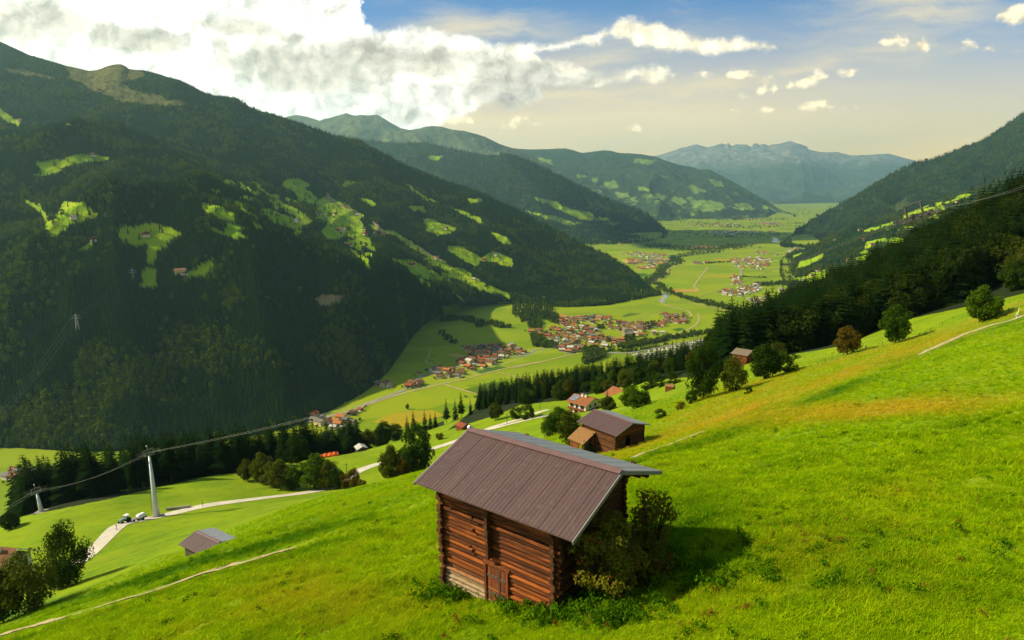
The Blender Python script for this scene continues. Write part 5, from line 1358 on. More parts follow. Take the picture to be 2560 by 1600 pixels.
# --- second barn with its shingled annexe
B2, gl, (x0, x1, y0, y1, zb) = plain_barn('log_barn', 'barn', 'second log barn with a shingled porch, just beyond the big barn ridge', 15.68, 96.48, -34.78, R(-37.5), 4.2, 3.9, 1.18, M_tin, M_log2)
ax0, ax1 = -4.1, -.55
m = MB(); yA, yB, zA, zB = y0 - .12, y0 - 2.9, -.95, -2.25
q = [(ax0, yB, zB), (ax1, yB, zB), (ax1, yA, zA), (ax0, yA, zA)]; m.poly([(x, y, z + .09) for x, y, z in q]); m.poly(q[::-1])
for i in range(4): a, b = q[i], q[(i + 1) % 4]; m.poly([a, b, (*b[:2], b[2] + .09), (*a[:2], a[2] + .09)])
m.build('porch_roof', M_shingle, B2)
zg = gl(-2.3, y0 - 2.6) - .2
MB().box(((ax0 + ax1) / 2 - .6, yB + .45, (zB + zg) / 2 + .1), (2.0, .12, zB - zg + .1)).build('porch_boards', M_redwood, B2)
MB().box((ax1 - .35, y0 - 1.9, (zB + zg) / 2 + .2), (.12, 1.0, zB - zg + .5)).build('porch_side', M_plank, B2)
MB().box((ax1 - .15, yB + .35, (zB + zg) / 2 + .05), (.16, .16, zB - zg + .1)).box((ax1 - .2, y0 - .5, (zA + zg) / 2), (.16, .16, zA - zg)).build('porch_post', M_redwood, B2)
MB().box((x1 + .13, -.5, gl(x1, -.5) + 1.0), (.08, 1.0, 2.1)).build('gable_door', M_void, B2)
MB().box((x1 + .14, -1.5, gl(x1, -.5) + 1.3), (.07, .7, .5)).build('hatch', M_plank, B2)
# --- hay shed in the lower left meadow
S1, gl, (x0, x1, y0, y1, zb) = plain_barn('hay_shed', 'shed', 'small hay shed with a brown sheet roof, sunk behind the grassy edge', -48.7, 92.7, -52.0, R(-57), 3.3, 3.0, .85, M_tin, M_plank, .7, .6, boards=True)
# --- white farmhouse
def farmhouse(label, cx, cy, ridge, az, L, w_, h_, roofm, low, up, upper_z, name='farmhouse', rows=(1,)):
    r, gl, (x0, x1, y0, y1, zb) = None, None, (0,) * 5
    r, gl = frame_of(cx, cy, ridge - h_, az, label, name, 'house')
    ribbed_roof(r, L, w_, h_, roofm, rib=.35, ridge=False); verge(r, L, w_, h_, M_verge, .22)
    oe, og = 1.25, 1.1; x0, x1, y0, y1 = -L + og, L - og, -w_ + oe, w_ - oe
    zb = min(gl(x0, y0), gl(x1, y0), gl(x0, y1), gl(x1, y1)) - .5; zt = oe * h_ / w_
    m = MB(); zs = upper_z
    m.box((0, 0, (zb + zs) / 2), (x1 - x0, y1 - y0, zs - zb)); m.build('lower_walls', low, r)
    m = MB(); m.box((0, 0, (zs + zt) / 2), (x1 - x0 + .1, y1 - y0 + .1, zt - zs))
    for s in (-1, 1):
        p = [(s * (x1 + .05), -y1 - .05, zt), (s * (x1 + .05), y1 + .05, zt), (s * (x1 + .05), 0, h_ - .03)]; m.poly(p if s > 0 else p[::-1])
    m.build('upper_walls', up, r)
    return r, gl, (x0, x1, y0, y1, zb)
FH, gl, (x0, x1, y0, y1, zb) = farmhouse('white farmhouse with an orange-brown roof and grey solar panels', 30.55, 264.7, -86.0, R(-45.8), 5.5, 6.06, 2.15, ROOF['brown'].copy(), M_redwood, M_plaster, -2.5)
M_farmroof = pmat('orange_brown_tiles', (.30, .115, .040), .85, .2, var=(.24, .09, .035), vscale=.6, bump=.3)
for ch in FH.children:
    if ch.name.startswith('roof_panel'): ch.data.materials[0] = M_farmroof
for i, x in enumerate((-3.0, -.3, 2.6)):
    f = MB().box((x, y0 - .06, -1.25), (1.9 if i != 1 else 1.2, .12, 1.5 if i != 1 else 2.1)).build('window', M_timber, FH); MB().box((x, y0 - .13, -1.25), (1.1 if i != 1 else .8, .06, 1.1 if i != 1 else 1.8)).build('pane', M_glass, f)
for x in (-2.2, .8): MB().box((x, y0 - .05, -3.7), (1.1, .1, 1.3)).build('window', M_plaster, FH)
for y in (-1.8, 1.8): MB().box((x1 + .1, y, -1.2), (.1, 1.0, 1.3)).build('window', M_glass, FH)
MB().box((0, y0 - .6, -2.55), (x1 - x0, 1.2, .16)).box((0, y0 - 1.15, -2.1), (x1 - x0, .08, .8)).build('balcony', M_redwood, FH)
ca, sa = 6.06 / math.hypot(6.06, 2.15), 2.15 / math.hypot(6.06, 2.15)
pn = MB()
for i in range(3):
    for j in range(2): pn.box((-4.3 + i * 1.15, -1.7 - j * 2.0 * ca, 2.15 * (1 - (1.7 + j * 2.0 * ca) / 6.06) + .22), (1.08, 1.9, .07), ((1, 0, 0), (0, ca, sa), (0, -sa, ca)))
pn.build('solar_panel', pmat('solar_glass', (.16, .19, .23), .2, .6, var=(.24, .27, .31), vscale=.8), FH)
for x in (-.6, 1.3): c_ = MB().box((x, -.5, 2.5), (.9, .8, 1.1)).build('chimney', M_plaster, FH); MB().box((x, -.5, 3.12), (1.1, 1.0, .12)).build('chimney_cap', M_verge, c_)
# --- brown farmhouse behind it
BH, gl, (x0, x1, y0, y1, zb) = farmhouse('dark red-brown farmhouse with a wide brown roof, right of the white farmhouse', 53.5, 303.5, -95.4, R(-33), 6.5, 6.8, 3.0, M_farmroof, M_plaster, M_redwood, -4.2)
for x in (-3.5, -1.2, 1.2, 3.5): MB().box((x, y0 - .1, -1.5), (.9, .14, 1.1)).build('window', M_glass, BH)
for x in (-3.2, -1.0, 1.4, 3.4): MB().box((x, y0 - .06, -5.6), (1.2, .1, 1.4)).build('window', M_timber, BH)
MB().box((0, y0 - .5, -2.9), (x1 - x0, 1.0, .15)).box((0, y0 - .95, -2.45), (x1 - x0, .08, .8)).build('balcony', M_redwood, BH)
MB().box((3.2, 1.6, 2.9), (.8, .8, 1.4)).build('chimney', M_plaster, BH)
# --- small dark-red barn at the forest and other huts
p = hit(1852, 914); s_ = float(np.dot(p, _F)) / 315
B3, gl, (x0, x1, y0, y1, zb) = plain_barn('field_barn', 'barn', 'small dark-red barn with a grey shingle roof, below the right forest', 114.7 * s_, 307.2 * s_, -77.4 * s_, R(-44.3), 4.3 * s_, 6.2 * s_, 1.7 * s_, M_shinglegrey, M_redwood, .9 * s_, .6 * s_, boards=True)
zg = gl(0, y0); MB().box((-.2, y0 - .1, zg + .75), (.75, .08, 1.7)).build('doorway', M_void, B3)
MB().box((-.2, y0 - .15, zg + .0), (1.3, .5, .4)).build('sill_stones', M_stone, B3)
def hut(px, py, wpx, label, roofm, wallm, az=-45, t=None, hf=.75, name='hut'):
    p = onhill(px, py, t) if t else hit(px, py); k = float(np.dot(p, _F)) / FPX; L = wpx * k * .55
    r, gl, b = plain_barn(name, 'shed', label, p[0], p[1], p[2] + L * hf * 2, R(az), L, L * .95, L * .42, roofm, wallm, L * .2, L * .15, boards=True)
    return r
hut(1675, 976, 20, 'tiny red shed at the end of the hedge beside the big dark tree', M_shingle, M_redwood, -60)
hut(903, 1132, 26, 'small dark shed with a pale grey roof at the edge of the grove', ROOF['pale'], M_plank, -30, 300, .6)
hut(1158, 1098, 26, 'small rusty-red hut half hidden by the log barn ridge', ROOF['red'], M_redwood, -45, 300, .6)
# --- house cut by the left picture edge
p = onhill(4, 1402, 132); r, gl = frame_of(p[0], p[1], p[2] + 7.0, R(-80), 'farmhouse with a brown roof, cut by the left picture edge', 'farmhouse', 'house')
ribbed_roof(r, 4.6, 4.2, 3.0, ROOF['brown'], rib=.35, ridge=False); verge(r, 4.6, 4.2, 3.0, M_plaster, .22)
MB().box((0, 0, -3.8), (7.4, 6.4, 8.2)).build('walls', M_plaster, r); MB().box((4.9, -.8, -2.4), (2.2, 3.0, .25)).box((5.9, -.8, -2.9), (.15, 3.0, 1.0)).build('balcony', M_plaster, r)
MB().box((1.0, -1.0, 2.9), (.7, .7, 1.6)).build('chimney', M_plaster, r)
# --- orange tarpaulin stacks by the grove
M_orange = pmat('orange_tarpaulin', (.80, .145, .012), .6, .3, var=(.62, .10, .012), vscale=.6, bump=.6)
p = onhill(822, 1138, 285); k = float(np.dot(p, _F)) / FPX; e = empty('orange_tent', p, R(25)); tag(e, 'bright orange tarpaulin tent in front of the grove by the road', 'tent')
wv0 = 23 * k; m = MB(); g = np.random.default_rng(3); nx, ny = 18, 8; V = []
for i in range(nx + 1):
    for j in range(ny + 1):
        x = (i / nx - .5) * 2 * wv0; y = (j / ny - .5) * wv0 * .9; top = 1 - abs(j / ny - .5) * 1.7; z = .8 + 1.2 * max(0, top) * (1 - .5 * (abs(i / nx - .5) * 2) ** 4) + .25 * math.sin(i * 1.4) * top + g.normal(0, .06)
        V.append((x, y, z))
me = npmesh('canopy', np.array(V), gridfaces(nx + 1, ny + 1), True); add('canopy', me, M_orange, e)
m = MB()
for s in (-1, 1):
    for i in range(5): m.box(((i / 4 - .5) * 2 * wv0 * .96, s * wv0 * .43, .6), (.12, .12, 1.6))
m.build('tent_pole', M_verge, e)
MB().poly([(-wv0, -wv0 * .44, -.3), (wv0, -wv0 * .44, -.3), (wv0, -wv0 * .44, 1.25), (-wv0, -wv0 * .44, 1.25)]).build('side_sheet', M_orange, e)
MB().box((wv0 * .35, -wv0 * .5, .3), (2.0, 1.0, 1.2)).build('doorway_flap', pmat('dark_orange_flap', (.45, .06, .01), .7, .2), e)

# ------------------------------------------------------------------ lane, footpaths
def hill_strip(name, pts, width, mat, label, lift=.05, ts=None, cat='road', step=.8, jit=0.0, sag=0.0):
    w_ = np.array([onhill(*q)[:2] if len(q) > 2 else hit(*q)[:2] for q in pts]); ln = smooth_line(w_, step)
    wd = np.asarray(width, float) if np.ndim(width) else np.full(len(ln), width)
    if jit: s = np.arange(len(ln)) * step; wd = wd * (1 + jit * fbm(s / 2.3, s * 0 + 3, 3, 8)) ; ln[:, 0] += jit * .35 * fbm(s / 3, s * 0, 2, 4); wd[:6] *= np.linspace(.3, 1, 6); wd[-6:] *= np.linspace(1, .3, 6)
    me = strip_mesh(name, ln, wd, lambda x, y: H(x, y) + lift)
    return tag(add(name, me, mat), label, cat, kind='structure'), ln
M_lane = pmat('pale_lane', (.58, .52, .42), .9, .2, var=(.48, .43, .35), vscale=.4, var2=(.62, .57, .48), bump=.2)
LANE = [(190,1425,145),(212,1400,150),(255,1352,160),(300,1310,172),(345,1293,178),(392,1284,184),(455,1270,190),(520,1259,195),(610,1248,201),(700,1238,208),(770,1229,214),(820,1221,220),(850,1208,228),(885,1184,240),(930,1165,248),(985,1153,255),(1060,1131,265),(1120,1113,271),(1200,1085,280),(1245,1068,285),(1290,1052,287),(1330,1038,290),(1372,1024,293)]
_n = max(8, int(np.linalg.norm(np.diff(np.array([onhill(*q)[:2] for q in LANE]), axis=0), axis=1).sum() / .8)); LW_ = np.interp(np.linspace(0, 22, _n), [0, 2, 4, 6, 9, 12, 14, 16, 22], [4, 4, 5, 6.4, 6.4, 6, 5, 4.5, 4])
hill_strip('lane', LANE, LW_, M_lane, 'pale winding lane crossing the lower meadow past the lift pylon', .10)
hill_strip('lane', [(1210,1084,281),(1270,1078,281),(1330,1070,281),(1370,1064,280),(1400,1056,280)], 3.2, M_lane, 'short pale side lane forking off above the big barn roof', .14)
M_path = pmat('dirt_path', (.44, .35, .20), .95, .1, var=(.34, .27, .13), vscale=1.2, var2=(.50, .42, .27), bump=.5)
hill_strip('footpath', [(-60,1612),(0,1590),(120,1557),(250,1518),(380,1478),(520,1430),(640,1398),(740,1370)], 1.25, M_path, 'narrow dirt footpath from the lower left corner along the slope', .10, cat='path', step=.3, jit=.35)
hill_strip('footpath', [(1575,1146),(1625,1127),(1680,1108),(1730,1090),(1765,1077)], .8, M_path, 'short pale stretch of footpath on the slope right of the second barn', .05, cat='path', step=.3, jit=.3)
hill_strip('footpath', [(2295,888),(2330,872),(2375,852),(2410,836),(2440,826),(2480,812),(2520,803),(2560,788),(2620,768)], 1.1, M_path, 'pale gravel footpath leaving at the right picture edge', .05, cat='path', step=.4, jit=.3)

# ------------------------------------------------------------------ cable lift
M_steel = pmat('galvanised_steel', (.56, .60, .60), .45, .5, .3, var=(.48, .52, .53), vscale=.5)
M_darksteel = pmat('dark_steel', (.055, .06, .055), .7, .3, 0.0, var=(.035, .04, .035), vscale=1.5)
M_greysteel = pmat('grey_green_steel', (.16, .19, .17), .6, .4, 0.0, var=(.12, .14, .13), vscale=1)
M_cable = pmat('steel_cable', (.17, .18, .17), .5, .5, .4)
def sheaves(parent, c, ax, up, side, n, r, sp, mat, half):
    for s in (-1, 1):
        m = MB(); o = np.array(c) + np.array(side) * half * s
        for k in range(n):
            q = o + np.array(ax) * (k - (n - 1) / 2) * sp
            m.tube([q - np.array(side) * .08, q + np.array(side) * .08], r, 12)
        m.box(o - np.array(up) * r * .2, (n * sp, .12, .16), (ax, side, up)); m.build('sheave_train', mat, parent)
        w2 = MB(); w2.box(o - np.array(up) * (r + .45) + np.array(side) * .5 * s, (n * sp + .6, .6, .06), (ax, side, up))
        for k in range(n): w2.box(o + np.array(up) * .25 + np.array(side) * .8 * s + np.array(ax) * (k - (n - 1) / 2) * sp, (.05, .05, 1.3), (ax, side, up))
        w2.box(o + np.array(up) * .8 + np.array(side) * .8 * s, (n * sp + .6, .05, .05), (ax, side, up)); w2.build('catwalk', mat, parent)
def pylon(px, py, t, topx, topy, label, rdir, rb=.95, rt=.27):
    b = onhill(px, py, t); k = float(np.dot(b, _F)); top = P(topx, topy, k * 1.0)
    top = top + np.array([0, 0, 0]); e = empty('lift_pylon', b); tag(e, label, 'lift pylon'); u = top - b; hgt = np.linalg.norm(u); u = u / hgt
    MB().tube([-u * .6, u * hgt * .45, u * hgt], [rb, (rb + rt) / 2, rt], 14).build('mast', M_steel, e, smooth=True)
    MB().box((0, 0, .1), (3.0, 3.0, .7)).build('footing', M_stone, e, bevel=.05)
    lad = MB(); sd = np.cross(u, [0, 1, 0]); sd /= np.linalg.norm(sd)
    for s in (-.22, .22): lad.tube([u * 2 + sd * (rb + .25) + np.array([0, s, 0]), u * hgt * .97 + sd * (rt + .25) + np.array([0, s, 0])], .035, 5)
    lad.build('ladder', M_darksteel, e)
    d = np.array(rdir, float); d /= np.linalg.norm(d); si = np.cross(d, u); si /= np.linalg.norm(si); up = np.cross(si, d)
    m = MB(); m.box(u * hgt, (.5, 2.9, .4), (d, si, up)); m.build('crossarm', M_greysteel, e)
    m = MB(); m.box(u * hgt + up * 1.5, (4.0, .10, .12), (d, si, up))
    for q in (-2.0, 2.0): m.box(u * hgt + up * .75 + d * q, (.10, .10, 1.5), (d, si, up))
    m.box(u * hgt + up * 1.5 + d * 0, (.10, 2.4, .10), (d, si, up)); m.build('gantry', M_greysteel, e)
    sheaves(e, u * hgt + up * .45, d, up, si, 8, .24, .62, M_darksteel, 1.2)
    MB().tube([u * hgt + up * 1.5, u * hgt + up * 2.6], .03, 5).box(u * hgt + up * 2.7, (.5, .15, .18), (d, si, up)).build('beacon', M_van, e)
    return b + u * hgt + up * .75, si
pa = P(104, 1237, 196); pb = P(372, 1132, 184); pc = P(2292, 541, 118)
t1, s1 = pylon(392, 1291, 184, 373, 1137, 'tall tapered steel lift pylon beside the pale lane', pb - pa)
t2, s2 = pylon(105, 1287, 200, 92, 1232, 'smaller lift pylon by the spruce wall at the left', pb - pa, .7, .3)
# the tower on the right: battery of wheels with catwalks, its mast standing among the trees
d3 = P(2400, 500, 112) - P(2200, 570, 125); d3 /= np.linalg.norm(d3); c3 = pc
e = empty('lift_pylon', np.array([0, 0, 0])); e.location = c3; tag(e, 'dark wheel battery of a lift pylon in front of the forest at right', 'lift pylon')
si = np.cross(d3, [0, 0, 1]); si /= np.linalg.norm(si); up = np.cross(si, d3)
zz = float(H(c3[0], c3[1])) - c3[2]
sheaves(e, -up * .1, d3, up, si, 8, .36, .93, M_darksteel, 1.2)
m = MB(); m.box(up * .2, (.5, 3.6, .45), (d3, si, up)); m.build('crossarm', M_darksteel, e)
m = MB()
for q in (-1.6, 1.8): m.box(d3 * q * .85 + up * 1.35 - d3 * .3, (.30, .30, 2.4), (d3, si, up))
m.box(up * 2.5 - d3 * .2, (3.9, .22, .22), (d3, si, up)); m.box(up * 2.4 - d3 * 2.0, (.4, .4, .5), (d3, si, up)); m.build('gantry', M_darksteel, e)
MB().box(d3 * 5.6 + up * .2 + si * 1.2, (.12, .12, 2.0), (d3, si, up)).box(d3 * 5.6 + up * .2 - si * 1.2, (.12, .12, 2.0), (d3, si, up)).box(d3 * 5.6 - up * .8, (.12, 2.6, .12), (d3, si, up)).box(d3 * 4.6 - up * .75, (2.2, 2.6, .06), (d3, si, up)).build('end_frame', M_darksteel, e)
def sagline(a, b, sag, n=40):
    s = np.linspace(0, 1, n)[:, None]; p = np.asarray(a) * (1 - s) + np.asarray(b) * s; p[:, 2] -= sag * 4 * (s[:, 0] * (1 - s[:, 0])); return p
def through(a, b, mid):
    """cable between two points hanging through a third sight line"""
    A_, B_ = np.asarray(a), np.asarray(b); best = None
    for sag in np.linspace(0, 120, 241):
        q = sagline(A_, B_, sag, 60); X, Y, _ = proj(q); i = np.argmin(abs(X - mid[0])); v = abs(Y[i] - mid[1])
        if best is None or v < best[0]: best = (v, sag)
    return sagline(A_, B_, best[1], 60)
def cable(pts, r, label, name='cable', group=None):
    o = MB().tube([tuple(p) for p in pts], r, 5).build(name, M_cable); return tag(o, label, 'cable', group)
vq = P(1362, 866, 330)
for i, s in enumerate((-1, 1)):
    o1 = s1 * 1.2 * s; o3 = si * 1.2 * s
    cable(sagline(t2 + s2 * 1.2 * s, t1 + o1, 2.0), .02, 'lift rope between the two steel pylons at left, ' + ('upper' if s > 0 else 'lower') + ' strand', 'lift_rope')
    cable(through(t1 + o1, c3 + o3 - d3 * 4.2, (1062, 968)), .02, 'long lift rope sagging across the valley, ' + ('upper' if s > 0 else 'lower') + ' strand', 'lift_rope')
    q2 = P(2640, 436 + (10 if s > 0 else 0), 82) ; cable(sagline(c3 + o3 + d3 * 4.2, q2, .4), .02, 'lift rope leaving at the right picture edge, ' + ('upper' if s > 0 else 'lower') + ' strand', 'lift_rope')
    q1 = P(-80, 1310 - 5 * s, 190); cable(sagline(t2 + s2 * 1.2 * s, q1, 1.0), .02, 'lift rope running down from the small pylon to the left edge, ' + ('upper' if s > 0 else 'lower') + ' strand', 'lift_rope')
# ------------------------------------------------------------------ power line on the dark slope
def lattice(p, h, label):
    e = empty('power_pylon', p, R(30)); tag(e, label, 'power pylon'); m = MB()
    def at_(z): return 2.6 * (1 - z / h) + .35
    zs = np.linspace(0, h, 9)
    for sx, sy in ((-1, -1), (1, -1), (1, 1), (-1, 1)): m.tube([(sx * at_(z), sy * at_(z), z) for z in zs], .16, 4)
    for a, b in zip(zs[:-1], zs[1:]):
        for q in range(4):
            c1 = [(-1, -1), (1, -1), (1, 1), (-1, 1)]; u, v = c1[q], c1[(q + 1) % 4]
            m.tube([(u[0] * at_(a), u[1] * at_(a), a), (v[0] * at_(b), v[1] * at_(b), b)], .09, 3); m.tube([(v[0] * at_(a), v[1] * at_(a), a), (u[0] * at_(b), u[1] * at_(b), b)], .09, 3)
    m.build('lattice_mast', M_steel, e); m = MB()
    for z, w2 in ((h * .72, 8), (h * .86, 6.5)): m.tube([(-w2, 0, z), (0, 0, z + .9), (w2, 0, z)], .14, 4); m.tube([(-w2, 0, z), (w2, 0, z)], .14, 4)
    m.build('crossarm', M_steel, e); return e
q1 = mhit(1, 191, 828); q2 = mhit(1, 335, 708); lattice(q1, 30, 'lattice power pylon in the dark forest at left, the lower one'); lattice(q2, 30, 'lattice power pylon in the dark forest at left, the upper one')
ends = [(0, 1030), (0, 1038), (0, 1046), (0, 1054), (0, 1062), (0, 1070)]
for i in range(6):
    o = np.array([(-8, 0, 8, -6.5, 0, 6.5)[i] * .87, (-8, 0, 8, -6.5, 0, 6.5)[i] * .5, (21.6, 21.6, 21.6, 25.8, 25.8, 25.8)[i]])
    far_end = P(-160, ends[i][1] + 150 + i * 3, 820)
    cable(sagline(q1 + o, far_end, 12), .09, 'power line wire descending across the dark slope to the left edge', 'power_line', 'power line wires on the dark slope')
    cable(sagline(q1 + o, q2 + o, 8), .06, 'thin power line wire between the two lattice pylons', 'power_line', 'power line wires between the pylons')
# ------------------------------------------------------------------ poles, posts, tractor, walker
M_post = pmat('weathered_post', (.11, .085, .06), .95, .1, var=(.06, .045, .035), vscale=4)
for px, py, hp, lb, t in [(2036,955,12,'leaning',None),(2052,948,11,'leaning',None)]: pass
g = np.random.default_rng(9)
POSTS = [(2063,905,9),(2080,898,8),(2108,890,9),(2163,873,8),(2166,870,8),(2205,862,9),(2295,841,10),(2325,826,9),(2355,812,9),(2148,862,9),(2520,783,14),(1838,935,7),(2045,912,8)]
for i, (px, py, hp) in enumerate(POSTS):
    p = hit(px, py); k = float(np.dot(p, _F)) / FPX; o = MB().tube([(0, 0, -.2), (0, 0, hp * k)], [.06, .05], 6).build('fence_post', M_post, None, p, (g.normal(0, .12), g.normal(0, .16), 0))
    tag(o, 'weathered wooden fence post along the top of the yellow meadow', 'fence post', 'fence posts along the meadow crest')
p = hit(2546, 782); k = float(np.dot(p, _F)) / FPX; o = MB().tube([(0, 0, -.2), (.1, 0, 12 * k)], [.12, .10], 8).build('marker_post', pmat('yellow_post', (.62, .52, .16), .8, .2), None, p); tag(o, 'short yellow marker post at the path by the right edge', 'post')
p = hit(2541, 797); k = float(np.dot(p, _F)) / FPX; e = empty('signpost', p); tag(e, 'small pale waymark signpost standing on the gravel path', 'signpost'); MB().tube([(0, 0, -.1), (0, 0, 16 * k)], .06, 6).build('post', M_van, e); MB().box((0, -.05, 8 * k), (9 * k, .06, 3.0 * k)).build('sign_board', M_van, e)
for i, (px, py, hp, t) in enumerate([(1012,1151,27,254),(867,1182,24,243),(1500,985,42,340),(1574,985,36,320),(1350,1018,30,300),(1268,1080,26,284)]):
    b = onhill(px, py, t); k = float(np.dot(b, _F)) / FPX; o = MB().tube([(0, 0, -.3), (0, 0, hp * k)], [.14, .10], 7).box((0, 0, hp * k - .5), (1.3, .1, .1)).build('utility_pole', M_post, None, b)
    tag(o, ('dark utility pole on the lane left of the tall green tree', 'thin utility pole above the roadside clump', 'utility pole in front of the wooded band, left of the brown farmhouse', 'utility pole behind the brown farmhouse roof', 'utility pole beside the lane near the white farmhouse', 'utility pole between the bushes at the lane fork')[i], 'utility pole')
for px, py, t in [(293,1333,168),(507,1266,194)]:
    b = onhill(px, py, t); o = MB().tube([(0, 0, -.1), (0, 0, 1.6)], .07, 6).box((0, 0, 1.35), (.16, .16, .3)).build('delineator_post', M_post, None, b); tag(o, 'slim roadside post at the edge of the lane, ' + ('in the bend below the tractor' if px < 400 else 'right of the tall pylon'), 'road post')
M_tyre = pmat('black_rubber', (.02, .02, .02), .9, .2); M_body = pmat('green_tractor_paint', (.16, .28, .26), .4, .5, var=(.22, .34, .32), vscale=1)
b = onhill(312, 1301, 175); hd = onhill(350, 1290, 179) - b; e = empty('tractor', b + np.array([0, 0, .12]), math.atan2(hd[1], hd[0]) + math.pi); tag(e, 'small grey-green tractor parked on the lane left of the pylon', 'tractor'); e.scale = (1.05,) * 3
MB().box((.55, 0, 1.05), (1.5, .75, .6)).box((1.2, 0, .95), (.2, .7, .7)).build('bonnet', M_body, e, bevel=.06); MB().box((-.55, 0, 1.9), (1.1, 1.1, .08)).box((-.05, .5, 1.5), (.07, .07, .8)).box((-.05, -.5, 1.5), (.07, .07, .8)).box((-1.05, .5, 1.5), (.07, .07, .8)).box((-1.05, -.5, 1.5), (.07, .07, .8)).build('cab', M_van, e)
for x, r_, y in ((-.55, .68, .7), (-.55, .68, -.7), (1.05, .42, .6), (1.05, .42, -.6)): MB().tube([(x, y - .17, r_), (x, y + .17, r_)], r_, 16).build('wheel', M_tyre, e)
MB().box((-.5, 0, .95), (.9, .9, .5)).build('seat_box', M_darksteel, e, bevel=.04)
b2 = onhill(352, 1289, 179); e = empty('trailer', b2 + np.array([0, 0, .12]), math.atan2(hd[1], hd[0])); tag(e, 'white covered trailer standing behind the tractor on the lane', 'trailer')
MB().box((0, 0, 1.25), (2.3, 1.5, 1.2)).build('cover', M_van, e, bevel=.3); MB().box((0, 0, .62), (2.5, 1.6, .14)).tube([(1.2, 0, .6), (2.6, 0, .5)], .06, 6).build('chassis', M_darksteel, e)
for y in (-.75, .75): MB().tube([(0, y - .1, .38), (0, y + .1, .38)], .38, 14).build('wheel', M_tyre, e)
b2 = onhill(332, 1295, 177); e = empty('drawbar_cart', b2 + np.array([0, 0, .12]), math.atan2(hd[1], hd[0])); tag(e, 'low flat cart between the tractor and the white trailer', 'cart')
MB().box((0, 0, .55), (2.0, 1.1, .12)).tube([(-1.0, 0, .5), (-2.0, 0, .5)], .05, 6).build('deck', M_verge, e)
for y in (-.5, .5): MB().tube([(0, y - .08, .3), (0, y + .08, .3)], .3, 12).build('wheel', M_tyre, e)
b2 = onhill(445, 1259, 193); o = MB().box((0, 0, .5), (7.0, .5, .8)).build('retaining_wall', M_stone, None, b2, (0, 0, R(12)), bevel=.05); tag(o, 'low pale stone kerb wall on the lane right behind the tall pylon', 'wall')
# walker on the lane: one skinned body
b = onhill(214, 1404, 150) + np.array([0, 0, .12])
J = {'pelvis': (0, 0, .95), 'spine': (0, .02, 1.2), 'chest': (0, .03, 1.38), 'neck': (0, .03, 1.52), 'head': (0, .05, 1.62), 'top': (0, .05, 1.76), 'hl': (.10, 0, .90), 'kl': (.11, .16, .50), 'al': (.11, .05, .09), 'tl': (.11, .20, .04), 'hr': (-.10, 0, .90), 'kr': (-.11, -.04, .48), 'ar': (-.11, -.26, .12), 'tr': (-.11, -.14, .04),
     'sl': (.19, .03, 1.42), 'el': (.25, -.05, 1.16), 'wl': (.24, .08, .92), 'fl': (.23, .13, .82), 'sr': (-.19, .03, 1.42), 'er': (-.25, .06, 1.16), 'wr': (-.24, .22, .98), 'fr': (-.23, .28, .90)}
RD = {'pelvis': .145, 'spine': .14, 'chest': .16, 'neck': .062, 'head': .10, 'top': .075, 'hl': .10, 'kl': .068, 'al': .045, 'tl': .04, 'hr': .10, 'kr': .068, 'ar': .045, 'tr': .04, 'sl': .062, 'el': .048, 'wl': .034, 'fl': .03, 'sr': .062, 'er': .048, 'wr': .034, 'fr': .03}
E = [('pelvis','spine'),('spine','chest'),('chest','neck'),('neck','head'),('head','top'),('pelvis','hl'),('hl','kl'),('kl','al'),('al','tl'),('pelvis','hr'),('hr','kr'),('kr','ar'),('ar','tr'),('chest','sl'),('sl','el'),('el','wl'),('wl','fl'),('chest','sr'),('sr','er'),('er','wr'),('wr','fr')]
ks = list(J); me = bpy.data.meshes.new('person'); me.from_pydata([J[k] for k in ks], [(ks.index(a), ks.index(c)) for a, c in E], []); me.update()
o = add('person', me, None, None, b, (0, 0, R(-140))); sm = o.modifiers.new('skin', 'SKIN'); o.modifiers.new('sub', 'SUBSURF').render_levels = 1
for i, k in enumerate(ks): v = me.skin_vertices[0].data[i]; v.radius = (RD[k], RD[k]); v.use_root = k == 'pelvis'
pm, t_, out_ = newmat('walker_clothes'); zc_ = t_.new('ShaderNodeSeparateXYZ', {0: t_.new('ShaderNodeTexCoord').outputs['Object']}).outputs[2]
cl = t_.mix(t_.math('GREATER_THAN', zc_, .96), (.03, .03, .05), (.30, .12, .32)); cl = t_.mix(t_.math('GREATER_THAN', zc_, 1.5), cl, (.52, .32, .22)); cl = t_.mix(t_.math('GREATER_THAN', zc_, 1.68), cl, (.06, .035, .02))
t_.set(out_.inputs[0], t_.new('ShaderNodeBsdfPrincipled', {'Base Color': cl, 'Roughness': .8}).outputs[0]); me.materials.append(pm)
tag(o, 'person in a purple top walking on the lane by the dark cone-shaped tree', 'person')
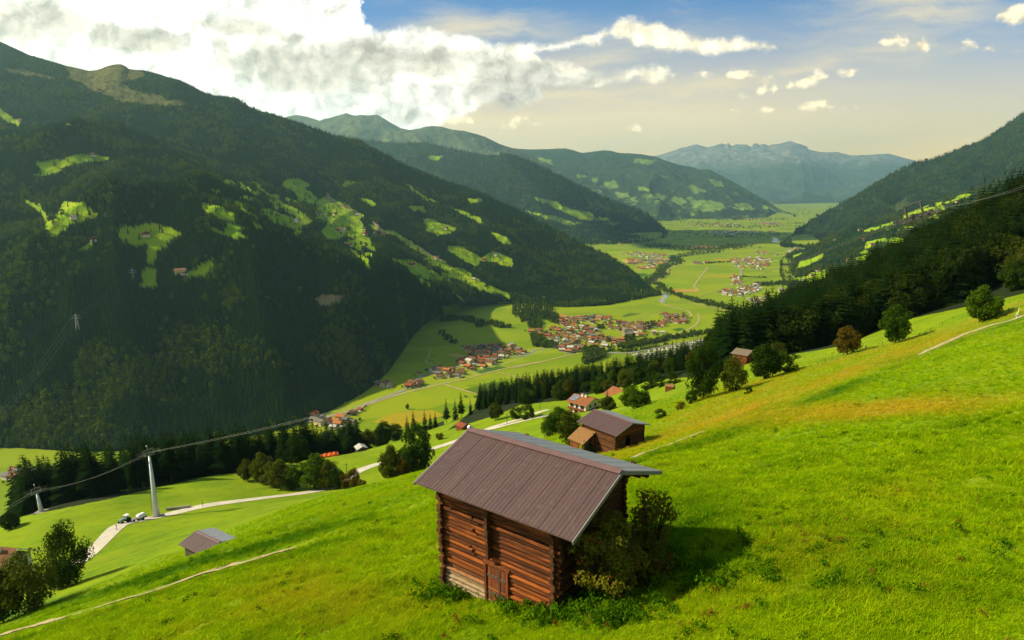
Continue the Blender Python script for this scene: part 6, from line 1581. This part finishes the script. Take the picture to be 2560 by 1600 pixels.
# ------------------------------------------------------------------ bushes and weeds at the log barn
def near_bush(x, y, h, wd, mat, label, shape='bush', n=2):
    z = float(H(x, y)); r = leafy(x, y, z - .15, h, wd, shape, mat, label, None, 'bush', 'bush'); return r
M_elder = leafmat('elder_leaves', (.060, .100, .006), (.200, .180, .015), .35, 1.2)
M_berry = pmat('red_berries', (.30, .035, .012), .6, .3)
def loc1(x, y):
    c, s = math.cos(B1.rotation_euler.z), math.sin(B1.rotation_euler.z); return B1.location.x + c * x - s * y, B1.location.y + s * x + c * y
def bigbush(lx, ly, h, rx, seed, label, n=7000):
    x, y = loc1(lx, ly); z = float(H(x, y)); c, r = crown_centers(seed, 60, rx, h * .5, h * .52, .36, .2)
    V, Fq = leafcloud(seed, n, c, r, .085, .5); e = empty('elder_bush', (x, y, z)); tag(e, label, 'bush')
    add('crown', quadmesh('crown', V, Fq, M_elder), None, e)
    g = np.random.default_rng(seed); m = MB()
    for k in range(9):
        a = g.random() * 6.28; q = np.array([math.cos(a), math.sin(a), 0]); m.tube([q * .1 - (0, 0, .1), q * rx * .4 + (0, 0, h * .45), q * rx * .8 + (0, 0, h * .85)], [.04, .025, .008], 5)
    m.build('stems', M_bark, e)
    V, Fq = leafcloud(seed + 9, 420, c[:30], [q * 1.0 for q in r[:30]], .05, .9); add('berry_clusters', quadmesh('berry_clusters', V, Fq, M_berry), None, e)
bigbush(4.3, -1.4, 3.7, 1.55, 61, 'dark elder bush with reddish clusters against the barn gable')
bigbush(4.1, 3.3, 3.4, 1.0, 64, 'smaller elder bush at the far corner of the barn gable', 2300)
bigbush(5.3, .5, 1.5, 1.1, 66, 'low leafy scrub between the two elder bushes at the barn', 3200)
# ------------------------------------------------------------------ grass and weeds: real blades near the camera
def tuft(seed, n, h, spread, wd, bend):
    g = np.random.default_rng(seed); V, Fc = [], []
    for i in range(n):
        a = g.random() * 6.28; r = spread * g.random() ** .5; b = np.array([math.cos(a) * r, math.sin(a) * r, -.02]); a2 = g.random() * 6.28; d = np.array([math.cos(a2), math.sin(a2), 0]); s = np.array([-d[1], d[0], 0]); hh = h * g.uniform(.5, 1.1); w2 = wd * g.uniform(.7, 1.3)
        m_ = b + d * bend * hh * .3 + np.array([0, 0, hh * .6]); tp = b + d * bend * hh + np.array([0, 0, hh * g.uniform(.75, 1.0)]); k = len(V)
        V += [b - s * w2, b + s * w2, m_ + s * w2 * .8, m_ - s * w2 * .8, tp]; Fc += [(k, k + 1, k + 2, k + 3), (k + 3, k + 2, k + 4, k + 4)]
    return np.array(V), np.array(Fc)
def grassmat(name, a, b, dryc, lushc):
    m, t, out = newmat(name); oi = t.new('ShaderNodeObjectInfo')
    col = t.mix(oi.outputs['Random'], a, b); col = t.mix(t.attr('lush', True), col, lushc); col = t.mix(t.attr('dry', True), col, dryc)
    d = t.new('ShaderNodeBsdfDiffuse', {'Color': col}); tr = t.new('ShaderNodeBsdfTranslucent', {'Color': col})
    t.set(out.inputs[0], t.new('ShaderNodeMixShader', {0: .5, 1: d.outputs[0], 2: tr.outputs[0]}).outputs[0]); return m
M_grass = grassmat('grass_blades', (.18, .36, .002), (.50, .66, .005), (.60, .44, .015), (.060, .22, .003))
M_weed = leafmat('weed_leaves', (.040, .125, .003), (.110, .220, .005), .35, 1.0)
M_dock = leafmat('russet_stalks', (.14, .06, .01), (.26, .11, .02), .2, 1.0)
TU = [quadmesh('grass_tuft', *tuft(s, 26, .26, .22, .012, .7), M_grass) for s in (1, 2)]
def fan(n, seed, rmin=11, rmax=85, power=1.0):
    g = np.random.default_rng(seed); az_ = g.uniform(-46, 50, n * 2); u = g.random(n * 2); r = (rmin ** (1 - .0) * (1 - u) + rmax * u) if power == 1 else rmin * (rmax / rmin) ** u
    x, y = r * np.sin(np.radians(az_)), r * np.cos(np.radians(az_)); z = H(x, y); X, Y, _ = proj(np.stack([x, y, z], -1)); k = (X > -350) & (X < 3000) & (Y > 300) & (Y < 2100)
    return x[k][:n], y[k][:n], z[k][:n], X[k][:n], Y[k][:n], g
def onpath(X, Y):
    q = np.zeros(X.shape, bool)
    for pl in ([(-60,1612),(120,1557),(380,1478),(640,1398),(740,1370)], [(1575,1146),(1680,1108),(1765,1077)], [(2295,888),(2410,836),(2520,803),(2620,768)]):
        yy = np.interp(X, [a for a, _ in pl], [b for _, b in pl]); q |= (abs(Y - yy) < np.where(X > 2000, 7, np.where(X > 1000, 4, 6))) & (X > pl[0][0]) & (X < pl[-1][0])
    return q
def inbarn(x, y):
    c, s = math.cos(-B1.rotation_euler.z), math.sin(-B1.rotation_euler.z); dx, dy = x - B1.location.x, y - B1.location.y
    lx, ly = c * dx - s * dy, s * dx + c * dy; return (lx > -3.65) & (lx < 2.85) & (abs(ly) < 2.85)
x, y, z, X, Y, g = fan(172000, 41, 8, 90, 2)
k = ~onpath(X, Y) & ~inbarn(x, y); x, y, z, X, Y = x[k], y[k], z[k], X[k], Y[k]
dr, lu = tint_fields(x, y, X, Y); r = np.hypot(x, y)
fade = np.clip((92 - r) / 45, .12, 1); kk = g.random(len(x)) < fade
x, y, z, X, Y, dr, lu, r, fade = (q[kk] for q in (x, y, z, X, Y, dr, lu, r, fade))
hh = (.72 + .75 * fbm(x / 1.7, y / 1.7, 3, 61) + .55 * lu + .5 * np.maximum(0, fbm(x / 5, y / 3, 3, 62))) * g.uniform(.7, 1.2, len(x)) * np.clip(r / 26, .8, 1.8) * (.4 + .6 * fade)
drj = np.clip(dr * 1.1 + g.normal(0, .12, len(x)), 0, 1); luj = np.clip(lu + g.normal(0, .12, len(x)), 0, 1)
for i in (0, 1):
    s = np.arange(len(x)) % 2 == i
    gn_scatter('meadow_grass', np.c_[x, y, z][s], hh[s], g.random(s.sum()) * 6.28, TU[i], 'short bright green meadow grass on the near slope', 'grass', attrs={'dry': drj[s], 'lush': luj[s]})
x, y, z, X, Y, g = fan(80000, 51, 62, 200, 2); k = ~onpath(X, Y) & (g.random(len(x)) < np.clip((np.hypot(x, y) - 55) / 35, 0, 1) * np.clip((205 - np.hypot(x, y)) / 60, .1, 1)) & (H0(x, y) > -62); x, y, z, X, Y = x[k], y[k], z[k], X[k], Y[k]
dr, lu = tint_fields(x, y, X, Y)
gn_scatter('meadow_grass', np.c_[x, y, z], (1.0 + .5 * fbm(x / 4, y / 4, 3, 66)) * g.uniform(.8, 1.3, len(x)), g.random(len(x)) * 6.28, TU[0], 'bright meadow grass farther up the slope', 'grass', attrs={'dry': np.clip(dr + g.normal(0, .1, len(x)), 0, 1), 'lush': np.clip(lu + g.normal(0, .1, len(x)), 0, 1)})
# broad-leaved weeds in the lush ground, by the barn and on the path's lip
def weedmesh(seed, n, h, wd, leaf, mat):
    g = np.random.default_rng(seed); c = [(g.normal(0, wd * .4), g.normal(0, wd * .4), h * g.uniform(.25, .85)) for _ in range(14)]; V, Fq = leafcloud(seed, n, c, [wd * .3] * 14, leaf, .5); V[:, 2] = np.maximum(V[:, 2], -.05); return quadmesh('weed', V, Fq, mat)
WE = weedmesh(3, 130, .42, .5, .055, M_weed); DO = weedmesh(4, 60, .55, .22, .04, M_dock)
x, y, z, X, Y, g = fan(60000, 43, 12, 80, 2); _, lu = tint_fields(x, y, X, Y)
cl = .5 + .5 * fbm(x / 3, y / 3, 3, 71); k = (g.random(len(x)) < np.clip(lu - .22, 0, 1) * .22 * cl + .010 * cl) & ~inbarn(x, y) & ~onpath(X, Y)
px_, py_, pz_, ps = [x[k]], [y[k]], [z[k]], [g.uniform(.5, 1.1, k.sum())]
for n, cx_, cy_, sx, sy in ((30, -3.0, -3.3, .6, .3), (7, .9, -3.4, .3, .25), (14, 2.0, -3.4, .6, .3), (26, 4.0, -2.6, .6, .7), (60, 6.6, 1.2, 1.4, 1.6), (16, 5.6, -3.2, 1.2, .5)):
    a, b = g.normal(cx_, sx, n), g.normal(cy_, sy, n); q = np.array([loc1(u, v) for u, v in zip(a, b)]); kk = ~inbarn(q[:, 0], q[:, 1]); q = q[kk]
    px_.append(q[:, 0]); py_.append(q[:, 1]); pz_.append(H(q[:, 0], q[:, 1])); ps.append(g.uniform(.6, 1.5, len(q)))
px_, py_, pz_, ps = map(np.concatenate, (px_, py_, pz_, ps))
gn_scatter('weeds', np.c_[px_, py_, pz_], ps, g.random(len(ps)) * 6.28, WE, 'dark leafy weeds and nettles in the grass round the log barn', 'weeds')
cl = fbm(x / 4.5, y / 2.5, 3, 81); k = (cl > .18) & (g.random(len(x)) < .06) & ~inbarn(x, y) & (np.hypot(x, y) < 60)
gn_scatter('russet_weeds', np.c_[x, y, z][k], g.uniform(.35, .8, k.sum()), g.random(k.sum()) * 6.28, DO, 'scattered russet dock stalks in the near meadow', 'weeds')
x, y, z, X, Y, g = fan(60000, 47, 40, 190, 1); dr, lu = tint_fields(x, y, X, Y); k = (dr > .3) & (g.random(len(x)) < dr * .8) & ~onpath(X, Y)
FLW = leafcloud(8, 16, [(0, 0, .3)], [.3], .035, .8); FL_ = quadmesh('flower_heads', *FLW, pmat('yellow_flowers', (.50, .36, .02), .8, .1))
gn_scatter('wildflowers', np.c_[x, y, z][k], g.uniform(.6, 1.2, k.sum()), g.random(k.sum()) * 6.28, FL_, 'yellow and orange wildflowers in the dry band of the meadow', 'wildflowers')
# ------------------------------------------------------------------ unseen cloud above the frame, put in to shade the far valley floor
def cloud(target, high, sx, sy, seed, label):
    tg = np.array(target, float); s = (high - tg[2]) / SUNDIR[2]; c = tg + SUNDIR * s
    bm = bmesh.new(); bmesh.ops.create_icosphere(bm, subdivisions=5, radius=1.0)
    co = np.array([v.co[:] for v in bm.verts]); n = .55 * fbm(co[:, 0] * 2.1 + co[:, 2] * 1.7, co[:, 1] * 2.1 - co[:, 2], 5, seed) + .35 * fbm(co[:, 0] * 5 + co[:, 2] * 4, co[:, 1] * 5 - co[:, 2] * 3, 4, seed + 3)
    co = co * (1 + n)[:, None]; co[:, 2] = np.where(co[:, 2] < -.25, -.25 + (co[:, 2] + .25) * .2, co[:, 2])
    for v, q in zip(bm.verts, co): v.co = (q[0] * sx, q[1] * sy, q[2] * min(sx, sy) * .55)
    me = bpy.data.meshes.new('cloud'); bm.to_mesh(me); bm.free(); me.polygons.foreach_set('use_smooth', np.ones(len(me.polygons), bool))
    m = bpy.data.materials.get('cloud_white') or pmat('cloud_white', (.9, .9, .9), 1, 0)
    tag(add('cloud', me, m, None, tuple(c)), label, 'cloud')
CLOUDS = True
if CLOUDS:
    cloud((1500, 5400, FLOOR), 3300, 700, 900, 4, 'white cumulus cloud unseen above the frame, put in to shade the far valley floor')
# ------------------------------------------------------------------ world: Nishita sky with a cloud deck, sun, haze
w = bpy.data.worlds.new('World'); scene.world = w; w.use_nodes = True
wt = NT(w.node_tree); wt.n.clear()
wo = wt.new('ShaderNodeOutputWorld'); bg = wt.new('ShaderNodeBackground')
SKYS = .08
sky = wt.new('ShaderNodeTexSky', sky_type='NISHITA', sun_disc=False)
sky.sun_elevation = SUN_EL; sky.sun_rotation = SUN_AZ; sky.altitude = 900; sky.air_density = 1.0; sky.dust_density = 1.2; sky.ozone_density = 2.0
dirv = wt.new('ShaderNodeTexCoord').outputs['Generated']
xyz = wt.new('ShaderNodeSeparateXYZ', {0: dirv})
yy = wt.math('MAXIMUM', wt.math('ABSOLUTE', xyz.outputs[1]), .12)
u_ = wt.math('DIVIDE', xyz.outputs[0], yy); v_ = wt.math('DIVIDE', xyz.outputs[2], yy)
uv = wt.new('ShaderNodeCombineXYZ', {0: u_, 1: v_, 2: wt.math('GREATER_THAN', xyz.outputs[1], 0)}).outputs[0]   # heading / height plane, fixed in the world
def skyuv(px, py):
    d = ray(px, py); return d[0] / d[1], d[2] / d[1]
def fbmn(vec, s, det=8, rough=.6, off=(0, 0, 0), stretch=(1, 1, 1)):
    mp = wt.new('ShaderNodeMapping', {'Vector': vec, 'Location': off, 'Scale': stretch})
    return wt.noise(mp.outputs[0], s, det, rough)
warp = wt.new('ShaderNodeTexNoise', {'Vector': uv, 'Scale': 9.0, 'Detail': 5, 'Roughness': .6})
wv = wt.vmath('MULTIPLY', wt.vmath('SUBTRACT', warp.outputs['Color'], (.5, .5, .5)), (.085, .045, 0))
uvw = wt.vmath('ADD', uv, wv)
def field(vec, blobs):
    cur = None
    for px, py, rx, ry, rot, wgt in blobs:
        cu, cv = skyuv(px, py)
        if cur is not None:      # chained so that the shader evaluates one blob after the other
            ma = wt.n.new('ShaderNodeVectorMath'); ma.operation = 'MULTIPLY_ADD'; wt.set(ma.inputs[0], cur); ma.inputs[1].default_value = (1e-7, 1e-7, 1e-7); wt.set(ma.inputs[2], vec); vv = ma.outputs[0]
        else: vv = vec
        mp = wt.new('ShaderNodeMapping', {'Vector': vv, 'Location': (cu, cv, 0), 'Rotation': (0, 0, R(rot)), 'Scale': (rx / FPX, ry / FPX, 1)}, vector_type='TEXTURE')
        ln = wt.n.new('ShaderNodeVectorMath'); ln.operation = 'DOT_PRODUCT'; xy = wt.scale(mp.outputs[0], (1, 1, 0)); wt.set(ln.inputs[0], xy); wt.set(ln.inputs[1], xy)
        g = wt.math('MULTIPLY', wt.math('SUBTRACT', 1.0, wt.math('MULTIPLY', ln.outputs['Value'], .55), clamp=True), wgt)
        cur = g if cur is None else wt.math('SMOOTH_MAX', cur, g, .12)
    return cur
UA, UB, VA, VB = -1.1, 1.1, -.3, .6
uvs = wt.new('ShaderNodeSeparateXYZ', {0: uv}); uw = wt.new('ShaderNodeSeparateXYZ', {0: uvw})
def curve(pts, uin, vec=True):
    """value along the heading; points are (px, py) sight lines, or (px, value) if vec is False"""
    n = wt.n.new('ShaderNodeFloatCurve'); c = n.mapping.curves[0]; q = []
    for p in pts:
        if vec: u, v = skyuv(*p); y = (v - VA) / (VB - VA)
        else: u, _ = skyuv(p[0], 250); y = p[1]
        q.append(((u - UA) / (UB - UA), y))
    q.sort()
    q = [(max(0, min(1, x)), y) for x, y in q]
    c.points[0].location = q[0]; c.points[-1].location = q[-1]
    for p in q[1:-1]: c.points.new(*p)
    for p in c.points: p.handle_type = 'VECTOR'
    n.mapping.use_clip = False
    n.mapping.update()
    wt.set(n.inputs[1], wt.math('MULTIPLY_ADD', uin, 1 / (UB - UA), -UA / (UB - UA)))
    o = n.outputs[0]
    return wt.math('MULTIPLY_ADD', o, VB - VA, VA) if vec else o
KP = FPX / 30.0     # one unit of thickness = 30 photo pixels
def slab(top, bot, uin, vin):
    return wt.math('MINIMUM', wt.math('MULTIPLY', wt.math('SUBTRACT', curve(top, uin), vin), KP), wt.math('MULTIPLY', wt.math('SUBTRACT', vin, curve(bot, uin)), KP))
ux, vx = uw.outputs[0], uw.outputs[1]
main = slab([(-300,-200),(840,-180),(875,-30),(893,20),(903,52),(930,60),(1000,54),(1140,72),(1200,80),(1240,95),(1270,84),(1330,92),(1400,150),(1430,300),(1500,500)],
            [(-300,450),(1000,360),(1090,322),(1160,300),(1210,268),(1280,252),(1350,232),(1400,200),(1430,150),(1500,-100)], ux, vx)
arm1 = slab([(1180,300),(1240,130),(1300,95),(1400,90),(1450,70),(1550,44),(1620,38),(1680,76),(1750,92),(1850,100),(1915,108),(1940,140),(2000,300)],
            [(1180,180),(1300,150),(1400,118),(1450,110),(1600,112),(1700,124),(1850,128),(1910,118),(1940,90),(2000,-100)], ux, vx)
arm2 = slab([(1180,300),(1250,130),(1390,126),(1440,146),(1500,158),(1600,158),(1680,160),(1700,180),(1760,330)],
            [(1180,240),(1250,275),(1350,245),(1480,222),(1560,205),(1660,206),(1690,190),(1710,150),(1760,0)], ux, vx)
body = wt.math('MAXIMUM', main, wt.math('MAXIMUM', arm1, wt.math('MULTIPLY', arm2, .8)))
dn = fbmn(uv, 15, 9, .62); dn2 = fbmn(uv, 5, 4, .55, (3, 1, 0))
edge = wt.math('ADD', wt.math('MULTIPLY', wt.math('SUBTRACT', dn, .5), 2.6), wt.math('MULTIPLY', wt.math('SUBTRACT', dn2, .5), 1.2))
big = wt.ramp(wt.math('ADD', body, edge), -.10, .62)
GREY = [(40,55,170,56,0,1.1),(330,98,135,32,-6,1.1),(150,100,60,20,0,.7),(640,80,150,20,-8,.95),(770,170,215,66,-8,1.1),(960,150,215,44,-5,1.0),(1130,128,80,18,-6,.7),
        (1330,195,130,50,-8,1.2),(1250,240,80,55,-60,1.0),(1430,195,110,30,8,.95),(1000,292,120,26,0,.5)]
gn = fbmn(uv, 16, 7, .6, (7, 4, 0), (1, 1.4, 1))
grey = wt.ramp(wt.math('ADD', field(uvw, GREY), wt.math('ADD', wt.math('MULTIPLY', wt.math('SUBTRACT', gn, .5), 1.5), wt.math('MULTIPLY', wt.math('SUBTRACT', dn2, .5), .5))), .25, .9)
# billow relief: brightness steps where the deck is thicker towards the sun (left)
sh1 = fbmn(uvw, 15, 8, .6, (.012, -.010, 0)); sh0 = fbmn(uvw, 15, 8, .6)
rel = wt.math('MULTIPLY', wt.math('SUBTRACT', sh0, sh1), 3.0)
def strip(pts, w):
    """a broken row of small cumulus: (px, py, half height px)"""
    pts = sorted(pts); hp = [(-400, 0.0)]
    for px, py, rx, h in pts: rx *= 1.25; h *= .72; hp += [(px - rx * 1.1, -.25), (px - rx * .75, h / 60.0), (px - rx * .2, h / 40.0), (px + rx * .35, h / 42.0), (px + rx * .8, h / 70.0), (px + rx * 1.1, -.25)]
    hp = [(-400, -.3)] + [p for p in sorted(hp[1:])] + [(3000, -.3)]
    uo, vo = uvs.outputs[0], uvs.outputs[1]
    cc_ = curve([(-400, pts[0][1])] + [(p[0], p[1]) for p in pts] + [(3000, pts[-1][1])], w[0]); hh = curve([(x, y * .5 + .5) for x, y in hp], w[0], False)
    d = wt.math('ABSOLUTE', wt.math('SUBTRACT', w[1], cc_))
    return wt.math('SUBTRACT', wt.math('MULTIPLY', wt.math('SUBTRACT', hh, .5), 2.0), wt.math('MULTIPLY', d, FPX / 40.0))
wl = wt.vmath('ADD', uv, wt.vmath('MULTIPLY', wt.vmath('SUBTRACT', warp.outputs['Color'], (.5, .5, .5)), (.03, .02, 0))); wls = wt.new('ShaderNodeSeparateXYZ', {0: wl}); WW = (wls.outputs[0], wls.outputs[1])
strips = [strip([(2195,102,46,16),(2262,95,60,38),(2310,114,34,26),(2374,101,46,30),(2446,121,56,14)], WW),
          strip([(1735,183,48,16),(1835,187,86,22),(2110,187,26,15),(2528,34,54,38)], WW),
          strip([(1797,228,22,15),(1870,242,38,25),(1914,224,32,28),(1957,214,26,25),(2012,204,48,32),(2420,128,0,0)], WW),
          strip([(1822,272,30,12),(1918,274,36,15),(1972,270,20,10),(2056,271,58,28),(2130,272,24,15)], WW),
          strip([(1150,302,36,28),(1212,318,40,28),(1262,322,30,30),(1307,296,40,28),(1595,334,36,30),(1642,347,22,15),(2010,356,22,12),(2253,356,22,11)], WW)]
cuf = strips[0]
for s_ in strips[1:]: cuf = wt.math('MAXIMUM', cuf, s_)
cn = fbmn(uv, 40, 7, .60, (2, 9, 0), (.8, 1.25, 1))
cum = wt.ramp(wt.math('ADD', cuf, wt.math('MULTIPLY', wt.math('SUBTRACT', cn, .5), 1.6)), -.02, .55)
cs1 = fbmn(uv, 40, 6, .60, (2.008, 8.985, 0), (.8, 1.25, 1)); crel = wt.math('MULTIPLY', wt.math('SUBTRACT', cn, cs1), 2.4)
# thin streaked veil
ve = wt.math('MULTIPLY', wt.ramp(fbmn(uvw, 1, 8, .6, (0, 0, 0), (2.2, 15, 1)), .42, .72), wt.ramp(fbmn(uv, 2.2, 3, .5, (5, 5, 0)), .3, .6))
vs1 = field(uv, [(2190,215,130,14,-2,1.0),(2420,250,140,8,-3,.9),(1650,235,330,40,0,.8),(1400,290,330,70,0,.9),(1850,330,400,60,0,.85),(2150,140,260,20,3,.6),(2050,160,200,12,10,.6)])
veil = wt.math('MULTIPLY', wt.math('ADD', wt.math('MULTIPLY', ve, .8), wt.math('MULTIPLY', vs1, wt.math('ADD', .12, wt.math('MULTIPLY', ve, .9)))), .9, clamp=True)
el = v_
base = sky.outputs[0]
low = wt.math('POWER', wt.math('SUBTRACT', 1.0, wt.math('DIVIDE', wt.math('MAXIMUM', el, 0.0), .27), clamp=True), 1.25)
K = 1 / SKYS
def kc(c): return tuple(x * K for x in c)
col = wt.mix(1.0, base, base)
bl = wt.n.new('ShaderNodeMix'); bl.data_type = 'RGBA'; bl.blend_type = 'MULTIPLY'; bl.inputs[0].default_value = 1.0
wt.set(bl.inputs[6], base); bl.inputs[7].default_value = SKYTINT if 'SKYTINT' in globals() else (.44, .82, 1.16, 1)
col = bl.outputs[2]
col = wt.mix(wt.math('MULTIPLY', low, .95), col, kc((1.35, .86, .20)))
col = wt.mix(veil, col, kc((.80, .64, .36)))
lit = wt.mix(wt.ramp(u_, -.3, .42), kc((1.00, .97, .86)), kc((1.02, .86, .56)))
cc = wt.mix(wt.math('MULTIPLY', grey, .92), lit, wt.mix(wt.ramp(u_, -.1, .15), kc((.60, .54, .43)), kc((.46, .43, .36))))
bm_ = wt.n.new('ShaderNodeMix'); bm_.data_type = 'RGBA'; bm_.blend_type = 'MULTIPLY'; bm_.inputs[0].default_value = 1.0
wt.set(bm_.inputs[6], cc); gr = wt.math('ADD', 1.0, rel, clamp=False); gr = wt.math('MINIMUM', wt.math('MAXIMUM', gr, .58), 1.3)
wt.set(bm_.inputs[7], wt.new('ShaderNodeCombineXYZ', {0: gr, 1: gr, 2: gr}).outputs[0])
col = wt.mix(big, col, bm_.outputs[2])
cg = wt.math('MINIMUM', wt.math('MAXIMUM', wt.math('ADD', .92, crel), .62), 1.15)
cm = wt.n.new('ShaderNodeMix'); cm.data_type = 'RGBA'; cm.blend_type = 'MULTIPLY'; cm.inputs[0].default_value = 1.0
cm.inputs[6].default_value = (*kc((1.10, .90, .54)), 1); wt.set(cm.inputs[7], wt.new('ShaderNodeCombineXYZ', {0: cg, 1: cg, 2: cg}).outputs[0])
col = wt.mix(wt.math('MULTIPLY', cum, .92), col, cm.outputs[2])
wt.set(bg.inputs[0], col); bg.inputs[1].default_value = SKYS
wt.set(wo.inputs[0], bg.outputs[0])
w.cycles.sampling_method = 'MANUAL'; w.cycles.sample_map_resolution = 512
sun = bpy.data.lights.new('sun', 'SUN'); sun.energy = 5.0; sun.angle = R(.53); sun.color = (1.0, .86, .54)
so = bpy.data.objects.new('sun', sun); COL.objects.link(so)
so.rotation_euler = Vector((-SUNDIR[0], -SUNDIR[1], -SUNDIR[2])).to_track_quat('-Z', 'Y').to_euler()
HAZE_D = 3.5e-5
hm, ht, ho = newmat('haze')
pv = ht.new('ShaderNodeVolumePrincipled', {'Color': (.49, .89, 1.0, 1), 'Density': HAZE_D, 'Anisotropy': .38})
ht.set(ho.inputs['Volume'], pv.outputs[0])
hb = MB().box((3500, 15500, 785), (26000, 33000, 2430)).build('haze', hm)
tag(hb, 'pale blue haze filling the valley air', 'haze', kind='stuff')
